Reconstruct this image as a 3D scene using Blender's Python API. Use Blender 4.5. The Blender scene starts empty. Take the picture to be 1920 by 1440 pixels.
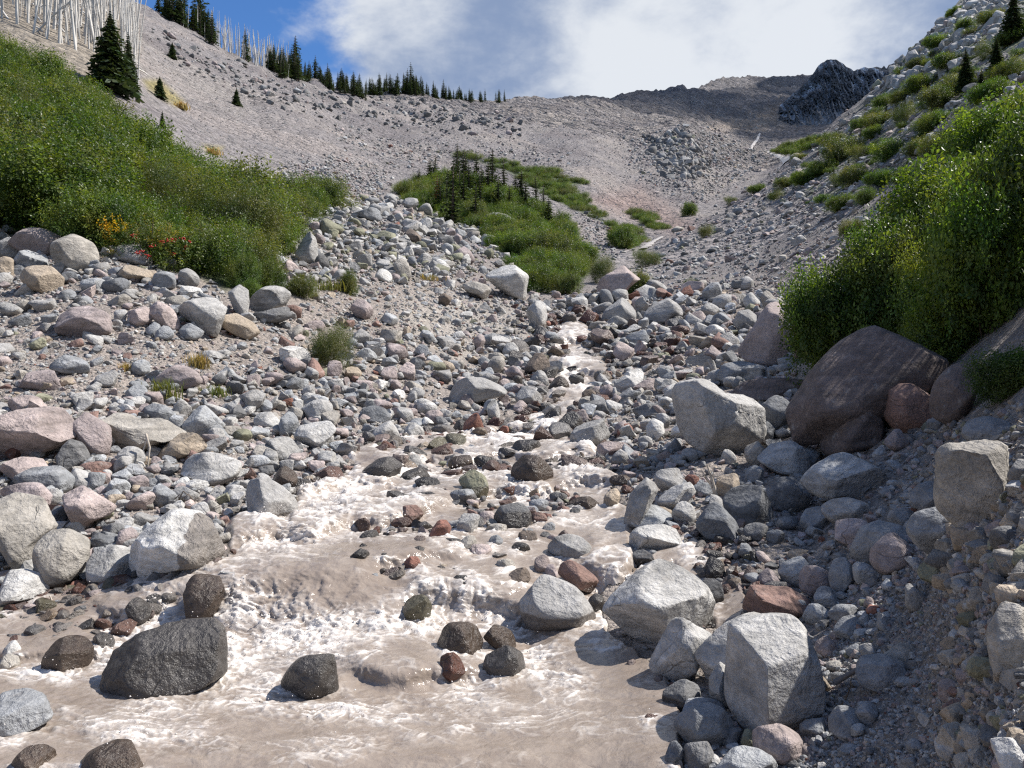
import bpy, bmesh, math, random
import numpy as np
from mathutils import Vector, Matrix, Euler

random.seed(7)
RNG = np.random.default_rng(11)
scene = bpy.context.scene
COL = scene.collection

# ------------------------------------------------------------------ camera, sky, sun, exposure
EYE = 1.75                      # eye height above the lowest pool
FPX = 1450.0                    # focal length in pixels of a 1920 wide frame
cam_d = bpy.data.cameras.new('camera')
cam = bpy.data.objects.new('camera', cam_d)
COL.objects.link(cam)
cam.location = (0, 0, EYE)
cam.rotation_euler = (math.radians(90), 0, 0)
cam_d.sensor_width = 36.0
cam_d.lens = FPX / 1920 * 36.0
cam_d.clip_start = 0.05
cam_d.clip_end = 12000
scene.camera = cam

SUN_DIR = Vector((0.69, 0.13, 0.85)).normalized()      # towards the sun
sun_el = math.asin(SUN_DIR.z)
sun_az = math.atan2(SUN_DIR.x, SUN_DIR.y)
sd = bpy.data.lights.new('sun', 'SUN')
sd.energy = 5.0
sd.angle = math.radians(0.53)
sd.color = (1.0, 0.955, 0.89)
sun = bpy.data.objects.new('sun', sd)
COL.objects.link(sun)
sun.rotation_euler = (-SUN_DIR).to_track_quat('-Z', 'Y').to_euler()
sun.location = (60, 20, 80)

scene.cycles.use_denoising = False
scene.cycles.sample_clamp_direct = 12.0
scene.cycles.sample_clamp_indirect = 4.0
scene.cycles.filter_width = 1.25
scene.view_settings.view_transform = 'Standard'
scene.view_settings.look = 'None'
scene.view_settings.exposure = 0.56
scene.view_settings.gamma = 1.0
scene.view_settings.use_curve_mapping = False


class NT:
    """small helper around a node tree"""
    def __init__(self, tree):
        self.t = tree
        self.t.nodes.clear()

    def n(self, kind, **kw):
        nd = self.t.nodes.new(kind)
        for k, v in kw.items():
            if k == 'ins':
                for i, x in v.items():
                    if isinstance(x, bpy.types.NodeSocket):
                        self.t.links.new(x, nd.inputs[i])
                    else:
                        nd.inputs[i].default_value = x
            else:
                setattr(nd, k, v)
        return nd

    def math(self, op, a, b=0.0, c=None, clamp=False):
        nd = self.n('ShaderNodeMath', operation=op, use_clamp=clamp)
        for i, x in enumerate((a, b) if c is None else (a, b, c)):
            if isinstance(x, bpy.types.NodeSocket):
                self.t.links.new(x, nd.inputs[i])
            else:
                nd.inputs[i].default_value = x
        return nd.outputs[0]

    def vmath(self, op, a, b=(0, 0, 0)):
        nd = self.n('ShaderNodeVectorMath', operation=op)
        for i, x in enumerate((a, b)):
            if isinstance(x, bpy.types.NodeSocket):
                self.t.links.new(x, nd.inputs[i])
            else:
                nd.inputs[i].default_value = x
        return nd

    def remap(self, x, a, b, c=0.0, d=1.0, smooth=False):
        nd = self.n('ShaderNodeMapRange', interpolation_type='SMOOTHSTEP' if smooth else 'LINEAR')
        self.t.links.new(x, nd.inputs[0])
        for i, v in enumerate((a, b, c, d)):
            nd.inputs[i + 1].default_value = v
        return nd.outputs[0]

    def mix(self, fac, a, b, blend='MIX'):
        nd = self.n('ShaderNodeMix', data_type='RGBA', blend_type=blend)
        for i, x in ((0, fac), (6, a), (7, b)):
            if isinstance(x, bpy.types.NodeSocket):
                self.t.links.new(x, nd.inputs[i])
            else:
                nd.inputs[i].default_value = x if i == 0 or len(x) == 4 else (*x, 1)
        return nd.outputs[2]

    def noise(self, vec, scale, detail=4, rough=0.55, dist=0.0):
        nd = self.n('ShaderNodeTexNoise')
        if vec is not None:
            self.t.links.new(vec, nd.inputs['Vector'])
        nd.inputs['Scale'].default_value = scale
        nd.inputs['Detail'].default_value = detail
        nd.inputs['Roughness'].default_value = rough
        nd.inputs['Distortion'].default_value = dist
        return nd.outputs[0]


world = bpy.data.worlds.new('World')
scene.world = world
world.use_nodes = True
w = NT(world.node_tree)
geo = w.n('ShaderNodeTexCoord').outputs['Generated']
sky = w.n('ShaderNodeTexSky', sky_type='NISHITA', sun_disc=False, sun_elevation=sun_el, sun_rotation=sun_az,
          altitude=1500.0, air_density=1.0, dust_density=0.4, ozone_density=2.0)
sep = w.n('ShaderNodeSeparateXYZ', ins={0: geo})
zz = w.math('ADD', w.math('MAXIMUM', sep.outputs[2], 0.0), 0.32)
pl = w.n('ShaderNodeCombineXYZ', ins={0: w.math('DIVIDE', sep.outputs[0], zz), 1: w.math('DIVIDE', sep.outputs[1], zz), 2: 0.35})
n1 = w.noise(pl.outputs[0], 1.9, 7, 0.58, 0.1)
n2 = w.noise(pl.outputs[0], 1.05, 4, 0.5, 0.3)
n3 = w.noise(pl.outputs[0], 4.6, 7, 0.58, 0.15)


def dirdot(px, row):
    v = Vector(((px - 960) / FPX, 1.0, (720 - row) / FPX)).normalized()
    return w.vmath('DOT_PRODUCT', geo, tuple(v)).outputs['Value']


# the clear blue gap over the ridge of dead trees, and the thick cloud bank up the valley
gap = w.remap(dirdot(370, 30), math.cos(math.radians(13.5)), math.cos(math.radians(2)), 0, 1)
bank = w.remap(dirdot(1180, 40), math.cos(math.radians(34)), math.cos(math.radians(6)), 0, 1)
cov = w.math('ADD', n1, w.math('MULTIPLY', gap, -0.46))
cov = w.math('ADD', cov, w.math('MULTIPLY', bank, 0.30))
cov = w.math('ADD', cov, w.math('MULTIPLY', w.math('SUBTRACT', n3, 0.5), 0.55))
cover = w.remap(cov, 0.40, 0.60, 0, 1, True)
bright = w.remap(dirdot(1340, 50), math.cos(math.radians(14)), math.cos(math.radians(1)), 0, 0.34)
bright2 = w.remap(dirdot(640, 60), math.cos(math.radians(9)), math.cos(math.radians(1)), 0, 0.26)
lum = w.math('ADD', w.math('ADD', w.math('MULTIPLY', n2, 0.9), w.math('MULTIPLY', n3, 1.25)), w.math('ADD', bright, bright2))
lumf = w.remap(lum, 0.98, 1.50, 0, 1, True)
cl = w.mix(lumf, (1.8, 2.35, 3.5), (5.6, 5.8, 6.0))
skyc = w.mix(1.0, sky.outputs[0], (0.56, 0.86, 1.18, 1), 'MULTIPLY')
cover = w.math('MULTIPLY', cover, w.remap(sep.outputs[2], -0.05, 0.02, 0, 0.93))
mixc = w.mix(cover, skyc, cl)
bg = w.n('ShaderNodeBackground', ins={0: mixc, 1: 0.10})
w.n('ShaderNodeOutputWorld', ins={0: bg.outputs[0]})


# ------------------------------------------------------------------ noise and small helpers
def _hash(ix, iy, iz, seed):
    h = (ix * 374761393 + iy * 668265263 + iz * 2147483647 + seed * 974634777) & 0xffffffff
    h = ((h ^ (h >> 13)) * 1274126177) & 0xffffffff
    h = ((h ^ (h >> 16)) * 2246822519) & 0xffffffff
    return (h ^ (h >> 15)) & 0xffffffff


def vnoise(p, seed=0):
    """gradient noise of (N,3) points, about -1..1"""
    p = np.asarray(p, dtype=np.float64)
    i = np.floor(p).astype(np.int64)
    f = p - i
    u = f * f * f * (f * (f * 6 - 15) + 10)
    out = np.zeros(len(p))
    for dx in (0, 1):
        wx = u[:, 0] if dx else 1 - u[:, 0]
        for dy in (0, 1):
            wy = u[:, 1] if dy else 1 - u[:, 1]
            for dz in (0, 1):
                wz = u[:, 2] if dz else 1 - u[:, 2]
                h = _hash(i[:, 0] + dx, i[:, 1] + dy, i[:, 2] + dz, seed)
                gx = (h & 1023) / 511.5 - 1
                gy = ((h >> 10) & 1023) / 511.5 - 1
                gz = ((h >> 20) & 1023) / 511.5 - 1
                out += wx * wy * wz * (gx * (f[:, 0] - dx) + gy * (f[:, 1] - dy) + gz * (f[:, 2] - dz))
    return out * 1.3


def fbm(p, octv=4, seed=0, gain=0.5, lac=2.03):
    p = np.asarray(p, dtype=np.float64)
    s, a = np.zeros(len(p)), 1.0
    for k in range(octv):
        s += a * vnoise(p, seed + k * 17)
        p = p * lac
        a *= gain
    return s


def p3(x, y, z=0.0):
    x = np.asarray(x, dtype=np.float64).ravel()
    return np.stack([x, np.asarray(y, dtype=np.float64).ravel(), np.broadcast_to(z, x.shape).astype(np.float64).ravel()], 1)


def sstep(a, b, x):
    t = np.clip((x - a) / (b - a), 0, 1)
    return t * t * (3 - 2 * t)


def mesh_np(name, v, f, smooth=True, attrs=None, mat=None):
    """mesh from numpy verts and faces (all tris or all quads); attrs: name -> (N,) floats or (N,3) colours"""
    v = np.ascontiguousarray(v, dtype=np.float32)
    f = np.ascontiguousarray(f, dtype=np.int32)
    m = bpy.data.meshes.new(name)
    k = f.shape[1]
    m.vertices.add(len(v))
    m.vertices.foreach_set('co', v.ravel())
    m.loops.add(f.size)
    m.loops.foreach_set('vertex_index', f.ravel())
    m.polygons.add(len(f))
    m.polygons.foreach_set('loop_start', np.arange(0, f.size, k, dtype=np.int32))
    m.polygons.foreach_set('use_smooth', np.full(len(f), smooth))
    m.update(calc_edges=True)
    set_attrs(m, attrs)
    if mat is not None:
        m.materials.append(mat)
    return m


def set_attrs(m, attrs):
    for k, a in (attrs or {}).items():
        a = np.asarray(a)
        if a.ndim == 1 and a.dtype.kind == 'i':
            at = m.attributes.new(k, 'INT', 'POINT')
            at.data.foreach_set('value', a.astype(np.int32))
        elif a.ndim == 1:
            at = m.attributes.new(k, 'FLOAT', 'POINT')
            at.data.foreach_set('value', a.astype(np.float32))
        elif k in ('rot', 'scl'):
            at = m.attributes.new(k, 'FLOAT_VECTOR', 'POINT')
            at.data.foreach_set('vector', a.astype(np.float32).ravel())
        else:
            c = np.ones((len(a), 4), dtype=np.float32)
            c[:, :3] = a
            at = m.attributes.new(k, 'FLOAT_COLOR', 'POINT')
            at.data.foreach_set('color', c.ravel())


def link(name, mesh, parent=None, loc=None):
    o = bpy.data.objects.new(name, mesh)
    COL.objects.link(o)
    if parent is not None:
        o.parent = parent
    if loc is not None:
        o.location = loc
    return o


def tag(o, label=None, cat=None, group=None, kind=None):
    if label:
        o['label'] = label
    if cat:
        o['category'] = cat
    if group:
        o['group'] = group
    if kind:
        o['kind'] = kind
    return o


def grid_faces(nr, nc):
    a = np.arange(nr * nc).reshape(nr, nc)
    return np.stack([a[:-1, :-1], a[:-1, 1:], a[1:, 1:], a[1:, :-1]], -1).reshape(-1, 4)


def in_poly(px, py, poly):
    inside = np.zeros(px.shape, dtype=bool)
    n = len(poly)
    for i in range(n):
        x1, y1 = poly[i]
        x2, y2 = poly[(i + 1) % n]
        if y1 == y2:
            continue
        c = ((y1 > py) != (y2 > py)) & (px < (x2 - x1) * (py - y1) / (y2 - y1) + x1)
        inside ^= c
    return inside


def poly_sd(px, py, poly):
    """signed distance to a polygon, positive inside"""
    d = np.full(px.shape, 1e9)
    n = len(poly)
    for i in range(n):
        x1, y1 = poly[i]
        x2, y2 = poly[(i + 1) % n]
        dx, dy = x2 - x1, y2 - y1
        t = np.clip(((px - x1) * dx + (py - y1) * dy) / (dx * dx + dy * dy + 1e-9), 0, 1)
        d = np.minimum(d, np.hypot(px - x1 - t * dx, py - y1 - t * dy))
    return np.where(in_poly(px, py, poly), d, -d)
# ------------------------------------------------------------------ terrain
# The valley as a survey: along bearings from the viewpoint (given as image columns) the height of the ground at each
# distance, noted as the sight-line row; row = 720 - FPX * (z - EYE) / distance.
SURVEY = {
    -2600: [(2532, 1.2), (1445, 2), (357, 4), (-186, 8), (-633, 30), (-585, 100), (-92, 250), (400, 700), (650, 2600)],
    -900: [(2774, 1.2), (1600, 2.7), (1050, 4.4), (600, 7), (420, 11), (250, 20), (30, 40), (-200, 80), (-300, 140), (0, 300), (400, 900), (650, 2600)],
    -300: [(2834, 1.2), (1500, 3.3), (1120, 4.8), (780, 8), (560, 12), (410, 16), (250, 30), (70, 50), (-60, 75), (-190, 130), (-120, 250), (350, 800), (650, 2600)],
    0: [(2834, 1.2), (1440, 3.5), (1250, 4.8), (1150, 5.5), (1090, 6.0), (1000, 6.7), (880, 8), (800, 9), (700, 11), (600, 13.5), (500, 16.5), (455, 18),
        (330, 28), (210, 42), (120, 58), (20, 76), (-100, 130), (-60, 250), (350, 800), (650, 2600)],
    150: [(2834, 1.2), (1440, 3.5), (1250, 4.8), (1160, 5.4), (1100, 5.9), (1000, 6.7), (880, 8.2), (800, 9.2), (700, 11.2), (600, 13.5), (520, 15.8), (455, 17.6),
          (340, 28), (240, 42), (165, 58), (70, 80), (-40, 135), (-20, 220), (350, 800), (650, 2600)],
    300: [(2834, 1.2), (1440, 3.5), (1255, 4.8), (1175, 5.3), (1090, 5.75), (1000, 6.8), (900, 8.3), (800, 10.0), (700, 12), (600, 14), (530, 16), (490, 18),
          (400, 28), (310, 45), (240, 60), (180, 85), (110, 130), (50, 180), (25, 215), (90, 300), (380, 800), (650, 2600)],
    450: [(2834, 1.2), (1440, 3.5), (1255, 4.8), (1195, 5.25), (1075, 5.65), (1030, 6.2), (960, 7.5), (880, 9.0), (800, 10.8), (700, 13), (600, 15.3), (545, 17),
          (480, 22), (410, 33), (340, 54), (260, 85), (190, 125), (140, 175), (108, 230), (170, 330), (400, 800), (650, 2600)],
    600: [(2834, 1.2), (1440, 3.5), (1310, 4.35), (1240, 4.75), (1200, 5.2), (1070, 5.7), (1030, 6.2), (960, 7.5), (900, 9.0), (850, 10.2), (800, 11.5), (700, 14.3),
          (600, 18), (550, 20.5), (500, 25), (440, 32), (400, 37), (378, 44), (348, 68), (260, 112), (200, 175), (155, 270), (210, 380), (420, 900), (650, 2600)],
    750: [(2834, 1.2), (1440, 3.5), (1320, 4.3), (1240, 4.7), (1190, 5.2), (1090, 5.75), (1040, 6.2), (960, 7.6), (900, 9.2), (850, 10.8), (810, 12.2), (740, 14.6), (680, 17),
          (600, 20.5), (535, 26), (460, 34), (415, 41), (398, 47), (402, 60), (370, 82), (330, 112), (290, 150), (230, 225), (192, 300), (172, 350), (215, 480), (420, 1000), (650, 2600)],
    900: [(2834, 1.2), (1440, 3.5), (1250, 4.8), (1190, 5.3), (1110, 5.7), (1050, 6.3), (980, 7.3), (900, 9.3), (850, 11.0), (800, 13.4), (740, 16.6), (680, 20.2), (620, 24),
          (560, 29), (505, 35), (462, 41), (470, 50), (455, 62), (400, 86), (345, 115), (300, 152), (250, 230), (207, 330), (188, 400), (225, 520), (420, 1100), (650, 2600)],
    1000: [(2834, 1.2), (1440, 3.5), (1250, 4.8), (1180, 5.3), (1110, 5.8), (1050, 6.4), (980, 7.3), (900, 9.2), (850, 11.0), (800, 13.2), (740, 16.8), (680, 20.6), (620, 24.8),
           (585, 28), (555, 32), (540, 38), (500, 48), (460, 64), (400, 92), (345, 125), (310, 170), (255, 260), (212, 360), (178, 450), (215, 600), (420, 1200), (650, 2600)],
    1100: [(2834, 1.2), (1440, 3.5), (1270, 4.6), (1190, 5.2), (1120, 5.8), (1050, 6.5), (980, 7.5), (900, 9.0), (850, 10.7), (800, 12.8), (740, 16.5), (680, 20.4), (620, 25.3),
           (590, 28), (560, 32), (535, 38), (500, 50), (450, 74), (400, 100), (350, 145), (300, 200), (250, 300), (215, 400), (180, 520), (200, 700), (420, 1300), (650, 2600)],
    1200: [(2834, 1.2), (1440, 3.4), (1270, 4.5), (1190, 5.1), (1110, 5.8), (1040, 6.5), (980, 7.3), (900, 8.7), (850, 10.0), (800, 12.0), (740, 15.5), (680, 19.5), (620, 24.5),
           (580, 29), (550, 35), (520, 42), (480, 60), (450, 80), (420, 108), (380, 150), (330, 210), (280, 290), (236, 370), (225, 460), (200, 560), (170, 720), (230, 950), (450, 1700), (650, 2600)],
    1280: [(2834, 1.2), (1440, 3.35), (1270, 4.4), (1190, 5.0), (1110, 5.8), (1040, 6.4), (980, 7.1), (900, 8.3), (850, 9.6), (800, 11.4), (740, 14.7), (680, 18.6), (620, 23.4),
           (580, 28), (545, 34), (510, 42), (470, 54), (445, 66), (425, 90), (390, 140), (330, 210), (280, 285), (235, 345), (226, 375), (240, 430), (215, 560), (185, 700), (155, 840), (200, 1000), (450, 1800), (650, 2600)],
    1350: [(2834, 1.2), (1440, 3.3), (1270, 4.3), (1190, 4.9), (1110, 5.7), (1040, 6.3), (980, 7.0), (900, 8.1), (850, 9.3), (800, 11.0), (740, 14), (680, 18), (620, 22.7),
           (580, 27), (540, 34), (500, 42), (460, 52), (420, 66), (400, 76), (405, 120), (370, 200), (320, 290), (275, 370), (248, 420), (262, 480), (235, 600), (200, 750), (145, 1000), (190, 1200), (450, 1900), (650, 2600)],
    1425: [(2834, 1.2), (1440, 3.25), (1270, 4.25), (1190, 4.75), (1110, 5.4), (1040, 6.1), (980, 6.8), (900, 8.0), (850, 9.1), (800, 10.6), (740, 13), (680, 16.5), (620, 21),
           (580, 25), (540, 31), (490, 39), (440, 50), (400, 62), (365, 78), (345, 92), (350, 150), (345, 220), (322, 300), (290, 400), (268, 500), (252, 600), (205, 760), (140, 1010), (190, 1250), (450, 1900), (650, 2600)],
    1500: [(2834, 1.2), (1440, 3.2), (1350, 3.6), (1260, 4.2), (1150, 5.0), (1050, 6.0), (950, 7.2), (850, 8.8), (780, 10.3), (720, 12), (660, 14.5), (600, 18), (540, 24), (480, 33),
           (430, 42), (380, 55), (340, 70), (305, 90), (286, 112), (300, 180), (290, 260), (270, 400), (250, 560), (232, 720), (180, 850), (137, 1050), (200, 1300), (450, 1900), (650, 2600)],
    1575: [(2834, 1.15), (1440, 3.05), (1350, 3.45), (1260, 3.95), (1150, 4.7), (1050, 5.5), (950, 6.6), (870, 7.9), (800, 9.2), (720, 10.8), (650, 12.8), (580, 16), (510, 23), (440, 31),
           (385, 41), (330, 55), (285, 72), (250, 94), (222, 120), (240, 200), (245, 400), (240, 560), (225, 720), (180, 860), (150, 1050), (200, 1300), (450, 1900), (650, 2600)],
    1650: [(2800, 1.1), (1440, 2.9), (1350, 3.2), (1250, 3.7), (1150, 4.3), (1050, 5.0), (950, 6.0), (870, 7.2), (800, 8.3), (720, 9.7), (650, 11.3), (560, 15), (480, 21), (420, 28),
           (350, 38), (290, 51), (240, 68), (200, 92), (165, 120), (160, 136), (190, 300), (200, 600), (150, 850), (130, 1100), (200, 1400), (450, 1900), (650, 2600)],
    1725: [(2600, 1.1), (1440, 2.7), (1350, 3.0), (1250, 3.4), (1150, 3.9), (1050, 4.5), (950, 5.4), (870, 6.4), (800, 7.6), (720, 9.1), (650, 10.5), (560, 13.5), (460, 18.5), (380, 26),
           (300, 35), (235, 46), (185, 64), (135, 90), (88, 125), (85, 145), (150, 300), (180, 700), (118, 1100), (200, 1400), (450, 1900), (650, 2600)],
    1800: [(2450, 1.1), (1440, 2.4), (1300, 2.75), (1150, 3.2), (1040, 3.7), (950, 4.4), (880, 5.2), (810, 6.2), (750, 7.3), (650, 9.0), (560, 11.5), (450, 16), (350, 22), (250, 31),
           (180, 43), (120, 60), (60, 88), (18, 130), (10, 160), (120, 400), (200, 1100), (450, 1900), (650, 2600)],
    1920: [(2000, 1.15), (1440, 2.0), (1250, 2.35), (1060, 2.7), (930, 3.2), (850, 3.9), (780, 4.9), (690, 6.2), (560, 8.5), (430, 12), (310, 18), (190, 28), (90, 44), (20, 70), (-45, 110),
           (-80, 170), (50, 400), (250, 1300), (650, 2600)],
    2300: [(1950, 1.2), (1250, 1.95), (830, 2.4), (600, 2.9), (440, 3.8), (300, 6), (90, 10), (-60, 20), (-170, 45), (-260, 110), (-150, 250), (250, 1300), (650, 2600)],
    3000: [(1700, 1.2), (880, 1.6), (420, 2), (90, 3), (-230, 5), (-400, 10), (-520, 30), (-600, 100), (-266, 250), (300, 1300), (650, 2600)],
    4600: [(-100, 1.2), (-800, 2), (-1250, 5), (-1400, 30), (-1000, 100), (-440, 250), (300, 1300), (650, 2600)],
}
S_BREAK = [1.2, 3.0, 32.0, 160.0, 2600.0]
S_COUNT = [26, 330, 170, 170]
SG = np.concatenate([np.linspace(math.log(a), math.log(b), n, endpoint=False) for a, b, n in zip(S_BREAK[:-1], S_BREAK[1:], S_COUNT)] + [[math.log(2600.0)]])
PXG = np.concatenate([np.linspace(-2600, -120, 34, endpoint=False), np.linspace(-120, 2040, 480, endpoint=False), np.linspace(2040, 4600, 40)])
DG = np.exp(SG)
_pxs = np.array(sorted(SURVEY))
_sf = np.linspace(math.log(1.2), math.log(2600), 1600)
_cols = []
for _p in _pxs:
    _r = np.array([a for a, b in SURVEY[_p]], float)
    _d = np.log([b for a, b in SURVEY[_p]])
    _v = np.interp(_sf, _d, _r)
    _k = np.exp(-0.5 * (np.arange(-9, 10) / 3.2) ** 2)
    _k /= _k.sum()
    _cols.append(np.convolve(np.pad(_v, 9, mode='edge'), _k, mode='valid'))
_cols = np.array(_cols)                                     # (columns, s)


def _hermite(x, xs, ys):
    """monotone-ish cubic through ys at xs along axis 0"""
    i = np.clip(np.searchsorted(xs, x) - 1, 0, len(xs) - 2)
    h = (xs[i + 1] - xs[i])[:, None]
    t = ((x - xs[i])[:, None]) / h
    sl = np.diff(ys, axis=0) / np.diff(xs)[:, None]
    m = np.zeros_like(ys)
    m[1:-1] = np.where(sl[1:] * sl[:-1] > 0, 2 * sl[1:] * sl[:-1] / (sl[1:] + sl[:-1] + 1e-12), 0)
    m[0], m[-1] = sl[0], sl[-1]
    a, b = ys[i], ys[i + 1]
    return (2 * t**3 - 3 * t**2 + 1) * a + (t**3 - 2 * t**2 + t) * h * m[i] + (-2 * t**3 + 3 * t**2) * b + (t**3 - t**2) * h * m[i + 1]


_fine = _hermite(PXG.astype(float), _pxs.astype(float), _cols)           # (px, fine s)
_ii = np.clip((SG - _sf[0]) / (_sf[1] - _sf[0]), 0, len(_sf) - 1.001)
_i0 = _ii.astype(int)
_ft = _ii - _i0
ROW0 = (_fine[:, _i0] * (1 - _ft) + _fine[:, _i0 + 1] * _ft).T           # (s, px): smooth survey rows
UG = (PXG - 960) / FPX
GX = DG[:, None] * UG[None, :]
GY = np.repeat(DG[:, None], len(UG), 1)
GZ0 = EYE + DG[:, None] * (720 - ROW0) / FPX

# water outline (image columns and rows of its edge as surveyed)
STREAM = [(-640, 1480), (-640, 1130), (-20, 1118), (70, 1120), (170, 1100), (250, 1090), (335, 1068), (425, 1050), (428, 985), (455, 962), (540, 978), (558, 918),
          (612, 900), (636, 905), (668, 872), (652, 852), (690, 836), (790, 816), (900, 800), (962, 786), (1008, 762), (1024, 738), (1046, 700), (1022, 682), (1040, 648),
          (1058, 612), (1066, 596), (1094, 594), (1108, 630), (1138, 688), (1122, 720), (1084, 746), (1056, 786), (1110, 826), (1122, 872), (1158, 892),
          (1150, 930), (1182, 962), (1180, 1000), (1190, 1050), (1124, 1112), (1140, 1190), (1222, 1240), (1262, 1300), (1282, 1360), (1275, 1420), (1290, 1480)]
CREEK = [(1190, 1075), (1262, 1010), (1290, 1000), (1330, 1030), (1372, 1072), (1402, 1120), (1395, 1172), (1340, 1180), (1300, 1110), (1262, 1062), (1215, 1110)]
near = (DG < 60)
SDW = np.full(ROW0.shape, -999.0)
_P = np.repeat(PXG[None, :], len(DG), 0)
SDW[near] = np.maximum(poly_sd(_P[near], ROW0[near], STREAM), poly_sd(_P[near], ROW0[near], CREEK))
SDW[near] += (9.0 * fbm(p3(_P[near] * 0.022, ROW0[near] * 0.035), 3, 555)).reshape(_P[near].shape)
PXM = _P

# relief: gravel lumps close by, gullies and rubble swells far up the valley
_q = p3(GX, GY)
d_ = GY.ravel()
rel = 0.028 * fbm(_q * 1.6, 4, 3) * np.clip(d_ / 6, 0.5, 3.0)
rel += 0.0035 * d_ * fbm(_q * np.array([0.22, 0.22, 1]), 3, 8) * sstep(14, 40, d_)
rel += 0.0028 * d_ * fbm(_q * np.array([0.05, 0.05, 1]), 5, 21, 0.6) * sstep(60, 150, d_)
rel += 0.0045 * d_ * fbm(_q * np.array([0.013, 0.013, 1]), 5, 31, 0.6) * sstep(200, 420, d_)
rel += 0.015 * d_ * (0.25 - np.abs(fbm(np.stack([_q[:, 0] * 0.05 + _q[:, 1] * 0.02, _q[:, 1] * 0.012, 0 * d_], 1), 4, 36, 0.55))) * sstep(75, 130, d_) * sstep(420, 250, d_)
_u = GX.ravel() / d_
_rib = 1 - np.abs(fbm(np.stack([_u * 55, np.log(d_) * 1.4, 0 * d_], 1), 4, 44, 0.6))
rel += 0.004 * d_ * (_rib - 0.7) * sstep(330, 500, d_)
# broken crags of the slope above the bank
_cr = sstep(40, 75, d_) * sstep(1500, 1680, PXM.ravel()) * sstep(230, 120, ROW0.ravel() - 0.0 * d_)
rel += 0.020 * d_ * (1 - np.abs(fbm(_q * np.array([0.16, 0.16, 1]), 5, 77, 0.62)) - 0.75) * _cr
# the dirt cut of the near bank
_bk = sstep(1690, 1830, PXM.ravel()) * sstep(6.5, 4.5, d_) * (d_ > 1.5)
_qz = p3(GX, GY, GZ0.ravel())
rel += _bk * 0.45 * (0.13 * fbm(_qz * np.array([2.6, 2.6, 3.4]), 5, 61, 0.62) + 0.05 * (0.4 - np.abs(fbm(_qz * 7.0, 4, 63, 0.6))))
rel = rel.reshape(GX.shape)
bed = np.clip(SDW / 16.0, 0, 1) * np.clip(0.034 * GY, 0.14, 0.50)
rel *= np.where(SDW > -4, 0.5, 1)
GZ = GZ0 + rel - bed


def ground_z(px, d, grid=None):
    """bilinear height of the ground at bearing px (image column) and distance d"""
    g = GZ if grid is None else grid
    px = np.atleast_1d(np.asarray(px, float))
    s = np.log(np.atleast_1d(np.asarray(d, float)))
    j = np.clip(np.searchsorted(PXG, px) - 1, 0, len(PXG) - 2)
    i = np.clip(np.searchsorted(SG, s) - 1, 0, len(SG) - 2)
    a = np.clip((px - PXG[j]) / (PXG[j + 1] - PXG[j]), 0, 1)
    b = np.clip((s - SG[i]) / (SG[i + 1] - SG[i]), 0, 1)
    return (g[i, j] * (1 - a) + g[i, j + 1] * a) * (1 - b) + (g[i + 1, j] * (1 - a) + g[i + 1, j + 1] * a) * b


_fd = np.exp(np.linspace(math.log(1.25), math.log(1500), 2600))


def dist_at(px, row, dmin=1.25, grid=None):
    """distance at which the sight line through (px,row) first meets the ground"""
    z = ground_z(np.full(_fd.shape, px), _fd, grid)
    r = 720 - FPX * (z - EYE) / _fd
    k = np.nonzero((r <= row) & (_fd >= dmin))[0]
    return float(_fd[k[0]]) if len(k) else None


def world_at(px, d, z=None):
    return Vector(((px - 960) / FPX * d, d, float(ground_z(px, d)[0]) if z is None else z))


def zone(px, row, poly, soft):
    return sstep(-soft, soft, poly_sd(px, row, poly))


# ---- what the ground is made of, per vertex: grey scree, tan dirt, red cinder, dark basalt, green cover, some painted sun and shade
C_SCREE = np.array([0.232, 0.212, 0.208])
C_DIRT = np.array([0.355, 0.305, 0.265])
C_PALE = np.array([0.40, 0.36, 0.32])
C_RED = np.array([0.32, 0.215, 0.18])
C_DARK = np.array([0.135, 0.128, 0.132])
C_GREEN = np.array([0.050, 0.072, 0.022])
C_DRY = np.array([0.26, 0.22, 0.09])
rowN = (720 - FPX * (GZ - EYE) / GY)
PX, RW = PXM.ravel(), rowN.ravel()
tint = np.repeat(C_SCREE[None, :], PX.size, 0)


def paint(mask, col):
    global tint
    m = mask[:, None]
    tint = tint * (1 - m) + np.asarray(col)[None, :] * m


nz = fbm(_q * np.array([0.5, 0.5, 1]), 3, 91)
nzf = fbm(_q * np.array([0.03, 0.03, 1]), 4, 92)
paint(sstep(45, 25, d_) * (0.75 + 0.2 * nz), C_DIRT)
paint(sstep(1450, 1600, PX) * sstep(9, 6, d_), np.array([0.235, 0.215, 0.20]))
paint(zone(PX, RW, [(760, 560), (960, 560), (1060, 620), (1000, 660), (860, 680), (740, 620)], 30) * (d_ < 40), C_PALE)
far = d_ > 60
_band = fbm(np.stack([_q[:, 0] * 0.012 + _q[:, 1] * 0.02, _q[:, 0] * 0.045 - _q[:, 1] * 0.03, 0 * d_], 1), 4, 97)
paint(far * sstep(-0.1, 0.5, nzf) * 0.40, C_PALE * 0.78)
paint(far * sstep(0.0, 0.4, _band) * 0.60, np.array([0.150, 0.132, 0.136]))
paint(far * sstep(0.05, 0.45, -_band) * 0.42, np.array([0.315, 0.27, 0.245]))
paint(far * sstep(0.1, 0.6, -nzf) * 0.35, C_DARK * 1.5)
paint(zone(PX, RW, [(1100, 375), (1200, 350), (1300, 420), (1270, 440), (1160, 400)], 25) * far * 0.55, C_RED)
paint(zone(PX, RW, [(1420, 215), (1470, 180), (1500, 195), (1470, 235), (1420, 245), (1330, 240)], 14) * far * 0.7, np.array([0.46, 0.37, 0.29]))  # sunlit patch on the ridge flank, painted into the ground colour
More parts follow.
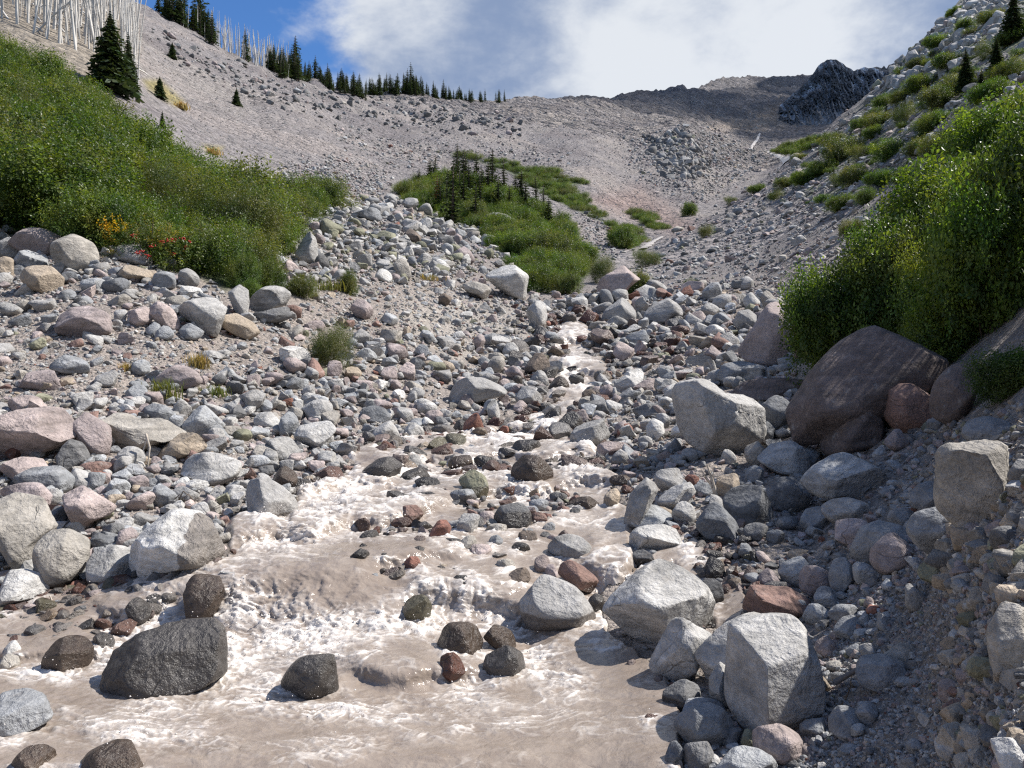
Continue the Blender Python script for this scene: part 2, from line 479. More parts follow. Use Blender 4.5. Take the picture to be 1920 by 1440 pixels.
paint(sstep(520, 620, d_) * sstep(1190, 1290, PX) * sstep(222, 190, RW) * 0.40, np.array([0.20, 0.195, 0.21]))  # cloud shade on the far ridge, put into the colour too
paint(sstep(1195, 1290, PX) * (d_ > 280) * (d_ < 425) * sstep(1330, 1300, PX) * sstep(-0.05, 0.35, nz) * 0.6, C_DARK)
paint(_cr * 0.8, np.array([0.27, 0.265, 0.255]))
paint(zone(PX, RW, [(268, 150), (300, 150), (345, 190), (330, 200), (280, 170)], 8) * far * 0.9, C_DRY)
paint(zone(PX, RW, [(380, 270), (420, 275), (410, 292), (385, 285)], 6) * far * 0.7, C_DRY)
THICKET = [(-400, 90), (0, 112), (60, 140), (140, 205), (210, 245), (300, 288), (345, 320), (420, 360), (520, 385), (620, 378), (640, 400), (560, 430), (520, 500), (470, 540),
           (420, 545), (350, 505), (270, 490), (180, 470), (90, 440), (-400, 440)]
paint(zone(PX, RW, THICKET, 12) * (d_ > 15) * (d_ < 90), C_GREEN)
MIDGREEN = [(735, 350), (800, 335), (870, 340), (960, 360), (1010, 390), (1060, 420), (1110, 480), (1115, 510), (1050, 545), (985, 555), (960, 500), (900, 430), (830, 415), (770, 390)]
paint(zone(PX, RW, MIDGREEN, 10) * (d_ > 36) * (d_ < 150), C_GREEN)
STREAKS = [[(858, 290), (940, 305), (1040, 325), (1095, 345), (1060, 350), (1140, 405), (1120, 412), (1030, 370), (950, 320)], [(1135, 420), (1190, 430), (1200, 460), (1165, 465)],
           [(1185, 400), (1215, 405), (1245, 430), (1215, 425)], [(1450, 285), (1540, 258), (1560, 262), (1490, 290)]]
for _s in STREAKS:
    paint(zone(PX, RW, _s, 5) * (d_ > 55), C_GREEN * 1.15)
RIGHTGREEN = [(1480, 340), (1560, 260), (1640, 180), (1700, 130), (1800, 60), (1920, -20), (2300, -100), (2300, 500), (1960, 560), (1700, 420), (1600, 400), (1520, 380)]
paint(zone(PX, RW, RIGHTGREEN, 30) * (d_ > 11) * sstep(-0.15, 0.2, fbm(_q * np.array([0.35, 0.35, 1]), 3, 95) + 0.1) * 0.75, C_GREEN * 1.3)
paint(sstep(1600, 1700, PX) * (d_ > 60) * (d_ < 200) * sstep(0.0, 0.3, fbm(_q * np.array([0.14, 0.14, 1]), 4, 96)) * 0.8, C_GREEN * 1.5)
paint(sstep(2000, 2300, PX) * (d_ > 7) * 0.7, C_GREEN * 1.5)
paint(sstep(-120, -400, PX) * (d_ > 15) * 0.7, C_GREEN * 1.5)
# scorched forest floor under the dead trees
paint(zone(PX, RW, [(-600, -400), (240, -400), (262, 100), (215, 200), (120, 140), (-600, 20)], 14) * (d_ > 55) * 0.85, np.array([0.25, 0.215, 0.17]))
wetm = np.clip(1 + SDW.ravel() / 14, 0, 1) * (d_ < 30)
paint(wetm * 0.75, C_DIRT * 0.42)
TINT = tint.reshape(GX.shape + (3,))


def ground_material(name, scales, bump, dist):
    m = bpy.data.materials.new(name)
    m.use_nodes = True
    t = NT(m.node_tree)
    pos = t.n('ShaderNodeNewGeometry').outputs['Position']
    col = t.n('ShaderNodeAttribute', attribute_name='tint').outputs['Color']
    wet = t.n('ShaderNodeAttribute', attribute_name='wet').outputs['Fac']
    h = None
    for sc, amt in scales:
        v = t.n('ShaderNodeTexVoronoi', feature='F1', ins={'Scale': sc, 'Randomness': 1.0})
        t.t.links.new(pos, v.inputs['Vector'])
        sepc = t.n('ShaderNodeSeparateColor', ins={0: v.outputs['Color']})
        k = t.remap(sepc.outputs[0], 0, 1, 1 - amt, 1 + amt * 0.9)
        g = t.n('ShaderNodeCombineColor', ins={0: k, 1: k, 2: t.math('MULTIPLY', k, 1.0)})
        col = t.mix(1.0, col, g.outputs[0], 'MULTIPLY')
        hh = t.math('MULTIPLY', t.math('SUBTRACT', 1.0, v.outputs['Distance']), 1.0 / sc)
        hh = t.math('MULTIPLY', hh, t.remap(sepc.outputs[1], 0, 1, 0.3, 1.3))
        h = hh if h is None else t.math('ADD', h, hh)
    n = t.noise(pos, scales[0][0] * 0.35, 5, 0.6)
    k = t.remap(n, 0.3, 0.7, 0.78, 1.2)
    g = t.n('ShaderNodeCombineColor', ins={0: k, 1: k, 2: k})
    col = t.mix(1.0, col, g.outputs[0], 'MULTIPLY')
    b = t.n('ShaderNodeBump', ins={'Strength': bump, 'Distance': dist, 'Height': h})
    p = t.n('ShaderNodeBsdfPrincipled', ins={'Base Color': col, 'Normal': b.outputs[0], 'Roughness': t.remap(wet, 0.2, 1, 0.95, 0.35)})
    p.inputs['Specular IOR Level'].default_value = 0.3
    t.n('ShaderNodeOutputMaterial', ins={0: p.outputs[0]})
    return m


M_GROUND = ground_material('gravel_ground', [(38.0, 0.22), (14.0, 0.25), (90.0, 0.15)], 0.9, 1.0)
M_HILL = ground_material('scree', [(3.2, 0.30), (1.1, 0.20), (8.0, 0.22)], 0.8, 0.9)
M_MOUNT = ground_material('mountain_rock', [(0.55, 0.28), (0.16, 0.22), (1.6, 0.25)], 1.0, 1.6)

nP = len(PXG)


def sheet(name, i0, i1, mat):
    v = np.stack([GX[i0:i1].ravel(), GY[i0:i1].ravel(), GZ[i0:i1].ravel()], 1)
    f = grid_faces(i1 - i0, nP)[:, ::1]
    me = mesh_np(name, v, f, True, {'tint': TINT[i0:i1].reshape(-1, 3), 'wet': wetm.reshape(GX.shape)[i0:i1].ravel()}, mat)
    return tag(link(name, me), kind='structure')


iA = int(np.searchsorted(DG, 44.0))
iB = int(np.searchsorted(DG, 300.0))
sheet('ground', 0, iA + 1, M_GROUND)
sheet('hillside', iA, iB + 1, M_HILL)
sheet('mountain', iB, len(DG), M_MOUNT)

# the ground goes on behind the viewpoint
_bx = DG[0] * UG
_by = np.linspace(DG[0], -40, 30)
_bz = np.repeat(GZ[0][None, :], 30, 0)
_wx = np.concatenate([[-40.0], _bx, [40.0]])
_wz = np.concatenate([[GZ[0][0] + 20], GZ[0], [GZ[0][-1] + 26]])
V = np.stack([np.repeat(_wx[None, :], 30, 0).ravel(), np.repeat(_by[:, None], len(_wx), 1).ravel(), (np.repeat(_wz[None, :], 30, 0) - np.abs(_by[:, None] - DG[0]) * 0.05).ravel()], 1)
tag(link('ground_behind', mesh_np('ground_behind', V, grid_faces(30, len(_wx))[:, ::-1], True,
         {'tint': np.repeat(C_DIRT[None, :], len(V), 0), 'wet': np.zeros(len(V))}, M_GROUND)), kind='structure')

# ---- the dark rock tower at the valley head
PK_TOP = [(1418, 262), (1440, 225), (1470, 190), (1500, 165), (1520, 145), (1535, 122), (1550, 112), (1566, 111), (1578, 118), (1590, 126), (1600, 133), (1620, 126), (1640, 128), (1655, 133), (1690, 122), (1740, 100), (1800, 90)]
PK_BOT = [(1418, 268), (1440, 255), (1470, 248), (1500, 242), (1560, 235), (1640, 225), (1700, 215), (1800, 205)]
_px = np.linspace(1418, 1790, 250)
_top = np.interp(_px, *np.array(PK_TOP, float).T)
_bot = np.interp(_px, *np.array(PK_BOT, float).T)
_top = _top - 2.5 * fbm(p3(_px * 0.12, 0 * _px), 4, 5)
_t = np.linspace(-0.18, 1, 90)[:, None]
_tt = np.clip(_t, 0, 1)
_rows = _bot[None, :] + (_top - _bot)[None, :] * np.sign(_t) * np.abs(_t) ** 0.9
_dep = 640 + 130 * _tt ** 1.2 + 0.25 * np.abs(_px[None, :] - 1560)
_gr = np.stack([(_px[None, :] * 0.085 + 3.0 * _t + 0 * _t).ravel(), (_t * 2.2 + 0 * _px[None, :]).ravel(), np.zeros(_rows.size)], 1)
_fl = (1 - np.abs(fbm(_gr, 5, 15, 0.62))).reshape(_rows.shape)
_dep = _dep - 30 * (_fl - 0.7) * np.clip(_tt * 3, 0, 1) * np.clip((1 - _tt) * 8, 0.15, 1)
_v = np.stack([_dep * (_px[None, :] - 960) / FPX, _dep, EYE + _dep * (720 - _rows) / FPX], -1)
_back = _v[-1][::1].copy()
_bk = [_back + np.array([0, 40, -12]) , _back + np.array([0, 90, -60]), _back + np.array([0, 140, -180])]
_v = np.concatenate([_v] + [b[None] for b in _bk], 0)
_nt = _v.shape[0]
_tn = np.repeat(np.array([[0.25, 0.262, 0.285]]), _v.shape[0] * _v.shape[1], 0)  # paler and bluer, distance haze put into the rock colour
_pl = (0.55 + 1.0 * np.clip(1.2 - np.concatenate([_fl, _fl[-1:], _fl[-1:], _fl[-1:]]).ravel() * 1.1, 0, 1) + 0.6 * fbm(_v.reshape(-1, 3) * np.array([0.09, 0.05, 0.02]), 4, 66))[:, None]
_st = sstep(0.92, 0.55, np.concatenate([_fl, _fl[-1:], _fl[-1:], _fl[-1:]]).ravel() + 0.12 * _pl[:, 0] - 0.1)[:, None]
_tn = _tn * np.clip(_pl, 0.5, 1.6) * (0.55 + 1.7 * _st)  # light and dark along the grooves painted in, the cloud shade being flat
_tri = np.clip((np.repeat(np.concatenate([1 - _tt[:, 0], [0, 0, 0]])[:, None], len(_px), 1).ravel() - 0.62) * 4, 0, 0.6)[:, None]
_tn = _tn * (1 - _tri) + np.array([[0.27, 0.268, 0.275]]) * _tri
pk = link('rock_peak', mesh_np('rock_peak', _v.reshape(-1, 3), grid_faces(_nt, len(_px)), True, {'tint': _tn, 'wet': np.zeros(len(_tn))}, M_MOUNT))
tag(pk, kind='structure')

# a cloud over the ridge, higher and further round than the picture reaches: its shade lies on the valley head
_cv = []
_cr_ = np.random.default_rng(3)
_n5, _f5 = None, None
_bm = bmesh.new()
bmesh.ops.create_icosphere(_bm, subdivisions=4, radius=1.0)
_n5 = np.array([x.co[:] for x in _bm.verts])
_f5 = np.array([[x.index for x in y.verts] for y in _bm.faces])
_bm.free()
_V, _F, _o = [], [], 0
for _k in range(26):
    _a, _q = _cr_.uniform(0, 6.28), math.sqrt(_cr_.random())
    _c = np.array([785 + 250 * _q * math.cos(_a), 960 + 330 * _q * math.sin(_a), 930 + _cr_.uniform(-10, 50)])
    _r = _cr_.uniform(70, 125) * (1.1 - 0.4 * _q)
    _d = _n5 * (1 + 0.22 * fbm(_n5 * 1.8 + _k, 5, 300 + _k, 0.6))[:, None] * np.array([_r, _r, _r * 0.55])
    _V.append(_c + _d)
    _F.append(_f5 + _o)
    _o += len(_n5)
_cm = bpy.data.materials.new('cloud_white')
_cm.use_nodes = True
_t = NT(_cm.node_tree)
_df = _t.n('ShaderNodeBsdfDiffuse', ins={0: (0.9, 0.9, 0.9, 1)})
_tl = _t.n('ShaderNodeBsdfTranslucent', ins={0: (0.9, 0.9, 0.92, 1)})
_mx = _t.n('ShaderNodeMixShader', ins={0: 0.35, 1: _df.outputs[0], 2: _tl.outputs[0]})
_tp = _t.n('ShaderNodeBsdfTransparent')
_m2 = _t.n('ShaderNodeMixShader', ins={0: 0.62, 1: _mx.outputs[0], 2: _tp.outputs[0]})       # thin, lets part of the sun through
_t.n('ShaderNodeOutputMaterial', ins={0: _m2.outputs[0]})
tag(link('cloud', mesh_np('cloud', np.concatenate(_V), np.concatenate(_F), True, None, _cm)), kind='stuff')
# ------------------------------------------------------------------ rock material
def rock_material(name, instanced):
    m = bpy.data.materials.new(name)
    m.use_nodes = True
    t = NT(m.node_tree)
    g = t.n('ShaderNodeNewGeometry')
    oi = t.n('ShaderNodeObjectInfo')
    if instanced:
        col = t.n('ShaderNodeAttribute', attribute_name='col', attribute_type='INSTANCER').outputs['Color']
        wet = t.n('ShaderNodeAttribute', attribute_name='wet', attribute_type='INSTANCER').outputs['Fac']
    else:
        col = oi.outputs['Color']
        wet = t.n('ShaderNodeAttribute', attribute_name='wet').outputs['Fac']
    pos = t.vmath('ADD', g.outputs['Position'], t.vmath('SCALE', t.n('ShaderNodeCombineXYZ', ins={0: oi.outputs['Random'], 1: oi.outputs['Random'], 2: oi.outputs['Random']}).outputs[0]).outputs[0]).outputs[0]
    a = t.noise(pos, 2.6, 5, 0.6, 0.5)
    b = t.noise(pos, 17.0, 5, 0.65)
    c = t.noise(pos, 85.0, 3, 0.7)
    k = t.math('MULTIPLY', t.remap(a, 0.3, 0.7, 0.72, 1.25), t.remap(b, 0.3, 0.7, 0.78, 1.2))
    k = t.math('MULTIPLY', k, t.remap(c, 0.3, 0.7, 0.80, 1.18))
    kc = t.n('ShaderNodeCombineColor', ins={0: k, 1: k, 2: k}).outputs[0]
    col = t.mix(1.0, col, kc, 'MULTIPLY')
    # faint layering in some of the rocks
    sv = t.vmath('MULTIPLY', pos, (0.7, 1.1, 4.5)).outputs[0]
    lay = t.remap(t.noise(sv, 2.4, 4, 0.6, 0.5), 0.32, 0.68, 0.66, 1.30)
    lay = t.math('ADD', 1.0, t.math('MULTIPLY', t.math('SUBTRACT', lay, 1.0), t.math('GREATER_THAN', oi.outputs['Random'], 0.45)))
    lc = t.n('ShaderNodeCombineColor', ins={0: lay, 1: lay, 2: lay}).outputs[0]
    col = t.mix(1.0, col, lc, 'MULTIPLY')
    # pale dust in the hollows of the grain, rusty stain here and there
    st = t.remap(t.noise(pos, 5.5, 4, 0.6, 0.8), 0.60, 0.78, 0, 0.35, True)
    col = t.mix(st, col, (0.27, 0.215, 0.165))
    pale = t.remap(t.noise(pos, 9.0, 5, 0.7, 0.2), 0.56, 0.74, 0, 0.34, True)
    col = t.mix(pale, col, (0.50, 0.49, 0.475))
    wn = t.math('ADD', wet, t.math('MULTIPLY', t.math('SUBTRACT', b, 0.5), 0.7))
    wf = t.remap(t.math('MULTIPLY', wn, t.math('GREATER_THAN', wet, 0.01)), 0.35, 0.6, 0, 1, True)
    dk = t.mix(1.0, col, (0.42, 0.385, 0.36), 'MULTIPLY')
    col = t.mix(wf, col, dk)
    vo = t.n('ShaderNodeTexVoronoi', feature='F1', ins={'Scale': 30.0})
    t.t.links.new(pos, vo.inputs['Vector'])
    h = t.math('ADD', t.math('MULTIPLY', b, 0.045), t.math('MULTIPLY', c, 0.011))
    h = t.math('ADD', h, t.math('MULTIPLY', t.noise(pos, 6.0, 6, 0.62, 0.9), 0.09))
    h = t.math('ADD', h, t.math('MULTIPLY', vo.outputs['Distance'], 0.012))
    if not instanced:
        # fine fractures, only in patches
        wv_ = t.vmath('ADD', pos, t.vmath('SCALE', t.n('ShaderNodeTexNoise', ins={'Vector': pos, 'Scale': 1.6, 'Detail': 2.0}).outputs['Color']).outputs[0]).outputs[0]
        ce = t.n('ShaderNodeTexVoronoi', feature='DISTANCE_TO_EDGE', ins={'Scale': 1.9})
        t.t.links.new(wv_, ce.inputs['Vector'])
        ck = t.math('MULTIPLY', t.remap(ce.outputs['Distance'], 0.002, 0.013, 1, 0), t.remap(a, 0.52, 0.62, 0, 1))
        col = t.mix(t.math('MULTIPLY', ck, 0.45), col, (0.06, 0.055, 0.05))
        h = t.math('SUBTRACT', h, t.math('MULTIPLY', ck, 0.018))
    bm = t.n('ShaderNodeBump', ins={'Strength': 0.75, 'Distance': 0.75, 'Height': h})
    rg = t.remap(wf, 0, 1, 0.88, 0.33)
    p = t.n('ShaderNodeBsdfPrincipled', ins={'Base Color': col, 'Normal': bm.outputs[0], 'Roughness': rg})
    p.inputs['Specular IOR Level'].default_value = 0.4
    t.n('ShaderNodeOutputMaterial', ins={0: p.outputs[0]})
    return m


M_ROCK = rock_material('weathered_rock', False)
M_STONE = rock_material('loose_stone', True)


def ico(sub):
    bm = bmesh.new()
    bmesh.ops.create_icosphere(bm, subdivisions=sub, radius=1.0)
    v = np.array([x.co[:] for x in bm.verts])
    f = np.array([[x.index for x in y.verts] for y in bm.faces])
    bm.free()
    return v / np.linalg.norm(v, axis=1)[:, None], f


ICO = {k: ico(k) for k in (1, 2, 3, 4, 5)}
C = {'lg': (0.415, 0.403, 0.385), 'g': (0.33, 0.32, 0.308), 'bg': (0.262, 0.268, 0.276), 'lb': (0.35, 0.356, 0.36), 'tan': (0.37, 0.305, 0.235), 'mv': (0.32, 0.268, 0.258),
     'pk': (0.38, 0.315, 0.295), 'red': (0.22, 0.105, 0.078), 'rb': (0.235, 0.150, 0.125), 'dk': (0.085, 0.085, 0.088), 'wh': (0.50, 0.485, 0.46), 'br': (0.155, 0.123, 0.112),
     'ol': (0.24, 0.235, 0.165), 'dg': (0.165, 0.163, 0.162), 'tg': (0.335, 0.31, 0.275), 'db': (0.155, 0.160, 0.168), 'wb': (0.17, 0.135, 0.11)}


def cut_planes(p, planes, rough, seed):
    """flatten a body against planes (normal, share cut off)"""
    for k, (n, cut) in enumerate(planes):
        n = np.asarray(n, float)
        n = n / np.linalg.norm(n)
        s = p @ n
        d = s.max() * (1 - cut) + (s.min() * 0)
        dn = d + rough * fbm(p * 2.2 / (np.abs(p).max() + 1e-9) * 2, 2, seed + k)
        ex = np.clip(s - dn, 0, None)
        p = p - ex[:, None] * n[None, :] * 0.97
    return p


def rock_body(sub, seed, nplanes=7, rough=0.02, cutr=(0.10, 0.34), blk=0.85):
    """a unit stone, about -1..1 in each axis"""
    r = np.random.default_rng(seed)
    n, f = ICO[sub]
    p = np.sign(n) * np.abs(n) ** blk
    p = p * (1 + 0.16 * fbm(n * 1.1 + seed * 3.1, 2, seed))[:, None]
    pl = []
    for k in range(nplanes):
        v = r.normal(size=3)
        pl.append((v, r.uniform(*cutr)))
    p = cut_planes(p, pl, rough, seed)
    p = p * (1 + 0.05 * fbm(n * 2.6 + seed, 3, seed + 5) + 0.016 * fbm(n * 8 + seed, 2, seed + 9))[:, None]
    p -= (p.max(0) + p.min(0)) / 2
    return p / np.abs(p).max(0), f


REG = {'A': (0, 400, 3.0), 'B': (640, 400, 3.0), 'C': (1280, 400, 3.0), 'D': (0, 780, 2.18125), 'E': (540, 780, 2.18243), 'F': (1180, 780, 2.18243), 'G': (0, 0, 1.0), 'H': (380, 280, 3.6923)}
BOULDERS = []           # (outline or None, colour, label, options)


def R(reg, pts, col, label, **o):
    ox, oy, s = REG[reg]
    if len(pts) == 4 and not isinstance(pts[0], tuple):
        x0, y0, x1, y1 = pts
        r = random.Random(int(x0 * 7 + y0 * 13))
        k = 9
        e = r.uniform(0.72, 0.95)
        out = []
        for i in range(k):
            a = 2 * math.pi * i / k + r.uniform(-0.16, 0.16)
            c_, s_ = math.cos(a), math.sin(a)
            q = r.uniform(0.9, 1.06)
            out.append(((x0 + x1) / 2 + (x1 - x0) / 2 * math.copysign(abs(c_) ** e, c_) * q, (y0 + y1) / 2 + (y1 - y0) / 2 * math.copysign(abs(s_) ** e, s_) * q))
        pts = out
    BOULDERS.append(([(ox + x / s, oy + y / s) for x, y in pts], col, label, o))


def catmull_closed(pts, n):
    pts = np.asarray(pts, float)
    k = len(pts)
    out = []
    for i in range(k):
        p0, p1, p2, p3_ = pts[i - 1], pts[i], pts[(i + 1) % k], pts[(i + 2) % k]
        for t_ in np.linspace(0, 1, n, endpoint=False):
            # mostly straight edges with eased corners
            a = p1 + (p2 - p1) * t_
            b = 0.5 * ((2 * p1) + (-p0 + p2) * t_ + (2 * p0 - 5 * p1 + 4 * p2 - p3_) * t_ ** 2 + (-p0 + 3 * p1 - 3 * p2 + p3_) * t_ ** 3)
            out.append(a * 0.55 + b * 0.45)
    return np.array(out)


WATER_Z = None


def water_level(x, d):
    """height of the stream surface next to a point"""
    return float(ground_z(x, d, GZ0)[0]) + 0.03


def build_boulder(pts, col, label, o, seed):
    P = catmull_closed(pts, 6)
    cx, cy = P.mean(0)
    hw = (P[:, 0].max() - P[:, 0].min()) / 2
    hh = (P[:, 1].max() - P[:, 1].min()) / 2
    base_row = P[:, 1].max() - 0.12 * hh
    bx = cx
    in_water = float(max(poly_sd(np.array([cx]), np.array([base_row]), STREAM)[0], poly_sd(np.array([cx]), np.array([base_row]), CREEK)[0])) > -6
    if in_water:
        base_row -= 0.04 * hh
    d = o.get('d') or dist_at(min(max(bx, -500), 2300), base_row + o.get('lift', 0), 1.6, GZ0 if in_water else None)
    if d is None:
        d = 20.0
    wm_ = hw / FPX * d                                    # half width in metres
    dep = o.get('dep', 0.8) * (wm_ * 0.65 + hh / FPX * d * 0.5)
    dc = d + dep * 0.22
    k = dc / FPX
    ang = np.arctan2(-(P[:, 1] - cy), P[:, 0] - cx)
    rad = np.hypot(P[:, 0] - cx, P[:, 1] - cy) * k
    od = np.argsort(ang)
    ang, rad = ang[od], rad[od]
    big = max(hw, hh)
    sub = 5 if big > 75 else (4 if big > 26 else 3)
    n, f = ICO[sub]
    th = np.arctan2(n[:, 2], n[:, 0])
    r = np.interp(th, np.concatenate([ang - 2 * np.pi, ang, ang + 2 * np.pi]), np.concatenate([rad] * 3))
    c = np.hypot(n[:, 0], n[:, 2])
    bl = o.get('blk', 0.74 if (seed // 7) % 3 == 0 or o.get('rough', 1.0) < 1 else 0.58)
    rr = r * c ** bl
    p = np.stack([rr * np.cos(th), np.sign(n[:, 1]) * np.abs(n[:, 1]) ** 0.85 * dep, rr * np.sin(th)], 1)
    g = np.random.default_rng(seed)
    size = (wm_ + hh * k) / 2
    pl = [(n_, min(0.48, c_ * 1.35)) for n_, c_ in o.get('cut', [])]
    for _ in range(o.get('np', 6) + 3):
        v = np.array([g.uniform(-1, 1), -g.uniform(0.1, 0.9), g.uniform(-0.5, 1.2)])
        pl.append((v, g.uniform(0.12, 0.44 if o.get('rough', 1.0) >= 1 else 0.28)))
    for _ in range(3 if o.get('np', 6) > -3 else 0):
        pl.append((np.array([g.uniform(-1, 1), g.uniform(0.2, 1), g.uniform(-0.4, 1)]), g.uniform(0.1, 0.3)))
    b0, b1 = p.min(0), p.max(0)
    p = cut_planes(p, pl, 0.018 * size, seed)
    a0, a1 = p.min(0), p.max(0)
    p = (p - a0) / (a1 - a0) * (b1 - b0) + b0
    nn = p / (np.linalg.norm(p, axis=1)[:, None] + 1e-9)
    rough = o.get('rough', 1.0)
    q_ = p / size
    dsp = 0.026 * fbm(q_ * 1.7 + seed * 1.37, 5, seed % 97, 0.6) + 0.022 * (0.35 - np.abs(fbm(q_ * 3.1 + seed * 2.1, 3, seed % 89)))
    p = p + nn * (dsp * size * rough)[:, None]
    loc = Vector(((cx - 960) * k, dc, EYE + dc * (720 - cy) / FPX))
    # the buried foot: carry the underside down into the ground
    zb = float(ground_z(cx, dc)[0]) - loc.z - 0.02
    low = p[:, 2] < 0
    zmin = p[:, 2].min()
    if zb < zmin and not o.get('perch'):
        s_ = np.clip(zb / zmin * 1.02, 1.0, 1.6)
        back = np.clip((p[:, 1] + dep * 0.2) / dep, 0, 1)
        p[low, 2] *= (1 + (s_ - 1) * back[low])
    wet = np.zeros(len(p))
    wv = o.get('wet', 0.24 if in_water else 0)
    if wv >= 1:
        wet[:] = 1.0
    elif wv > 0:
        zz_ = p[:, 2]
        wet = sstep(zz_.min() + (zz_.max() - zz_.min()) * wv * 1.15, zz_.min() + (zz_.max() - zz_.min()) * wv * 0.7, zz_)
        if o.get('wetside'):
            wet = np.maximum(wet * 0.0, sstep(0.28, 0.52, p[:, 0] / wm_ * o['wetside'] + 0.25 * fbm(q_ * 2.0, 3, 9)))
    me = mesh_np('boulder', p, f, True, {'wet': wet}, M_ROCK)
    ob = link('boulder', me, None, loc)
    cc = C[col]
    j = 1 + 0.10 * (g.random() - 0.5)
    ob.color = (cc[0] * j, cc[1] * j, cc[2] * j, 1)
    tag(ob, label, 'boulder', 'boulders and stones along the stream')
    ob['px'] = 0
    del ob['px']
    return ob, cx, cy, hw, hh, dc
# ------------------------------------------------------------------ boulders one by one, as the photograph shows them
# stony bank under the thicket
R('A', [(-40, 1180), (130, 1110), (290, 1090), (390, 1100), (410, 1180), (370, 1270), (250, 1340), (100, 1390), (-40, 1410)], 'pk', 'broad pale slab cut by the picture edge, biggest on the stony bank', cut=[((0.3, -0.5, 1), 0.32), ((0.2, -1, -0.9), 0.30)], np=2)
R('A', [(400, 1120), (470, 1130), (610, 1220), (620, 1350), (560, 1370), (480, 1340), (400, 1250)], 'mv', 'purple-grey block beside the broad pale slab')
R('A', [(340, 1360), (390, 1270), (450, 1310), (490, 1380), (470, 1440), (400, 1460), (345, 1440)], 'dg', 'dark upright wedge under the purple-grey block')
R('A', [(520, 1160), (600, 1120), (700, 1130), (760, 1165), (900, 1160), (1010, 1200), (1020, 1240), (930, 1280), (870, 1320), (800, 1350), (700, 1320), (620, 1250)], 'tg', 'long grey-brown slab leaning behind the tan boulder', cut=[((0.5, -0.6, 1), 0.25), ((-0.4, -1, -0.5), 0.25)], np=2)
R('A', [(920, 1270), (990, 1235), (1080, 1240), (1150, 1280), (1140, 1330), (1060, 1370), (960, 1400), (905, 1370)], 'tan', 'rounded tan boulder with a yellowish top on the long slab')
R('A', [(660, 1350), (700, 1310), (800, 1355), (810, 1400), (770, 1430), (680, 1420)], 'lg', 'small angular whitish block below the long slab')
R('A', [(1030, 1160), (1080, 1090), (1160, 1080), (1220, 1130), (1250, 1190), (1210, 1250), (1140, 1275), (1050, 1230)], 'lb', 'pale blue-grey rounded boulder above the tan boulder', rough=0.7)
R('A', [(800, 1130), (860, 1070), (930, 1080), (980, 1130), (990, 1170), (900, 1180)], 'bg', 'blue-grey hump behind the long slab')
R('A', [(1330, 1060), (1360, 1000), (1440, 990), (1490, 1020), (1470, 1080), (1420, 1120), (1350, 1110)], 'g', 'grey block downhill of the leafy bank shrub')
R('A', (1420, 1112, 1582, 1208), 'wh', 'flattish greenish-white stone among grey cobbles')
R('A', [(1655, 1290), (1680, 1210), (1760, 1170), (1850, 1175), (1890, 1230), (1850, 1280), (1800, 1340), (1700, 1330)], 'lg', 'pale angular boulder at the small side cascade')
R('A', (1690, 1045, 1880, 1172), 'g', 'grey domed boulder just uphill of the side cascade', rough=0.7)
R('A', [(310, 600), (360, 540), (470, 515), (560, 550), (620, 610), (630, 650), (540, 700), (440, 700), (330, 660)], 'mv', 'broad purple-tinged boulder lying alone on the dirt slope', cut=[((0, -0.5, 1), 0.3), ((0.1, -1, -0.8), 0.25)], np=2)
R('A', [(125, 930), (200, 880), (290, 890), (350, 960), (330, 1000), (210, 990), (140, 980)], 'mv', 'flat-topped purple slab with a dark undercut front', cut=[((0, -0.3, 1), 0.35), ((0, -1, -0.7), 0.25)], np=1)
R('A', [(295, 860), (370, 795), (470, 815), (515, 870), (480, 900), (380, 910)], 'bg', 'low blue-grey pyramid on the dirt slope')
R('A', (525, 880, 657, 982), 'g', 'round dark-grey cobble on the dirt slope')
R('A', [(865, 910), (930, 865), (1020, 850), (1120, 900), (1140, 950), (1080, 990), (960, 970)], 'mv', 'pinkish-purple boulder above a grass tuft', cut=[((0.2, -0.3, 1), 0.25)])
R('A', [(1000, 560), (1060, 510), (1150, 480), (1240, 470), (1280, 520), (1270, 600), (1215, 700), (1130, 665), (1060, 600)], 'lg', 'big light-grey wedge with a sharp lower point', cut=[((0.6, -1, 0.5), 0.22), ((-0.7, -1, -0.9), 0.28)], np=1, lift=0)
R('A', [(1255, 640), (1290, 555), (1370, 590), (1450, 640), (1460, 665), (1400, 715), (1310, 680)], 'tan', 'tan tilted slab leaning on the big light-grey wedge', cut=[((0.4, -0.3, 1), 0.2), ((0, -1, -0.4), 0.2)], np=2)
R('A', [(1280, 440), (1340, 395), (1385, 410), (1395, 490), (1390, 590), (1330, 570), (1300, 500)], 'g', 'upright grey slab below the thicket corner', d=15.5)
R('A', [(1400, 550), (1440, 470), (1510, 420), (1590, 405), (1630, 450), (1600, 510), (1500, 560), (1430, 580)], 'g', 'cracked grey overhanging block with a black hollow beneath', cut=[((0.2, -0.5, 1), 0.25), ((0, -1, -0.6), 0.3)], np=2)
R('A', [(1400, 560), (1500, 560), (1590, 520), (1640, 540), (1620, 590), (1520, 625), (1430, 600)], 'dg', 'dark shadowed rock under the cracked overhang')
R('A', [(120, 360), (160, 305), (240, 288), (310, 310), (335, 360), (315, 440), (270, 460), (180, 430)], 'tan', 'rounded orange-brown boulder under the heap of big boulders', rough=0.8)
R('A', [(300, 220), (345, 130), (420, 112), (490, 140), (520, 210), (530, 290), (480, 335), (420, 330), (330, 300)], 'tg', 'large pale round-topped boulder against the thicket', cut=[((0.2, -0.6, 1), 0.2), ((-0.5, -1, -0.5), 0.25)], np=3)
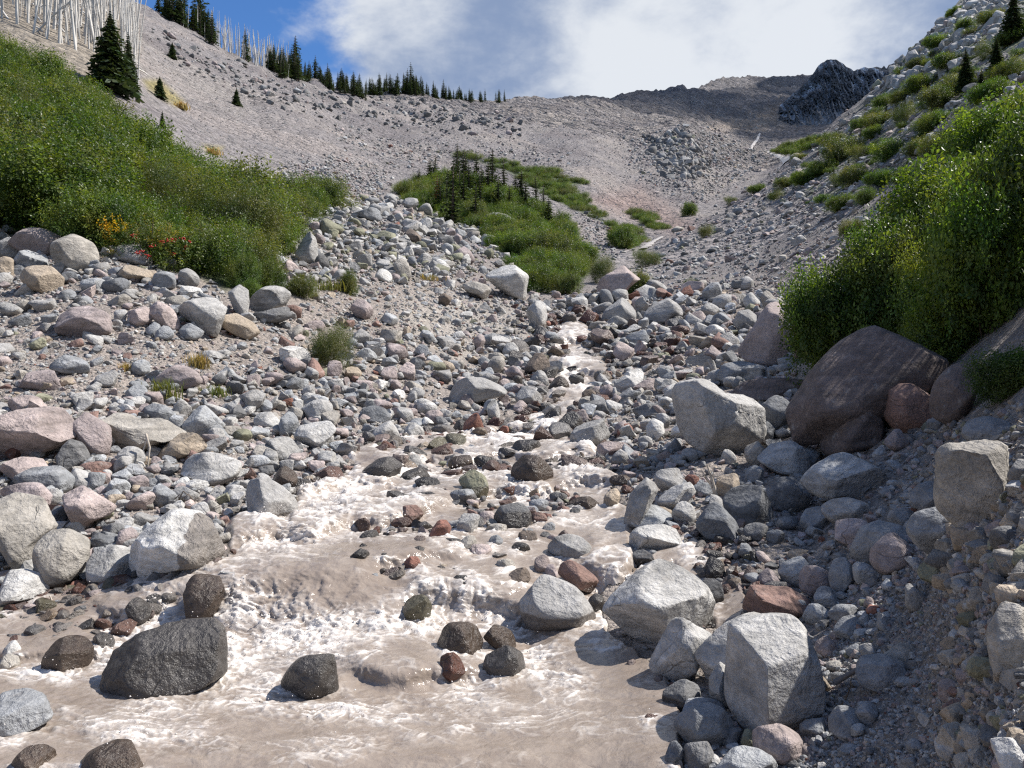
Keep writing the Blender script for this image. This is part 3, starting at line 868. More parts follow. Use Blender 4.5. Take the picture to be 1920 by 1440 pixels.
R('A', [(40, 120), (150, 90), (260, 75), (330, 110), (330, 160), (290, 240), (220, 255), (120, 190)], 'mv', 'big purple-brown boulder on top of the heap by the thicket', cut=[((0, -0.4, 1), 0.25), ((0.2, -1, -0.5), 0.25)], np=2)
R('A', [(-40, 140), (30, 130), (140, 190), (130, 240), (40, 260), (-40, 240)], 'g', 'grey boulder at the picture edge under the thicket')
R('A', [(60, 240), (140, 200), (230, 230), (270, 290), (220, 335), (130, 325)], 'lb', 'blue-grey and pink block wedged in the boulder heap')
R('A', [(-30, 240), (40, 245), (75, 300), (70, 350), (-30, 360)], 'tan', 'shaded tan block at the picture edge below the heap')
R('A', [(635, 260), (690, 180), (760, 165), (815, 190), (845, 260), (845, 300), (740, 290)], 'g', 'grey domed boulder beside the berry shrub', rough=0.8)
R('A', [(630, 310), (720, 290), (850, 310), (840, 355), (780, 375), (700, 385), (640, 350)], 'tan', 'flat tan slab under the grey dome by the berry shrub')
R('A', [(850, 380), (900, 340), (970, 330), (1000, 370), (980, 420), (900, 435)], 'bg', 'dark blue-grey stone below the berry shrub')
R('A', (1000, 305, 1116, 422), 'g', 'brownish round boulder at the foot of the thicket')
R('A', (575, 360, 726, 450), 'db', 'smooth dark oval cobble below the flat tan slab')
R('A', (325, 425, 422, 492), 'bg', 'small blue-grey cobble beside the orange-brown boulder')
R('A', (330, 320, 442, 402), 'db', 'dark block under the large pale round-topped boulder')
R('A', (450, 360, 585, 450), 'lb', 'pale oblong stone between dark cobbles under the heap')
R('A', (1000, 618, 1137, 716), 'bg', 'blue-grey rounded stone under the big light-grey wedge')
R('A', [(845, 520), (900, 495), (960, 530), (1000, 600), (1000, 660), (930, 640), (870, 590)], 'pk', 'pinkish tilted boulder uphill of the big wedge')
R('A', [(705, 560), (760, 520), (840, 540), (850, 590), (790, 640), (730, 625)], 'pk', 'split pale-pink wedge beside the pinkish tilted boulder')
R('A', (632, 535, 715, 618), 'lg', 'small whitish stone beside the split pale-pink wedge')
R('A', (860, 630, 982, 718), 'bg', 'blue-grey flat cobble below the pinkish tilted boulder')
R('A', (45, 565, 168, 642), 'db', 'dark slate oval half sunk in the dirt slope')
R('A', (165, 695, 258, 772), 'ol', 'yellowish lichen-coloured stone on the dirt slope')
R('A', [(1570, 790), (1620, 750), (1700, 745), (1740, 810), (1690, 870), (1610, 850)], 'wh', 'chalky white boulder beside the leafy bank shrub')
R('A', (45, 1020, 232, 1122), 'pk', 'pale pink dome behind the broad pale slab')
R('A', [(1570, 1200), (1600, 1130), (1650, 1115), (1675, 1190), (1650, 1260), (1580, 1255)], 'bg', 'tall blue-grey stone standing among cobbles')
R('A', (1490, 1260, 1682, 1392), 'lg', 'light-grey rounded boulder above the wet brown stones')
R('A', (1405, 1300, 1540, 1400), 'tg', 'greyish-tan boulder touching the light-grey rounded one')
R('A', (1220, 1190, 1358, 1275), 'tg', 'small round cream cobble downhill of the pale blue-grey boulder')
R('A', (1120, 770, 1262, 822), 'lg', 'pale flat stone near the bank grass tuft')
R('A', (1820, 820, 1930, 930), 'mv', 'mauve block at the foot of the leafy bank shrub')
R('A', (715, 820, 842, 912), 'lb', 'square blue-grey block above the pinkish-purple boulder')
R('A', (700, 960, 830, 1072), 'bg', 'blue-grey slab set edgewise near the grass tuft')
R('D', [(0, 250), (40, 195), (95, 168), (160, 180), (192, 205), (180, 270), (60, 275)], 'pk', 'pinkish ridge-backed stone under the broad pale slab')
# the bank nearer the water
R('D', [(-40, 330), (60, 318), (150, 340), (180, 420), (205, 460), (165, 520), (160, 590), (110, 640), (0, 625), (-40, 500)], 'tg', 'big cream boulder cut by the picture edge near the water', cut=[((0.3, -0.6, 1), 0.2), ((0.9, -0.6, 0), 0.12)], np=3)
R('D', [(150, 600), (180, 500), (240, 465), (310, 480), (345, 540), (340, 620), (300, 680), (240, 725), (180, 700)], 'tg', 'round grey-tan boulder with dry roots caught on its foot', np=4)
R('D', [(365, 600), (380, 555), (430, 530), (540, 550), (520, 640), (490, 690), (380, 695)], 'lg', 'whitish flat-faced block beside the rooted boulder', cut=[((0.4, -1, 0.6), 0.25)], np=2)
R('D', [(520, 600), (560, 520), (620, 440), (690, 385), (780, 390), (850, 440), (910, 480), (917, 540), (870, 600), (760, 618), (690, 630), (600, 662), (525, 655)], 'wh', 'large cream boulder with a wet brown end in the stream', cut=[((0.6, -0.6, 0.9), 0.22), ((-0.9, -0.8, 0.0), 0.25)], np=3, wet=0.5, wetside=1, rough=1.5)
R('D', [(-30, 660), (60, 640), (140, 640), (160, 710), (60, 755), (0, 790), (-30, 790)], 'wh', 'white flat boulder at the picture edge above the shallows', cut=[((0, -0.4, 1), 0.3)])
R('D', [(-10, 300), (100, 272), (190, 285), (215, 330), (200, 390), (140, 360), (-10, 330)], 'mv', 'purple slab behind the big cream boulder')
R('D', [(235, 335), (330, 285), (400, 310), (460, 370), (440, 410), (390, 435), (360, 478), (300, 420)], 'pk', 'pink-grey wedge pointing down to the water', cut=[((-0.3, -0.6, 1), 0.25), ((0.9, -0.5, 0), 0.2)], np=2)
R('D', (185, 370, 267, 462), 'db', 'dark cobble wedged beside the pink-grey wedge')
R('D', [(50, 240), (130, 215), (240, 205), (300, 260), (290, 310), (190, 290), (70, 275)], 'bg', 'long blue-grey slab below the broad pale slab')
R('D', [(990, 335), (1012, 265), (1090, 250), (1150, 290), (1200, 350), (1208, 405), (1190, 435), (1090, 438), (1000, 415)], 'g', 'grey boulder standing in the stream with a black left face', cut=[((0.6, -0.5, 0.8), 0.22), ((-1, -0.6, -0.1), 0.28)], np=1, wet=0.28)
R('D', [(445, 1010), (520, 920), (620, 880), (740, 850), (860, 845), (910, 890), (920, 970), (928, 1045), (860, 1095), (740, 1118), (640, 1150), (520, 1135), (485, 1075)], 'dg', 'huge dark wet boulder below the main cascade', wet=1, cut=[((0, -0.5, 1), 0.3), ((0.2, -1, 0.1), 0.22), ((-0.8, -0.8, 0.3), 0.2)], np=2, rough=1.4)
R('D', [(1140, 1130), (1200, 1020), (1260, 970), (1340, 965), (1390, 1000), (1387, 1085), (1372, 1165), (1290, 1150), (1200, 1162)], 'dg', 'black wet rounded boulder in midstream beside the pour-over', wet=1, cut=[((1, -0.4, 0.1), 0.2)], np=2, rough=0.6)
R('D', [(-60, 1170), (60, 1140), (140, 1160), (207, 1240), (120, 1290), (0, 1320), (-60, 1320)], 'bg', 'grey boulder with dry top at the pool edge', wet=0.42, cut=[((0, -0.3, 1), 0.3)], np=2)
R('D', [(35, 1440), (90, 1370), (160, 1357), (205, 1390), (200, 1470), (40, 1480)], 'wb', 'brown wet stone poking from the lower pool', wet=1)
R('D', [(295, 1460), (360, 1385), (450, 1345), (520, 1350), (580, 1400), (600, 1490), (295, 1490)], 'wb', 'broad brown wet boulder cut by the bottom picture edge', wet=1, rough=0.6)
R('D', [(745, 800), (760, 720), (752, 680), (790, 655), (870, 660), (922, 680), (892, 760), (872, 825), (790, 840)], 'wb', 'dark rusty wet boulder above the huge dark one', wet=1)
R('D', [(185, 1020), (215, 930), (290, 905), (360, 925), (367, 1000), (290, 1058), (210, 1058)], 'wb', 'brown wet block at the edge of the shallows', wet=1)
R('D', (370, 885, 468, 972), 'dg', 'wet grey-green cobble beside the brown wet block', wet=1)
R('D', (515, 745, 622, 852), 'dg', 'dark wet rounded stone beside the little cascade', wet=1)
R('D', [(15, 940), (50, 925), (85, 970), (70, 1010), (25, 990)], 'wh', 'small bright white stone in the shallows')
R('D', (0, 975, 75, 1045), 'tg', 'tan stone under the small bright white stone', wet=0.4)
R('D', (370, 475, 492, 562), 'db', 'dark rounded cobble above the whitish flat-faced block')
R('D', (470, 458, 552, 546), 'mv', 'mauve cobble beside the dark rounded cobble')
R('D', (515, 308, 628, 392), 'pk', 'pink-tan rounded stone on the cobble bank')
R('D', (525, 245, 607, 312), 'mv', 'mauve angular cobble above the pink-tan stone')
R('D', [(630, 320), (660, 280), (715, 330), (720, 375), (660, 380)], 'bg', 'blue-grey wedge leaning beside the pink-tan stone')
R('D', [(740, 215), (800, 160), (870, 148), (980, 190), (970, 245), (900, 290), (830, 255)], 'lg', 'pale faceted boulder below the tan boulder', cut=[((0.6, -0.8, 0.6), 0.25), ((-0.7, -0.8, 0.4), 0.2)], np=2)
R('D', (910, 280, 1003, 352), 'lg', 'light-grey stone behind the boulder with the black face')
R('D', (1105, 205, 1222, 306), 'wb', 'wet brown boulder at the stream margin', wet=1)
R('D', [(1280, 228), (1340, 205), (1400, 215), (1422, 258), (1330, 275)], 'rb', 'flat wet red-brown slab beside the side cascade', wet=1)
R('D', (1268, 150, 1360, 205), 'rb', 'wet red-brown cobble above the flat red-brown slab', wet=1)
R('D', (738, 258, 858, 312), 'wh', 'flat white slab on the cobble bank')
R('D', [(270, 230), (310, 215), (380, 245), (420, 280), (400, 305), (310, 290)], 'g', 'grey-brown slab beside the long blue-grey slab')
R('D', (425, 250, 528, 335), 'lb', 'pale blue-grey cobble beside the mauve angular cobble')
R('D', (325, 185, 455, 240), 'rb', 'brick-brown stone under the purple-grey block')
R('D', (455, 195, 600, 252), 'bg', 'flat blue-grey slab under the small angular whitish block')
R('D', (640, 190, 722, 238), 'g', 'grey oblong cobble above the blue-grey wedge')
R('D', (830, 340, 905, 415), 'tg', 'small tan stone at the dry driftwood on the bank')
R('D', (770, 350, 858, 438), 'lg', 'pale pointed cobble behind the large cream boulder')
R('D', (415, 300, 512, 360), 'lb', 'pale crumbly cobble above the dark rounded cobble')
# centre: upstream
R('B', [(805, 350), (850, 310), (920, 290), (990, 300), (1035, 350), (1055, 410), (1020, 490), (950, 475), (870, 420)], 'wh', 'great smooth white boulder at the end of the mid-valley shrubs', rough=0.5, cut=[((-0.3, -0.7, 1), 0.2), ((0.8, -0.7, -0.1), 0.2)], np=1)
R('B', [(1040, 570), (1080, 500), (1130, 490), (1160, 540), (1150, 600), (1110, 655), (1060, 610)], 'lg', 'tall pale boulder downstream of the great white one')
R('B', [(1460, 600), (1510, 510), (1570, 468), (1630, 500), (1658, 570), (1645, 625), (1550, 630)], 'g', 'grey pyramid boulder above the upper stream', cut=[((0.8, -0.6, 0.6), 0.2), ((-0.6, -1, 0.2), 0.2)], np=1)
R('B', [(1690, 615), (1710, 550), (1780, 490), (1850, 470), (1915, 520), (1905, 585), (1850, 605), (1800, 632)], 'g', 'big brown-grey boulder next to the grey pyramid', cut=[((0.8, -0.5, 0.7), 0.2), ((-0.5, -1, 0), 0.25)], np=1)
R('B', [(1440, 460), (1460, 380), (1530, 330), (1590, 290), (1670, 300), (1690, 335), (1600, 420), (1560, 470), (1480, 495)], 'pk', 'pale mauve slab-boulder among the shrubs up the valley')
R('B', [(600, 1020), (640, 960), (720, 920), (800, 925), (900, 960), (945, 985), (900, 1025), (800, 1055), (700, 1095), (640, 1065)], 'g', 'long grey two-faced slab beside the stream', cut=[((0.4, -0.6, 1), 0.22), ((-0.9, -0.9, 0.3), 0.25)], np=1)
R('B', [(975, 1010), (1000, 970), (1080, 980), (1132, 1040), (1112, 1090), (1010, 1090)], 'g', 'grey-brown block between the long slab and the water', wet=0.25)
R('B', [(1012, 915), (1060, 830), (1110, 780), (1162, 820), (1172, 875), (1100, 910), (1040, 925)], 'wb', 'brown pointed boulder with rusty streaks beside white water', wet=0.3)
R('B', [(1160, 950), (1200, 915), (1260, 925), (1285, 975), (1260, 1005), (1180, 1005)], 'wb', 'wet brown hump in the upper rapids', wet=1)
R('B', [(230, 760), (260, 725), (320, 740), (380, 790), (340, 820), (240, 800)], 'mv', 'mauve-grey stone downhill of the pale dirt scar')
R('B', (525, 688, 642, 772), 'g', 'grey block at the foot of the pale dirt scar')
R('B', (432, 648, 525, 735), 'lb', 'pale angular stone in the pale dirt scar')
R('B', [(292, 345), (310, 270), (345, 250), (380, 310), (397, 365), (330, 385)], 'tg', 'upright tan fin of rock on the moraine')
R('B', [(185, 365), (200, 310), (280, 315), (283, 390), (210, 380)], 'wh', 'white block beside the upright tan fin')
R('B', [(620, 210), (680, 180), (730, 210), (757, 262), (730, 282), (660, 245)], 'mv', 'mauve rounded boulder on the moraine slope')
R('B', (650, 228, 732, 292), 'lg', 'light-grey oval stone below the mauve moraine boulder')
R('B', [(685, 1180), (720, 1130), (770, 1122), (802, 1170), (790, 1245), (730, 1262), (690, 1245)], 'red', 'dark red wet boulder beside the upper pool', wet=0.35)
R('B', (820, 1068, 893, 1172), 'lg', 'pale upright cobble behind the dark red boulder')
R('B', [(175, 1230), (200, 1180), (260, 1165), (315, 1200), (325, 1255), (280, 1295), (190, 1290)], 'lg', 'pale domed boulder above the side cascade')
R('B', [(340, 1220), (400, 1172), (450, 1210), (468, 1265), (420, 1275), (370, 1250)], 'lg', 'pale wedge stone next to the pale domed boulder')
R('B', (115, 1078, 277, 1192), 'db', 'dark grey oval boulder in the cobble field')
R('B', (300, 1088, 407, 1194), 'g', 'grey angular cobble beside the dark oval boulder')
R('B', (465, 1103, 577, 1184), 'pk', 'pinkish flat cobble behind the dark red boulder')
R('B', [(1208, 1195), (1240, 1120), (1310, 1115), (1362, 1170), (1332, 1210), (1230, 1222)], 'dg', 'black wet stone splashed by the upper fall', wet=1)
R('B', [(1285, 1270), (1330, 1190), (1400, 1160), (1480, 1170), (1522, 1215), (1480, 1275), (1400, 1318), (1320, 1335)], 'g', 'grey angular boulder with a wet foot across from the red one', wet=0.3)
R('B', [(1440, 1312), (1500, 1285), (1600, 1290), (1637, 1332), (1560, 1365), (1460, 1355)], 'pk', 'low pinkish-brown flat-topped stone near the creek mouth')
R('B', [(1358, 1095), (1410, 1050), (1480, 1060), (1527, 1112), (1460, 1145), (1370, 1135)], 'dg', 'dark grey wedge on the far margin of the stream', wet=0.4)
R('B', (1345, 988, 1442, 1062), 'wb', 'dark brown rounded stone by the upper rapids')
R('B', [(1715, 1205), (1750, 1150), (1800, 1180), (1817, 1225), (1760, 1290), (1725, 1275)], 'wh', 'bright white cobble beside the big pale overhanging boulder')
R('B', [(1535, 965), (1570, 920), (1640, 910), (1732, 962), (1702, 1005), (1560, 1010)], 'lg', 'light-grey squarish boulder across the upper rapids')
R('B', (1570, 992, 1692, 1062), 'bg', 'blue-grey stone below the light-grey squarish boulder')
R('B', [(1640, 1110), (1690, 1075), (1760, 1065), (1815, 1100), (1780, 1150), (1680, 1150)], 'dg', 'dark boulder above the bright white cobble')
R('B', [(1450, 985), (1500, 960), (1555, 1010), (1545, 1040), (1480, 1040)], 'mv', 'mauve-brown cobble between the rapids and the squarish boulder')
R('B', (1760, 930, 1900, 1010), 'lg', 'pale flat boulder above the big pale overhanging boulder')
R('B', [(595, 1400), (640, 1362), (720, 1365), (742, 1400), (700, 1430), (620, 1430)], 'wb', 'low brown wet stone parting the middle stream', wet=1)
R('E', (905, 95, 1050, 172), 'dg', 'wet grey rounded stone washed over in the middle stream', wet=1)
R('E', [(915, 265), (912, 180), (960, 160), (1030, 165), (1085, 220), (1082, 275), (1020, 296), (950, 285)], 'wb', 'wet brown dome in the middle of the stream', wet=1, rough=0.6)
R('B', (515, 263, 612, 332), 'wh', 'chalk-white stone on the moraine slope')
R('B', [(545, 470), (580, 445), (620, 460), (600, 515), (555, 525)], 'wb', 'small rusty block in the pale dirt scar')
R('B', [(680, 400), (760, 385), (845, 425), (800, 490), (770, 470), (700, 440)], 'tg', 'tan slab breaking out of the pale dirt scar')
# in the stream
R('E', [(948, 745), (980, 660), (1060, 660), (1160, 700), (1240, 770), (1268, 815), (1180, 868), (1080, 876), (980, 858), (950, 805)], 'g', 'big smooth grey boulder in the stream with a wet flank', wet=0.5, rough=0.5, cut=[((0.2, -0.5, 1), 0.2)], np=2)
R('E', [(1105, 620), (1150, 590), (1220, 630), (1275, 680), (1252, 730), (1190, 695), (1120, 660)], 'rb', 'long red-brown stone lying on the big smooth grey boulder', perch=1)
R('E', [(1065, 525), (1120, 490), (1200, 500), (1255, 560), (1210, 605), (1120, 575), (1070, 555)], 'g', 'grey slab washed by the stream above the red-brown stone', wet=0.25, cut=[((0.1, -0.3, 1), 0.3)], np=1)
R('E', [(578, 490), (600, 430), (650, 430), (672, 465), (640, 505), (590, 520)], 'red', 'brick-red rounded stone on the midstream bar', wet=0.3)
R('E', [(690, 465), (710, 415), (770, 400), (787, 450), (750, 490), (700, 493)], 'lg', 'pale angular stone beside the brick-red stone')
R('E', [(840, 425), (880, 360), (960, 352), (997, 400), (987, 460), (900, 472)], 'dg', 'wet grey dome at the head of the midstream bar', wet=0.8, rough=0.6)
R('E', [(600, 935), (650, 855), (720, 850), (792, 900), (797, 965), (740, 1008), (640, 978)], 'wb', 'dark wet faceted boulder above the orange-red stone', wet=1)
R('E', [(795, 895), (840, 862), (900, 875), (934, 920), (922, 970), (850, 945)], 'wb', 'wet brown stone resting on the greenish one', wet=1)
R('E', [(795, 1045), (820, 940), (880, 950), (950, 990), (975, 1055), (870, 1086), (820, 1076)], 'dg', 'greenish wet rock with water sheeting off it', wet=1)
R('E', [(620, 1005), (650, 975), (700, 990), (727, 1045), (690, 1095), (640, 1065)], 'red', 'orange-red wet stone in the pool', wet=1)
R('E', [(435, 415), (460, 370), (520, 365), (554, 405), (500, 428)], 'rb', 'pale-topped reddish stone parting the current', wet=0.5)
R('E', (415, 415, 520, 455), 'rb', 'low wet red slab under the pale-topped reddish stone', wet=1)
R('E', (513, 248, 628, 312), 'dk', 'black wet flat stone in the upper bar', wet=1)
R('E', [(692, 265), (740, 220), (800, 235), (822, 300), (800, 345), (740, 315)], 'ol', 'olive-tan wet slab facing the current', wet=0.6)
R('E', (760, 160, 840, 220), 'dg', 'wet dark stone beside the low brown stone', wet=1)
R('E', [(285, 240), (350, 180), (430, 165), (467, 200), (440, 265), (350, 275)], 'dg', 'dark smooth wet boulder by the side cascade', wet=1, rough=0.5)
R('E', (468, 210, 590, 280), 'dg', 'wet stone with water pouring round it under the side cascade', wet=1)
R('E', (395, 305, 505, 365), 'dg', 'low dark wet stone at the edge of white water', wet=1)
R('E', (500, 310, 625, 365), 'dk', 'low black wet stone under the black flat stone', wet=1)
R('E', (655, 298, 775, 362), 'bg', 'blue-grey wet stone below the olive-tan slab', wet=0.8)
R('E', [(468, 780), (500, 735), (560, 750), (588, 810), (560, 842), (490, 835)], 'ol', 'olive wet cobble under the second fall', wet=1)
R('E', (655, 652, 788, 730), 'dg', 'wet stone under a curtain of water', wet=1)
R('E', [(878, 685), (920, 630), (987, 622), (992, 662), (940, 695), (900, 716)], 'wb', 'dark brown stone beside the big smooth grey boulder', wet=0.6)
R('E', (1003, 568, 1078, 658), 'pk', 'pinkish cobble on the big smooth grey boulder', perch=1)
R('E', (1040, 606, 1108, 672), 'mv', 'mauve cobble beside the pinkish cobble', perch=1)
R('E', (742, 528, 838, 584), 'pk', 'pale pink cobble on the midstream bar')
R('E', [(690, 540), (715, 500), (770, 490), (768, 540), (720, 566)], 'tg', 'pale flat slab on the midstream bar')
R('E', (470, 576, 547, 642), 'red', 'small orange-red stone alone in the current', wet=0.7)
R('E', (350, 555, 432, 598), 'dg', 'low dark stone nearly covered by water', wet=1)
R('E', (850, 585, 930, 652), 'tg', 'tan cobble on the end of the midstream bar', wet=0.3)
R('E', (905, 515, 992, 575), 'dg', 'wet grey cobble on the midstream bar', wet=1)
R('E', (800, 440, 905, 490), 'tg', 'long tan cobble on the midstream bar')
R('E', (820, 485, 882, 550), 'bg', 'blue-grey block on the midstream bar')
R('E', (935, 470, 1020, 530), 'wb', 'brown flat stone on the midstream bar')
R('E', (995, 392, 1065, 455), 'rb', 'dark red-brown cobble beside the wet grey dome', wet=0.6)
R('E', (985, 338, 1068, 395), 'bg', 'blue-grey cobble behind the wet grey dome')
R('E', (780, 390, 858, 445), 'pk', 'pinkish cobble beside the pale angular stone', wet=0.3)
R('E', (605, 500, 740, 556), 'dg', 'long wet stone below the brick-red stone', wet=1)
R('E', [(1290, 380), (1300, 310), (1340, 298), (1362, 330), (1340, 392)], 'tan', 'tan upright stone at the far stream margin')
R('E', (1220, 725, 1300, 810), 'dg', 'dark wet stone beside the big smooth grey boulder', wet=1)
R('E', (1440, 1225, 1548, 1272), 'rb', 'flat red-brown wet stone at the pool edge', wet=1)
R('E', (1100, 365, 1155, 410), 'rb', 'small reddish stone in the side current', wet=0.6)
R('E', (1310, 240, 1420, 282), 'wb', 'dark flat stone above the tan upright stone', wet=1)
R('E', (1130, 330, 1280, 400), 'wb', 'low pinkish-brown stone washed by the side current', wet=1)
# shaded gravel bank
R('F', [(-110, 800), (-60, 740), (30, 660), (130, 602), (220, 640), (310, 710), (345, 780), (362, 875), (270, 910), (210, 930), (120, 950), (60, 940), (-20, 890), (-70, 840)], 'lg', 'largest pale boulder leaning over the pool', cut=[((0.1, -0.5, 1), 0.25), ((0.4, -1, 0.1), 0.2), ((-0.7, -1, -0.9), 0.3)], np=1)
R('F', [(85, 1045), (130, 940), (190, 840), (260, 820), (320, 860), (345, 910), (280, 1005), (240, 1095), (140, 1088)], 'lg', 'pale egg-shaped boulder below the largest pale boulder', rough=0.8)
R('F', [(275, 1075), (290, 960), (350, 890), (440, 840), (520, 810), (572, 835), (460, 900), (425, 1005), (400, 1105), (340, 1135)], 'lg', 'pale boulder leaning behind the upright block')
R('F', [(430, 880), (490, 850), (600, 832), (690, 830), (725, 880), (740, 980), (760, 1090), (745, 1170), (690, 1225), (620, 1282), (530, 1297), (450, 1255), (412, 1195), (420, 1040)], 'lg', 'tall pale upright block nearest the camera', cut=[((-0.05, -0.45, 1), 0.20), ((-0.98, -0.35, 0.1), 0.14), ((0.30, -1, 0.10), 0.22), ((0.7, -0.5, 0.6), 0.12), ((0.3, -0.8, -0.7), 0.15)], np=-3, blk=0.42, dep=1.0, rough=0.7)
R('F', [(335, 1180), (332, 1060), (380, 1020), (425, 1030), (420, 1195)], 'lg', 'narrow grey stone squeezed beside the upright block')
R('F', (135, 1085, 298, 1205), 'dg', 'dark wet mottled stone at the pool edge under the egg-shaped boulder', wet=0.5)
R('F', [(192, 1295), (240, 1220), (330, 1190), (400, 1220), (432, 1285), (370, 1345), (260, 1358), (200, 1338)], 'bg', 'broad blue-grey boulder at the pool corner', rough=0.6)
R('F', (218, 1163, 402, 1238), 'bg', 'blue-grey stone above the broad pool-corner boulder')
R('F', [(518, 1310), (570, 1270), (640, 1272), (708, 1310), (703, 1375), (640, 1418), (540, 1388)], 'pk', 'pinkish boulder half in sun below the upright block')
R('F', [(350, 1440), (400, 1390), (480, 1372), (570, 1385), (615, 1440), (600, 1490), (370, 1490)], 'lb', 'blue-grey boulder cut by the bottom edge below the pinkish one')
R('F', (375, 1278, 472, 1355), 'db', 'dark cobble between the upright block and the pool corner')
R('F', (143, 1328, 228, 1440), 'db', 'dark stone at the shaded lip of the pool')
R('F', (228, 1340, 352, 1455), 'dg', 'dark oval stone under the broad pool-corner boulder')
R('F', (455, 1290, 525, 1375), 'ol', 'small greenish-yellow stone under the upright block')
R('F', [(483, 775), (505, 700), (620, 705), (720, 715), (758, 762), (690, 805), (590, 835), (490, 815)], 'rb', 'flat dull-red slab in the shade of the gravel bank', cut=[((0.1, -0.4, 1), 0.3)], np=1)
R('F', (645, 745, 728, 815), 'lb', 'pale stone lying on the flat dull-red slab', perch=1)
R('F', (718, 770, 818, 858), 'lb', 'round blue-grey cobble beside the flat dull-red slab')
R('F', [(755, 740), (790, 700), (850, 715), (875, 760), (840, 795), (770, 790)], 'bg', 'blue-grey block above the round cobble by the red slab')
R('F', [(838, 890), (880, 835), (930, 822), (955, 865), (910, 912), (860, 912)], 'bg', 'angular grey stone below the blue-grey block on gravel')
R('F', (815, 768, 968, 848), 'bg', 'long grey cobble beside the round cobble by the red slab')
R('F', [(530, 690), (560, 625), (590, 630), (625, 705)], 'mv', 'small mauve pyramid above the flat dull-red slab')
R('F', [(612, 640), (650, 580), (700, 575), (728, 620), (690, 705), (640, 700)], 'lb', 'light-grey block above the mauve pyramid')
R('F', (700, 615, 828, 745), 'mv', 'dark mauve boulder beside the light-grey block')
R('F', [(825, 660), (850, 585), (920, 590), (930, 690), (880, 730), (835, 715)], 'bg', 'blue-grey block behind the dark mauve boulder')
R('F', (915, 598, 1003, 698), 'lb', 'square grey stone beside the blue-grey block')
R('F', [(908, 560), (960, 470), (1040, 435), (1110, 460), (1160, 500), (1150, 560), (1010, 605), (930, 595)], 'bg', 'big blue-grey rounded boulder in the shade', rough=0.7)
R('F', [(995, 600), (1010, 520), (1080, 480), (1150, 490), (1200, 585), (1100, 632), (1020, 640)], 'mv', 'dark purple-grey boulder in front of the big rounded one')
R('F', [(1148, 475), (1180, 400), (1270, 375), (1330, 430), (1372, 475), (1300, 545), (1240, 577), (1190, 545)], 'bg', 'mauve-blue boulder against the dirt cut', cut=[((-0.4, -0.6, 1), 0.2)], np=3)
R('F', (788, 333, 998, 444), 'g', 'smooth grey oval boulder under the pale shield-shaped slab', rough=0.5)
R('F', [(712, 275), (770, 210), (860, 160), (925, 150), (1000, 210), (1048, 272), (1032, 325), (960, 357), (850, 320), (770, 330)], 'lb', 'pale shield-shaped slab in the shade', cut=[((-0.2, -0.6, 1), 0.3), ((0.2, -1, -0.4), 0.2)], np=1)
R('F', (553, 243, 748, 398), 'db', 'dark banded oval boulder beside the pale shield-shaped slab', rough=0.6)
R('F', [(533, 175), (580, 105), (650, 98), (710, 140), (738, 205), (690, 250), (600, 230)], 'lb', 'pale blue-grey boulder above the dark banded one')
R('F', (473, 103, 565, 218), 'tg', 'grey-tan boulder beside the pale blue-grey boulder')
R('F', (697, 125, 795, 205), 'lb', 'blue-grey stone tucked under the brown round boulder')
R('F', [(393, 330), (430, 285), (520, 290), (575, 340), (605, 400), (560, 440), (450, 445), (410, 400)], 'db', 'dark blue-grey boulder in the shaded cluster')
R('F', [(270, 450), (330, 370), (390, 355), (440, 420), (452, 490), (390, 522), (310, 500)], 'db', 'sunlit-topped dark boulder at the creek head')
R('F', (833, 418, 998, 522), 'mv', 'mauve-grey oval boulder under the smooth grey oval')
R('F', [(698, 440), (730, 380), (790, 368), (830, 420), (830, 470), (740, 475)], 'bg', 'blue-grey pointed boulder beside the smooth grey oval')
R('F', [(1063, 420), (1090, 375), (1160, 380), (1178, 440), (1130, 475), (1075, 460)], 'bg', 'grey boulder between the big rounded one and the dirt')
R('F', [(1158, 370), (1180, 300), (1240, 268), (1292, 300), (1280, 370), (1220, 395)], 'bg', 'grey-mauve boulder under the dirt cut rock')
R('F', (460, 435, 580, 512), 'dg', 'dark grey angular stone in the shaded cluster')
R('F', (560, 465, 640, 525), 'bg', 'mauve-blue angular stone beside the dark angular one')
R('F', (605, 405, 700, 465), 'db', 'dark cobble under the dark banded oval boulder')
R('F', (470, 200, 555, 275), 'bg', 'grey cobble above the dark blue-grey boulder')
R('F', [(300, 665), (325, 580), (360, 578), (412, 665), (350, 672)], 'dk', 'black wet wedge splitting the little creek', wet=1)
R('F', (280, 670, 385, 800), 'dk', 'black wet block beside the little creek', wet=0.6)
R('F', (925, 985, 1155, 1112), 'bg', 'flat-bottomed grey boulder half buried in gravel')
R('F', (1183, 588, 1298, 688), 'ol', 'greenish-grey stone on the gravel slope')
R('F', [(1258, 1345), (1320, 1270), (1370, 1262), (1390, 1310), (1340, 1385), (1270, 1398)], 'lg', 'light-grey oblong stone sunk in the gravel slope')
R('F', (760, 903, 858, 988), 'mv', 'mauve cobble beside the upright block on gravel')
R('F', [(748, 1060), (790, 1055), (835, 1110), (800, 1150), (750, 1110)], 'tan', 'tan chip of rock against the upright block')
R('F', (740, 1120, 800, 1190), 'wh', 'sunlit white chip against the upright block')
R('F', (818, 1192, 975, 1325), 'bg', 'grey boulder at the foot of the gravel slope')
R('F', (700, 1238, 825, 1315), 'bg', 'flat blue-grey stone under the upright block')
R('F', (925, 1178, 1035, 1265), 'bg', 'rounded grey stone on the lower gravel')
R('F', (900, 1260, 980, 1312), 'lb', 'pale cobble on the lower gravel')
R('F', (1125, 690, 1215, 800), 'g', 'grey upright stone half buried near the dirt cut')
R('F', (945, 930, 1030, 990), 'g', 'grey cobble above the flat-bottomed boulder')
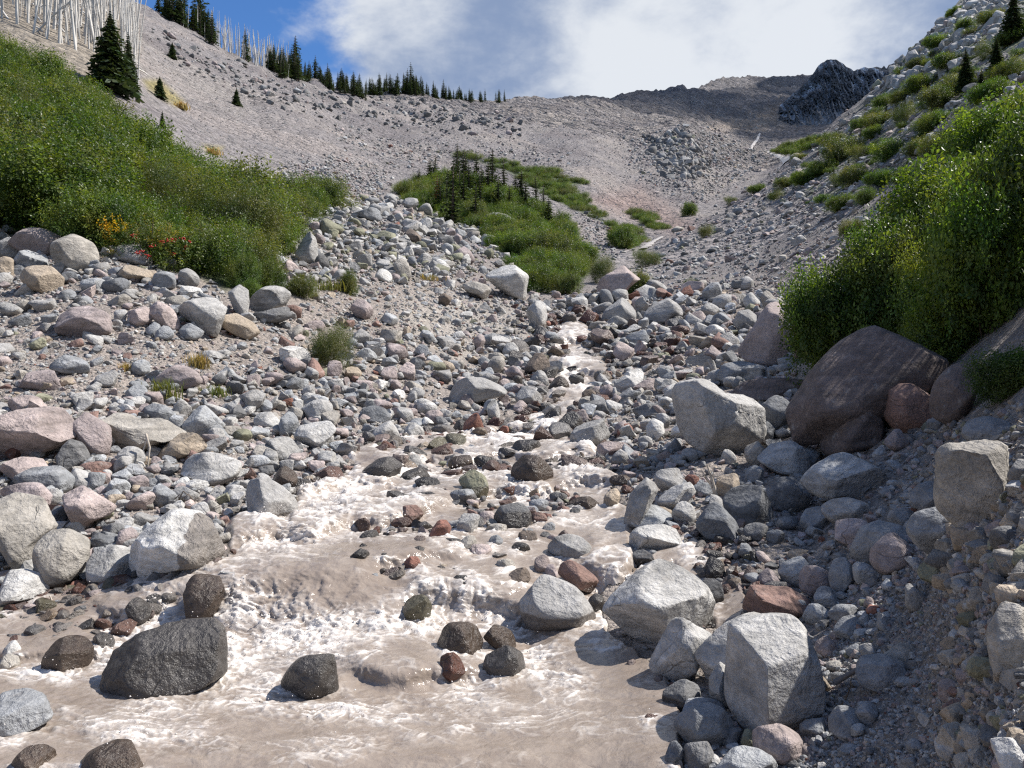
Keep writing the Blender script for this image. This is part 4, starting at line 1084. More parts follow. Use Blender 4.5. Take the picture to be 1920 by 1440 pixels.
R('F', (1040, 930, 1185, 1010), 'tg', 'brownish slab half buried beside the flat-bottomed boulder')
R('F', (1165, 1190, 1215, 1240), 'lb', 'round pale cobble alone on the gravel slope')
R('F', (1485, 715, 1562, 765), 'lb', 'pale flat stone on the dirt cut')
R('F', (1432, 835, 1480, 880), 'lb', 'small pale round stone on the dirt cut')
R('F', (1432, 428, 1490, 472), 'tg', 'small block stuck in the dirt cut')
R('F', (1380, 568, 1440, 632), 'lb', 'pale angular stone stuck in the dirt cut')
R('C', [(790, 1315), (850, 1200), (900, 1080), (970, 1020), (1060, 1050), (1130, 1130), (1152, 1225), (1100, 1295), (960, 1345), (830, 1372)], 'br', 'brown rounded boulder in front of the huge brown one', rough=0.5, np=3)
R('C', [(600, 1260), (640, 1130), (720, 1010), (800, 880), (880, 790), (960, 710), (1060, 650), (1170, 625), (1280, 650), (1400, 720), (1440, 830), (1420, 980), (1300, 1100), (1100, 1180), (900, 1260), (700, 1310)], 'br', 'huge sloping brown boulder under the leafy shrubs', rough=0.45, np=2, cut=[((-0.7, -0.5, 0.9), 0.2)], dep=0.75)
R('C', [(1150, 1060), (1160, 970), (1210, 955), (1310, 945), (1390, 970), (1422, 1060), (1400, 1185), (1280, 1248), (1190, 1210), (1148, 1150)], 'rb', 'reddish-brown squarish block beside the brown rounded boulder', blk=0.6, cut=[((0, -0.2, 1), 0.2), ((0.1, -1, 0.1), 0.15)], np=2, rough=0.6)
R('C', [(1423, 1065), (1450, 960), (1520, 870), (1600, 832), (1690, 850), (1655, 955), (1610, 1010), (1595, 1165), (1500, 1192), (1430, 1150)], 'br', 'tall brown boulder half hidden by leaves', rough=0.6)
R('C', [(-60, 1000), (-30, 950), (60, 930), (140, 935), (200, 1010), (330, 1020), (420, 1060), (455, 1120), (440, 1235), (370, 1340), (240, 1392), (120, 1360), (20, 1290), (-30, 1185)], 'lg', 'big pale overhanging boulder dappled by leaf shade', cut=[((0.5, -0.5, 1), 0.25), ((0.3, -1, -0.8), 0.35), ((-0.9, -0.8, 0.2), 0.2)], np=0, rough=1.2)
R('C', [(448, 1085), (500, 1020), (570, 1040), (632, 1125), (605, 1205), (550, 1258), (460, 1185)], 'db', 'dark slate boulder beside the big pale overhanging one')
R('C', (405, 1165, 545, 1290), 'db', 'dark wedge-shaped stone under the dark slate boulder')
R('C', [(308, 1005), (380, 940), (520, 925), (700, 940), (765, 965), (700, 1035), (560, 1045), (400, 1045)], 'br', 'long brown slab lying behind the big pale boulder')
R('C', [(193, 935), (220, 850), (310, 830), (380, 850), (440, 870), (492, 925), (400, 950), (300, 965)], 'bg', 'shade-mottled blue-grey boulder behind the long brown slab')
R('C', [(328, 805), (420, 680), (500, 560), (560, 490), (605, 505), (590, 700), (560, 845), (480, 895), (380, 845)], 'pk', 'big mauve slanting slab beside the lower shrub')
R('C', [(288, 605), (330, 545), (410, 540), (447, 590), (432, 645), (340, 665)], 'g', 'grey faceted boulder uphill of the mauve slanting slab')
R('C', [(155, 640), (190, 570), (240, 555), (287, 600), (270, 645), (180, 645)], 'bg', 'blue-grey wedge beside the grey faceted boulder')
R('C', (128, 625, 252, 692), 'wh', 'white flat stone below the blue-grey wedge')
R('C', [(318, 420), (350, 350), (385, 355), (402, 425), (350, 435)], 'g', 'grey pointed stone at the foot of the shrubby slope')
R('C', [(130, 450), (175, 385), (218, 430), (210, 455)], 'g', 'small grey pyramid at the foot of the shrubby slope')
R('C', [(345, 480), (400, 440), (440, 490), (430, 540), (360, 530)], 'lg', 'light-grey block above the grey faceted boulder')
R('C', [(445, 470), (480, 425), (525, 480), (520, 560), (470, 550)], 'tg', 'brownish upright stone beside the mauve slanting slab')
R('C', (250, 455, 325, 512), 'pk', 'pale pink stone on the cobble flat above the stream')
R('C', [(90, 560), (130, 500), (200, 520), (210, 570), (130, 590)], 'lg', 'pale faceted stone on the cobble flat above the stream')
R('C', [(1578, 1235), (1620, 1165), (1720, 1140), (1810, 1170), (1853, 1235), (1800, 1285), (1640, 1300)], 'bg', 'blue-grey boulder on top of the dirt bank', rough=0.7)
R('F', [(1280, 360), (1290, 180), (1340, 140), (1450, 100), (1562, 150), (1540, 220), (1500, 300), (1480, 400), (1390, 482), (1300, 420)], 'tg', 'big craggy block jutting from the dirt cut', cut=[((-0.1, -0.3, 1), 0.18), ((-0.9, -0.6, 0), 0.15)], np=2, rough=1.7, blk=0.6)
R('C', (1148, 1208, 1285, 1338), 'mv', 'mauve-grey stone under the reddish-brown squarish block')
R('C', (1378, 1145, 1462, 1222), 'bg', 'small grey cobble between the reddish block and tall brown boulder')
R('F', [(1465, 1050), (1490, 900), (1555, 800), (1660, 770), (1660, 1040), (1560, 1070)], 'tg', 'tan crag at the picture edge in the dirt cut', rough=1.7, dep=0.6)
R('F', [(1500, 1335), (1600, 1330), (1660, 1380), (1660, 1460), (1520, 1450)], 'wh', 'bright sunlit slab in the bottom corner of the dirt bank')
R('F', (1553, 178, 1660, 290), 'g', 'grey boulder at the picture edge above the dirt cut')
R('C', [(1000, 300), (1060, 280), (1180, 265), (1200, 300), (1100, 325)], 'wh', 'bright white slab on the slope behind the leafy shrubs', d=14)
R('F', (100, 212, 243, 318), 'g', 'grey angular stone beside the pale driftwood')
R('F', [(112, 355), (170, 295), (235, 270), (272, 290), (220, 345), (165, 385)], 'lg', 'pale flat bar-shaped stone below the driftwood')
R('F', [(-25, 460), (5, 330), (50, 250), (100, 265), (120, 340), (70, 400), (10, 475)], 'g', 'grey tall boulder on the stream margin above the white-topped one', wet=0.15)
R('F', [(2, 425), (40, 378), (120, 368), (185, 410), (175, 458), (50, 465)], 'lb', 'white-topped flat boulder on the stream margin')
R('F', [(2, 500), (40, 460), (140, 448), (215, 478), (205, 520), (110, 545), (15, 552)], 'lg', 'pale tabular boulder overhanging the dark creek mouth', cut=[((0, -0.3, 1), 0.25), ((0, -1, -0.8), 0.25)], np=1)
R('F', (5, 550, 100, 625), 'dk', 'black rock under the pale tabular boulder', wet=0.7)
R('F', (360, 230, 460, 352), 'tan', 'brown-tan upright stone beside the driftwood')
R('F', (225, 238, 288, 292), 'red', 'small orange-brown stone beside the driftwood')
R('F', [(175, 400), (210, 350), (260, 360), (272, 440), (200, 448)], 'lg', 'pale split stone behind the white-topped flat boulder')
R('F', (210, 128, 282, 192), 'g', 'grey cobble under the big pale overhanging boulder')
R('F', (255, 270, 365, 330), 'bg', 'blue-grey flat stone beside the brown-tan upright stone')
# moraine
R('H', [(590, 500), (620, 440), (700, 440), (740, 480), (700, 520), (620, 530)], 'lg', 'pale angular boulder at the thicket end of the moraine')
R('H', [(640, 780), (660, 680), (720, 570), (780, 570), (785, 650), (790, 800), (700, 810)], 'lg', 'tall pale slab standing at the moraine foot', cut=[((0, -1, 0.4), 0.2)], np=1)
R('H', [(790, 560), (840, 490), (950, 480), (970, 560), (880, 600), (800, 600)], 'ol', 'olive-grey block on the moraine crest')
R('H', [(1020, 440), (1080, 405), (1190, 410), (1240, 450), (1190, 500), (1060, 470)], 'bg', 'blue-grey boulder on the moraine crest')
R('H', [(1395, 600), (1430, 545), (1490, 580), (1525, 640), (1490, 660), (1440, 630)], 'wb', 'brown angular block on the moraine slope')
R('H', (1180, 555, 1345, 645), 'ol', 'olive flat block on the upper moraine')
R('H', [(1720, 620), (1740, 575), (1790, 600), (1800, 660), (1740, 670)], 'mv', 'mauve upright stone on the moraine edge')
R('H', [(540, 830), (560, 760), (620, 780), (680, 850), (600, 870)], 'pk', 'pinkish slab at the foot of the tall pale slab')
R('H', [(860, 880), (900, 840), (970, 830), (1000, 880), (960, 910), (880, 915)], 'g', 'grey stone by the small moraine shrub')
R('H', [(1020, 1100), (1060, 1030), (1120, 1050), (1180, 1130), (1120, 1180), (1050, 1160)], 'mv', 'grey-mauve wedge in the dirt below the moraine')
R('H', [(1222, 1170), (1260, 1125), (1330, 1150), (1350, 1190), (1310, 1225)], 'lb', 'pale blue block in the dirt below the moraine')
R('H', (1940, 445, 2190, 560), 'lg', 'pale blocks at the end of the moraine crest')
R('H', [(1570, 565), (1620, 515), (1655, 560), (1640, 580)], 'dg', 'dark block on the moraine crest')

# ------------------------------------------------------------------ water
def ell(x, y, cx, cy, rx, ry, ang=0.0):
    c, s = math.cos(math.radians(ang)), math.sin(math.radians(ang))
    dx, dy = x - cx, y - cy
    return np.exp(-(((dx * c + dy * s) / rx) ** 2 + ((-dx * s + dy * c) / ry) ** 2))


FROTH = [  # where the water breaks: column, row, half sizes, tilt, strength
    (480, 1150, 95, 55, 10, 1.0), (430, 1235, 55, 60, 0, 1.0), (560, 1215, 110, 42, 0, 1.0), (640, 1185, 110, 30, 0, 0.9), (500, 1300, 60, 26, 0, 0.8),
    (770, 1180, 120, 24, 0, 0.9), (860, 1130, 80, 40, 0, 0.75), (950, 1180, 70, 40, 20, 0.9), (1005, 1240, 45, 45, 0, 0.9), (800, 1105, 40, 40, 0, 0.6),
    (545, 1015, 110, 32, -12, 0.95), (620, 950, 80, 40, -20, 1.0), (700, 975, 60, 22, 0, 0.6), (600, 915, 60, 25, 0, 0.9), (690, 1000, 110, 18, -5, 0.6),
    (780, 885, 60, 35, 0, 0.8), (870, 872, 70, 32, 0, 0.9), (960, 925, 50, 30, 0, 0.95), (1085, 885, 55, 40, 20, 0.9), (1040, 930, 60, 22, 0, 0.7), (740, 930, 50, 20, 0, 0.7),
    (1100, 985, 60, 14, 0, 0.5), (1000, 800, 70, 24, 0, 1.0), (1062, 705, 55, 60, 0, 0.78), (1075, 640, 40, 40, 0, 0.75), (1060, 758, 45, 24, 0, 0.5), (920, 825, 110, 18, 0, 0.75),
    (1140, 1090, 45, 65, 0, 0.8), (1120, 1165, 45, 35, 0, 0.9), (1150, 1215, 60, 20, 0, 0.5), (1170, 1055, 25, 60, 0, 0.4), (300, 1140, 42, 55, 0, 0.85), (240, 1200, 50, 55, 0, 0.6),
    (648, 868, 26, 34, 0, 1.0), (110, 1270, 120, 14, 0, 0.7), (200, 1245, 50, 26, -25, 0.9), (600, 1345, 170, 22, 3, 0.75), (480, 1325, 110, 18, 0, 0.7), (250, 1390, 170, 26, 5, 0.55),
    (90, 1350, 90, 18, 8, 0.5), (880, 1310, 60, 40, 25, 0.55), (1060, 1290, 50, 36, 0, 0.6), (650, 1410, 140, 18, -6, 0.4), (950, 1370, 120, 16, -10, 0.3), (700, 1225, 50, 14, -30, 0.6),
    (1290, 1035, 16, 26, 0, 0.8), (1320, 1062, 20, 10, 0, 0.7), (1350, 1100, 20, 10, 0, 0.5), (560, 1180, 40, 30, 0, 0.9), (400, 1190, 26, 60, 0, 0.9)]
SMOOTH = [(560, 1110, 80, 45, 0), (745, 1290, 85, 38, 0), (700, 1090, 60, 40, 0), (1180, 960, 40, 30, 0), (1060, 755, 30, 22, 0), (1100, 1040, 50, 40, 0), (640, 1040, 150, 16, 0)]

wpx = np.arange(-630, 1420, 3.0)
wrow = np.concatenate([np.arange(588, 800, 0.9), np.arange(800, 1000, 1.0), np.arange(1000, 1482, 1.3)])[::-1]
_ls = np.linspace(math.log(2.2), math.log(33), 1400)
_D = np.empty((len(wrow), len(wpx)))
LSH = np.zeros(_D.shape)
_jj = np.clip(np.searchsorted(PXG, wpx) - 1, 0, len(PXG) - 2)
_aa = (wpx - PXG[_jj]) / (PXG[_jj + 1] - PXG[_jj])
LEDGES = [  # lips the water drops over: polyline of (column, row), half height in rows
    ([(660, 1275), (760, 1288), (900, 1270)], 24), ([(420, 1015), (560, 1008), (700, 985), (840, 962)], 24), ([(540, 930), (640, 915), (760, 905)], 16),
    ([(840, 935), (960, 928), (1060, 915), (1160, 900)], 20), ([(680, 872), (780, 868), (900, 864), (1000, 860), (1125, 855)], 13), ([(880, 815), (1000, 806), (1090, 800)], 10),
    ([(1005, 752), (1065, 748)], 14), ([(1000, 705), (1130, 700)], 14), ([(1030, 645), (1110, 645)], 12), ([(770, 1120), (900, 1135), (1010, 1170)], 30), ([(1090, 1085), (1190, 1095)], 36),
    ([(180, 1150), (240, 1175), (330, 1120)], 26), ([(700, 1060), (860, 1050)], 22), ([(-60, 1240), (100, 1240), (200, 1225)], 14)]


def ledge_shift(px, row):
    out = np.zeros(row.shape)
    for pl, s_ in LEDGES:
        xs, ys = zip(*pl)
        win = sstep(xs[0] - 40, xs[0] + 30, px) * (1 - sstep(xs[-1] - 30, xs[-1] + 40, px))
        if win <= 0:
            continue
        t_ = (row - np.interp(px, xs, ys) - 5 * math.sin(px * 0.045)) / s_
        out -= win * 0.86 * s_ * t_ * np.exp(-0.5 * t_ * t_)
    return out


for _k in range(len(wpx)):
    _r = ROW0[:, _jj[_k]] * (1 - _aa[_k]) + ROW0[:, _jj[_k] + 1] * _aa[_k]
    _rr = np.minimum.accumulate(np.interp(_ls, SG, _r)) - np.arange(len(_ls)) * 1e-4
    LSH[:, _k] = ledge_shift(wpx[_k], wrow)
    _D[:, _k] = np.exp(np.interp(wrow + LSH[:, _k], _rr[::-1], _ls[::-1]))
WX, WR = np.meshgrid(wpx, wrow)
_sd = np.maximum(poly_sd(WX, WR, STREAM), poly_sd(WX, WR, CREEK)) + 9.0 * fbm(p3(WX * 0.022, WR * 0.035), 3, 555).reshape(WX.shape)
froth = np.zeros(WX.shape)
for cx, cy, rx, ry, an, st in FROTH:
    froth = np.maximum(froth, st * ell(WX, WR, cx, cy, rx * 1.15, ry * 1.15, an))
for pts_, col_, lab_, o_ in BOULDERS:           # collars and wakes of the rocks that stand in the water
    q_ = np.array(pts_)
    bx_, by_, hw_, hh_ = q_[:, 0].mean(), q_[:, 1].max(), np.ptp(q_[:, 0]) / 2, np.ptp(q_[:, 1]) / 2
    if by_ > 1475 or max(poly_sd(np.array([bx_]), np.array([by_ - 4]), STREAM)[0], poly_sd(np.array([bx_]), np.array([by_ - 4]), CREEK)[0]) < -2:
        continue
    froth = np.maximum(froth, 0.80 * ell(WX, WR, bx_, by_ - 0.15 * hh_, hw_ * 1.22, max(7, hh_ * 0.34)))
    froth = np.maximum(froth, 0.50 * ell(WX, WR, bx_ - hw_ * 0.3, by_ + hh_ * 0.45, hw_ * 0.9, max(8, hh_ * 0.45)))
smoothw = np.zeros(WX.shape)
for cx, cy, rx, ry, an in SMOOTH:
    smoothw = np.maximum(smoothw, ell(WX, WR, cx, cy, rx, ry, an))
wx, wy = _D * (WX - 960) / FPX, _D
wz = EYE + _D * (720 - WR) / FPX
q = p3(wx, wy, 0)
q3 = p3(wx, wy, wz.ravel() * 1.0)
sh = WX.shape
Dr = _D.ravel()
scs = np.clip(_D / 6.0, 0.65, 3.2)
qd = np.stack([wx.ravel() / Dr * 6, np.log(Dr) * 6, (wz.ravel() - EYE) / Dr * 4], 1)      # grain grows with the size of the rapids upstream
steep = np.clip(1.0 - (1 + np.gradient(LSH, axis=0) / np.gradient(wrow)[:, None]), 0, 1)
steep = np.maximum(steep, ell(WX, WR, 560, 1120, 190, 48, 0))
warp = np.stack([fbm(qd * 1.3, 3, 201), fbm(qd * 1.3, 3, 207), 0 * Dr], 1)
warp2 = np.stack([fbm(qd * 5, 2, 203), fbm(qd * 5, 2, 209), 0 * Dr], 1)
n_lo = fbm((qd + 0.15 * warp) * np.array([1.5, 2.2, 2]), 2, 210).reshape(sh)
n_md = fbm((qd + 0.12 * warp) * np.array([5, 7, 6]), 3, 215, 0.55).reshape(sh)
n_hi = fbm((qd + 0.05 * warp2) * np.array([16, 20, 20]), 3, 218, 0.6).reshape(sh)
vein = 1 - np.abs(fbm((qd + 0.38 * warp + 0.05 * warp2) * np.array([2.6, 5.0, 4.0]), 2, 220, 0.4)).reshape(sh)
vein2 = 1 - np.abs(fbm((qd + 0.30 * warp + 0.06 * warp2) * np.array([6.5, 11.0, 9.0]), 2, 224, 0.45)).reshape(sh)
stri = fbm(np.stack([wx.ravel() / Dr * 90 + 1.5 * n_md.ravel(), np.log(Dr) * 9, wz.ravel() / Dr * 30], 1), 3, 231, 0.6).reshape(sh)
near_f = np.clip(froth * 1.3, 0, 1)
# churned water, lacy veins of spent foam drifting in the pools, streaks on the falling sheets
churn = froth * (0.50 + 0.75 * n_md + 0.75 * n_hi + 0.35 * n_lo)
lace = sstep(0.91, 0.985, vein) * (0.26 + 0.55 * near_f) + sstep(0.90, 0.985, vein2) * (0.12 + 0.50 * near_f)
lace = lace * sstep(-0.55, 0.25, n_lo + 0.7 * near_f - 0.25) + 0.12 * sstep(0.0, 0.8, n_lo + near_f * 0.8)
foam = np.maximum(churn, lace + 0.5 * churn)
foam = foam * (1 - steep * (0.48 - 0.9 * np.clip(stri, -0.3, 0.6)) * (1 - 0.55 * froth))
foam = foam * (1 - 0.32 * smoothw)
edge = sstep(24, 3, _sd) * sstep(-0.1, 0.3, n_md + 0.15) * sstep(-14, 2, _sd)
foam = np.clip(np.maximum(foam, 0.5 * edge * (0.3 + froth)), 0, 1)
disp = scs * ((0.020 + 0.022 * froth) * n_lo + (0.006 + 0.020 * froth) * n_md + (0.0012 + 0.007 * froth) * n_hi + 0.012 * foam * (0.5 + n_hi))
disp += scs * (0.008 * smoothw + 0.014 * steep * stri + 0.010 * steep * n_md)
wz2 = wz + 0.035 * np.clip(_sd / 6, -1, 1) + disp
wy2 = wy - disp * (0.4 * froth + 0.8 * steep)
keep = (_sd > -9)
idx = -np.ones(sh, dtype=np.int64)
f = grid_faces(*sh)
fk = keep.ravel()[f].all(1)
f = f[fk]
used = np.unique(f)
remap = -np.ones(sh[0] * sh[1], dtype=np.int64)
remap[used] = np.arange(len(used))
V = np.stack([wx.ravel(), wy2.ravel(), wz2.ravel()], 1)[used]
wm = bpy.data.materials.new('muddy_water')
wm.use_nodes = True
t = NT(wm.node_tree)
fo = t.n('ShaderNodeAttribute', attribute_name='foam').outputs['Fac']
pos = t.n('ShaderNodeNewGeometry').outputs['Position']
nA = t.noise(pos, 5.0, 6, 0.62, 1.2)
nB = t.noise(pos, 30.0, 5, 0.65, 0.3)
ff = t.math('ADD', fo, t.math('MULTIPLY', t.math('SUBTRACT', nB, 0.5), t.remap(fo, 0, 0.5, 0.05, 1.0)))
ff = t.remap(ff, 0.06, 0.95, 0, 1)
mud = t.mix(t.remap(nA, 0.35, 0.66, 0, 1), (0.222, 0.178, 0.146), (0.300, 0.248, 0.206))
colr = t.mix(ff, mud, (0.70, 0.655, 0.61))
hh = t.math('ADD', t.math('MULTIPLY', t.noise(pos, 9.0, 5, 0.55, 0.6), 0.046), t.math('MULTIPLY', t.noise(pos, 26.0, 4, 0.6, 0.4), 0.014))
bmp = t.n('ShaderNodeBump', ins={'Strength': 0.55, 'Distance': 0.6, 'Height': hh})
pb = t.n('ShaderNodeBsdfPrincipled', ins={'Base Color': colr, 'Normal': bmp.outputs[0], 'Roughness': t.remap(ff, 0, 0.8, 0.10, 0.55)})
pb.inputs['Specular IOR Level'].default_value = 0.45
t.n('ShaderNodeOutputMaterial', ins={0: pb.outputs[0]})
stream = link('stream', mesh_np('stream', V, remap[f], True, {'foam': foam.ravel()[used]}, wm))
tag(stream, kind='structure')

# spray: droplets and clots of froth thrown up where the water breaks
spm = bpy.data.materials.new('water_spray')
spm.use_nodes = True
t = NT(spm.node_tree)
pb = t.n('ShaderNodeBsdfPrincipled', ins={'Base Color': (0.72, 0.68, 0.64, 1), 'Roughness': 0.25})
t.n('ShaderNodeOutputMaterial', ins={0: pb.outputs[0]})
pr = (np.clip(foam - 0.3, 0, 1) * froth ** 2 * (_sd > 0)).ravel()
pr *= (_D.ravel() < 16)
ids = RNG.choice(len(pr), 3200, p=pr / pr.sum())
octv = np.array([[1, 0, 0], [-1, 0, 0], [0, 1, 0], [0, -1, 0], [0, 0, 1], [0, 0, -1]], float)
octf = np.array([[0, 2, 4], [2, 1, 4], [1, 3, 4], [3, 0, 4], [2, 0, 5], [1, 2, 5], [3, 1, 5], [0, 3, 5]])
P = np.stack([wx.ravel()[ids], wy2.ravel()[ids], wz2.ravel()[ids]], 1)
sz = (0.0018 + 0.005 * RNG.random(len(ids)) ** 3) * np.clip(P[:, 1] / 5.5, 0.8, 2.0)
P += RNG.normal(0, 0.015, P.shape) + np.stack([0 * sz, 0 * sz, 0.09 * RNG.random(len(ids)) ** 2.5], 1)
st = 0.6 + 0.8 * RNG.random((len(ids), 3))
V = (P[:, None, :] + octv[None] * (sz[:, None] * st)[:, None, :]).reshape(-1, 3)
F = (octf[None] + 6 * np.arange(len(ids))[:, None, None]).reshape(-1, 3)
tag(link('water_spray', mesh_np('water_spray', V, F, True, None, spm)), kind='stuff')

# the reaches of the stream higher up the valley, seen as white threads
for pts, wd in (([(1237, 447), (1221, 457), (1206, 469)], 0.5), ([(1440, 284), (1456, 291), (1468, 296), (1478, 303)], 1.4), ([(1424, 250), (1420, 262), (1412, 272), (1406, 280)], 1.0)):
    vs = []
    for k in range(25):
        tt = k / 24 * (len(pts) - 1)
        a = min(int(tt), len(pts) - 2)
        x = pts[a][0] + (pts[a + 1][0] - pts[a][0]) * (tt - a)
        r = pts[a][1] + (pts[a + 1][1] - pts[a][1]) * (tt - a)
        d = dist_at(x, r, 50)
        if d is None:
            continue
        ww = wd * (0.7 + 0.5 * random.random())
        for s in (-1, -0.4, 0.4, 1):
            c = world_at(x + s * ww / d * FPX, d)
            vs.append((c.x, c.y, c.z + (0.25 if abs(s) < 1 else -0.3) * wd * 0.25 + 0.12))
    n = len(vs) // 4
    if n > 1:
        V = np.array(vs)
        tag(link('stream', mesh_np('stream', V, grid_faces(n, 4), True, {'foam': np.full(len(V), 0.5)}, wm)), kind='structure')
# build them, each a mesh of its own
ROCKS = []
for i, (pts, col, lab, o) in enumerate(BOULDERS):
    ROCKS.append(build_boulder(pts, col, lab, o, 100 + i * 7))
print('boulders', len(ROCKS))
# ------------------------------------------------------------------ loose stones nobody could count: cobbles, rubble, scree
HC = np.arange(-640, 2644, 4.0)
HR = np.arange(-60, 1472, 2.0)
_hd = np.exp(np.linspace(math.log(1.3), math.log(1400), 2200))
HIT = np.full((len(HR), len(HC)), np.nan)
for _c, _x in enumerate(HC):
    _z = ground_z(np.full(_hd.shape, _x), _hd)
    _r = 720 - FPX * (_z - EYE) / _hd
    _m = np.minimum.accumulate(_r) - 1e-6 * np.arange(len(_r))
    HIT[:, _c] = np.interp(HR, _m[::-1], _hd[::-1], left=np.nan, right=np.nan)


def hit(px, row):
    i = np.clip(np.round((row - HR[0]) / 2).astype(int), 0, len(HR) - 1)
    j = np.clip(np.round((px - HC[0]) / 4).astype(int), 0, len(HC) - 1)
    return HIT[i, j]


def scatter_group(name, coll):
    ng = bpy.data.node_groups.new(name, 'GeometryNodeTree')
    ng.interface.new_socket('Geometry', in_out='INPUT', socket_type='NodeSocketGeometry')
    ng.interface.new_socket('Geometry', in_out='OUTPUT', socket_type='NodeSocketGeometry')
    gi = ng.nodes.new('NodeGroupInput')
    go = ng.nodes.new('NodeGroupOutput')
    ip = ng.nodes.new('GeometryNodeInstanceOnPoints')
    ci = ng.nodes.new('GeometryNodeCollectionInfo')
    ci.inputs['Collection'].default_value = coll
    ci.inputs['Separate Children'].default_value = True
    ci.inputs['Reset Children'].default_value = True
    ip.inputs['Pick Instance'].default_value = True

    def attr(nm, ty):
        a = ng.nodes.new('GeometryNodeInputNamedAttribute')
        a.data_type = ty
        a.inputs['Name'].default_value = nm
        return a.outputs[0]
    L = ng.links.new
    L(gi.outputs[0], ip.inputs['Points'])
    L(ci.outputs[0], ip.inputs['Instance'])
    L(attr('idx', 'INT'), ip.inputs['Instance Index'])
    L(attr('rot', 'FLOAT_VECTOR'), ip.inputs['Rotation'])
    L(attr('scl', 'FLOAT_VECTOR'), ip.inputs['Scale'])
    L(ip.outputs[0], go.inputs[0])
    return ng


def points_mesh(name, P, rot, scl, idx, **attrs):
    m = bpy.data.meshes.new(name)
    m.vertices.add(len(P))
    m.vertices.foreach_set('co', np.asarray(P, dtype=np.float32).ravel())
    m.update()
    set_attrs(m, dict(rot=np.asarray(rot), scl=np.asarray(scl), idx=np.asarray(idx, dtype=np.int64), **attrs))
    return m


def scatter_object(name, mesh, group, parent=None):
    o = link(name, mesh, parent)
    md = o.modifiers.new('scatter', 'NODES')
    md.node_group = group
    return o


def template_collection(name, meshes):
    c = bpy.data.collections.new(name)
    for i, m in enumerate(meshes):
        o = bpy.data.objects.new('%s_%02d' % (name, i), m)
        c.objects.link(o)
    return c


_st = []
for i in range(16):
    v, f = rock_body(3 if i < 8 else 2, 500 + i * 3, 7 if i % 3 else 7, 0.012, (0.34, 0.64) if i % 3 else (0.14, 0.42), 0.62 if i % 3 else 0.85)
    _st.append(mesh_np('stone_form', v, f, i % 2 == 0 or i < 8, None, M_STONE))
for i in range(6):
    v, f = rock_body(1, 700 + i * 3, 4, 0.02, (0.1, 0.4), 0.8)
    _st.append(mesh_np('stone_form', v, f, False, None, M_STONE))
G_STONE = scatter_group('stone_scatter', template_collection('stone_form', _st))

PAL = np.array([C[k] for k in ('lg', 'g', 'bg', 'lb', 'tan', 'mv', 'pk', 'red', 'rb', 'wh', 'dg', 'tg', 'ol')])
W_DRY = np.array([17, 20, 12, 11, 4, 12, 8, 1.2, 3, 5, 4, 10, 1.2])
W_WET = np.array([3, 10, 10, 3, 3, 8, 4, 8, 12, 1, 14, 6, 3.0])
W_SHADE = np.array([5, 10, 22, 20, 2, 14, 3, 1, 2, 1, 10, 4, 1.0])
W_DIRT = np.array([3, 10, 5, 5, 8, 8, 3, 0.3, 2, 1, 10, 16, 4.0])
W_SCREE = np.array([14, 20, 8, 10, 1, 16, 8, 0.2, 1, 3, 14, 8, 0.5])
W_GREENISH = np.array([12, 22, 10, 8, 2, 5, 2, 0.3, 0.5, 5, 6, 8, 12.0])


def stones(name, poly, count, pxr, weights, flat=0.72, sink=0.25, wet=0.0, avoid_water=True, power=2.2, tmpl=(0, 16), soft=18, keep=None, dlim=(1.4, 900), lift=0.0):
    """scatter stones over a stretch of ground; pxr is the range of sizes, as they show from the viewpoint"""
    pl = np.array(poly, float)
    x0, y0 = pl.min(0)
    x1, y1 = pl.max(0)
    n = int(count * 2.6)
    px = RNG.uniform(x0 - soft, x1 + soft, n)
    rw = RNG.uniform(y0 - soft, y1 + soft, n)
    ok = RNG.random(n) < sstep(-soft, soft, poly_sd(px, rw, poly))
    d = hit(px, rw)
    ok &= np.isfinite(d)
    d = np.nan_to_num(d, nan=5.0)
    ok &= (d > dlim[0]) & (d < dlim[1])
    sdw = np.where(d < 34, np.maximum(poly_sd(px, rw, STREAM), poly_sd(px, rw, CREEK)), -999)
    if avoid_water:
        ok &= sdw < RNG.uniform(-4, 8, n)
    if keep is not None:
        ok &= RNG.random(n) < keep(px, rw, d)
    px, rw, d, sdw = px[ok][:count], rw[ok][:count], d[ok][:count], sdw[ok][:count]
    n = len(px)
    u = RNG.random(n)
    s = pxr[0] * (pxr[1] / pxr[0]) ** (u ** power)
    r = s * 0.5 / FPX * d
    z = ground_z(px, d, GZ0 if not avoid_water else None)
    scl = np.stack([r * RNG.uniform(0.8, 1.3, n), r * RNG.uniform(0.75, 1.2, n), r * RNG.uniform(flat - 0.2, flat + 0.25, n)], 1)
    z = z + scl[:, 2] * (1 - 2 * sink) * 0.8 + lift * r * RNG.random(n)
    P = np.stack([(px - 960) / FPX * d, d, z], 1)
    rot = np.stack([RNG.normal(0, 0.35, n), RNG.normal(0, 0.35, n), RNG.uniform(0, 6.28, n)], 1)
    big = s > 7
    idx = np.where(big, RNG.integers(tmpl[0], tmpl[1], n), RNG.integers(8, 22, n))
    w_ = weights / weights.sum()
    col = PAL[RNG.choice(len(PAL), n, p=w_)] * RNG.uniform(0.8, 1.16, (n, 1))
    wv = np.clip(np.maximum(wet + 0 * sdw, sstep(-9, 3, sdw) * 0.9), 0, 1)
    if wet > 0:
        wv = wet * (RNG.random(n) < 0.9)
    me = points_mesh(name, P, rot, scl, idx, col=col, wet=wv)
    o = scatter_object(name, me, G_STONE)
    tag(o, kind='stuff')
    return o


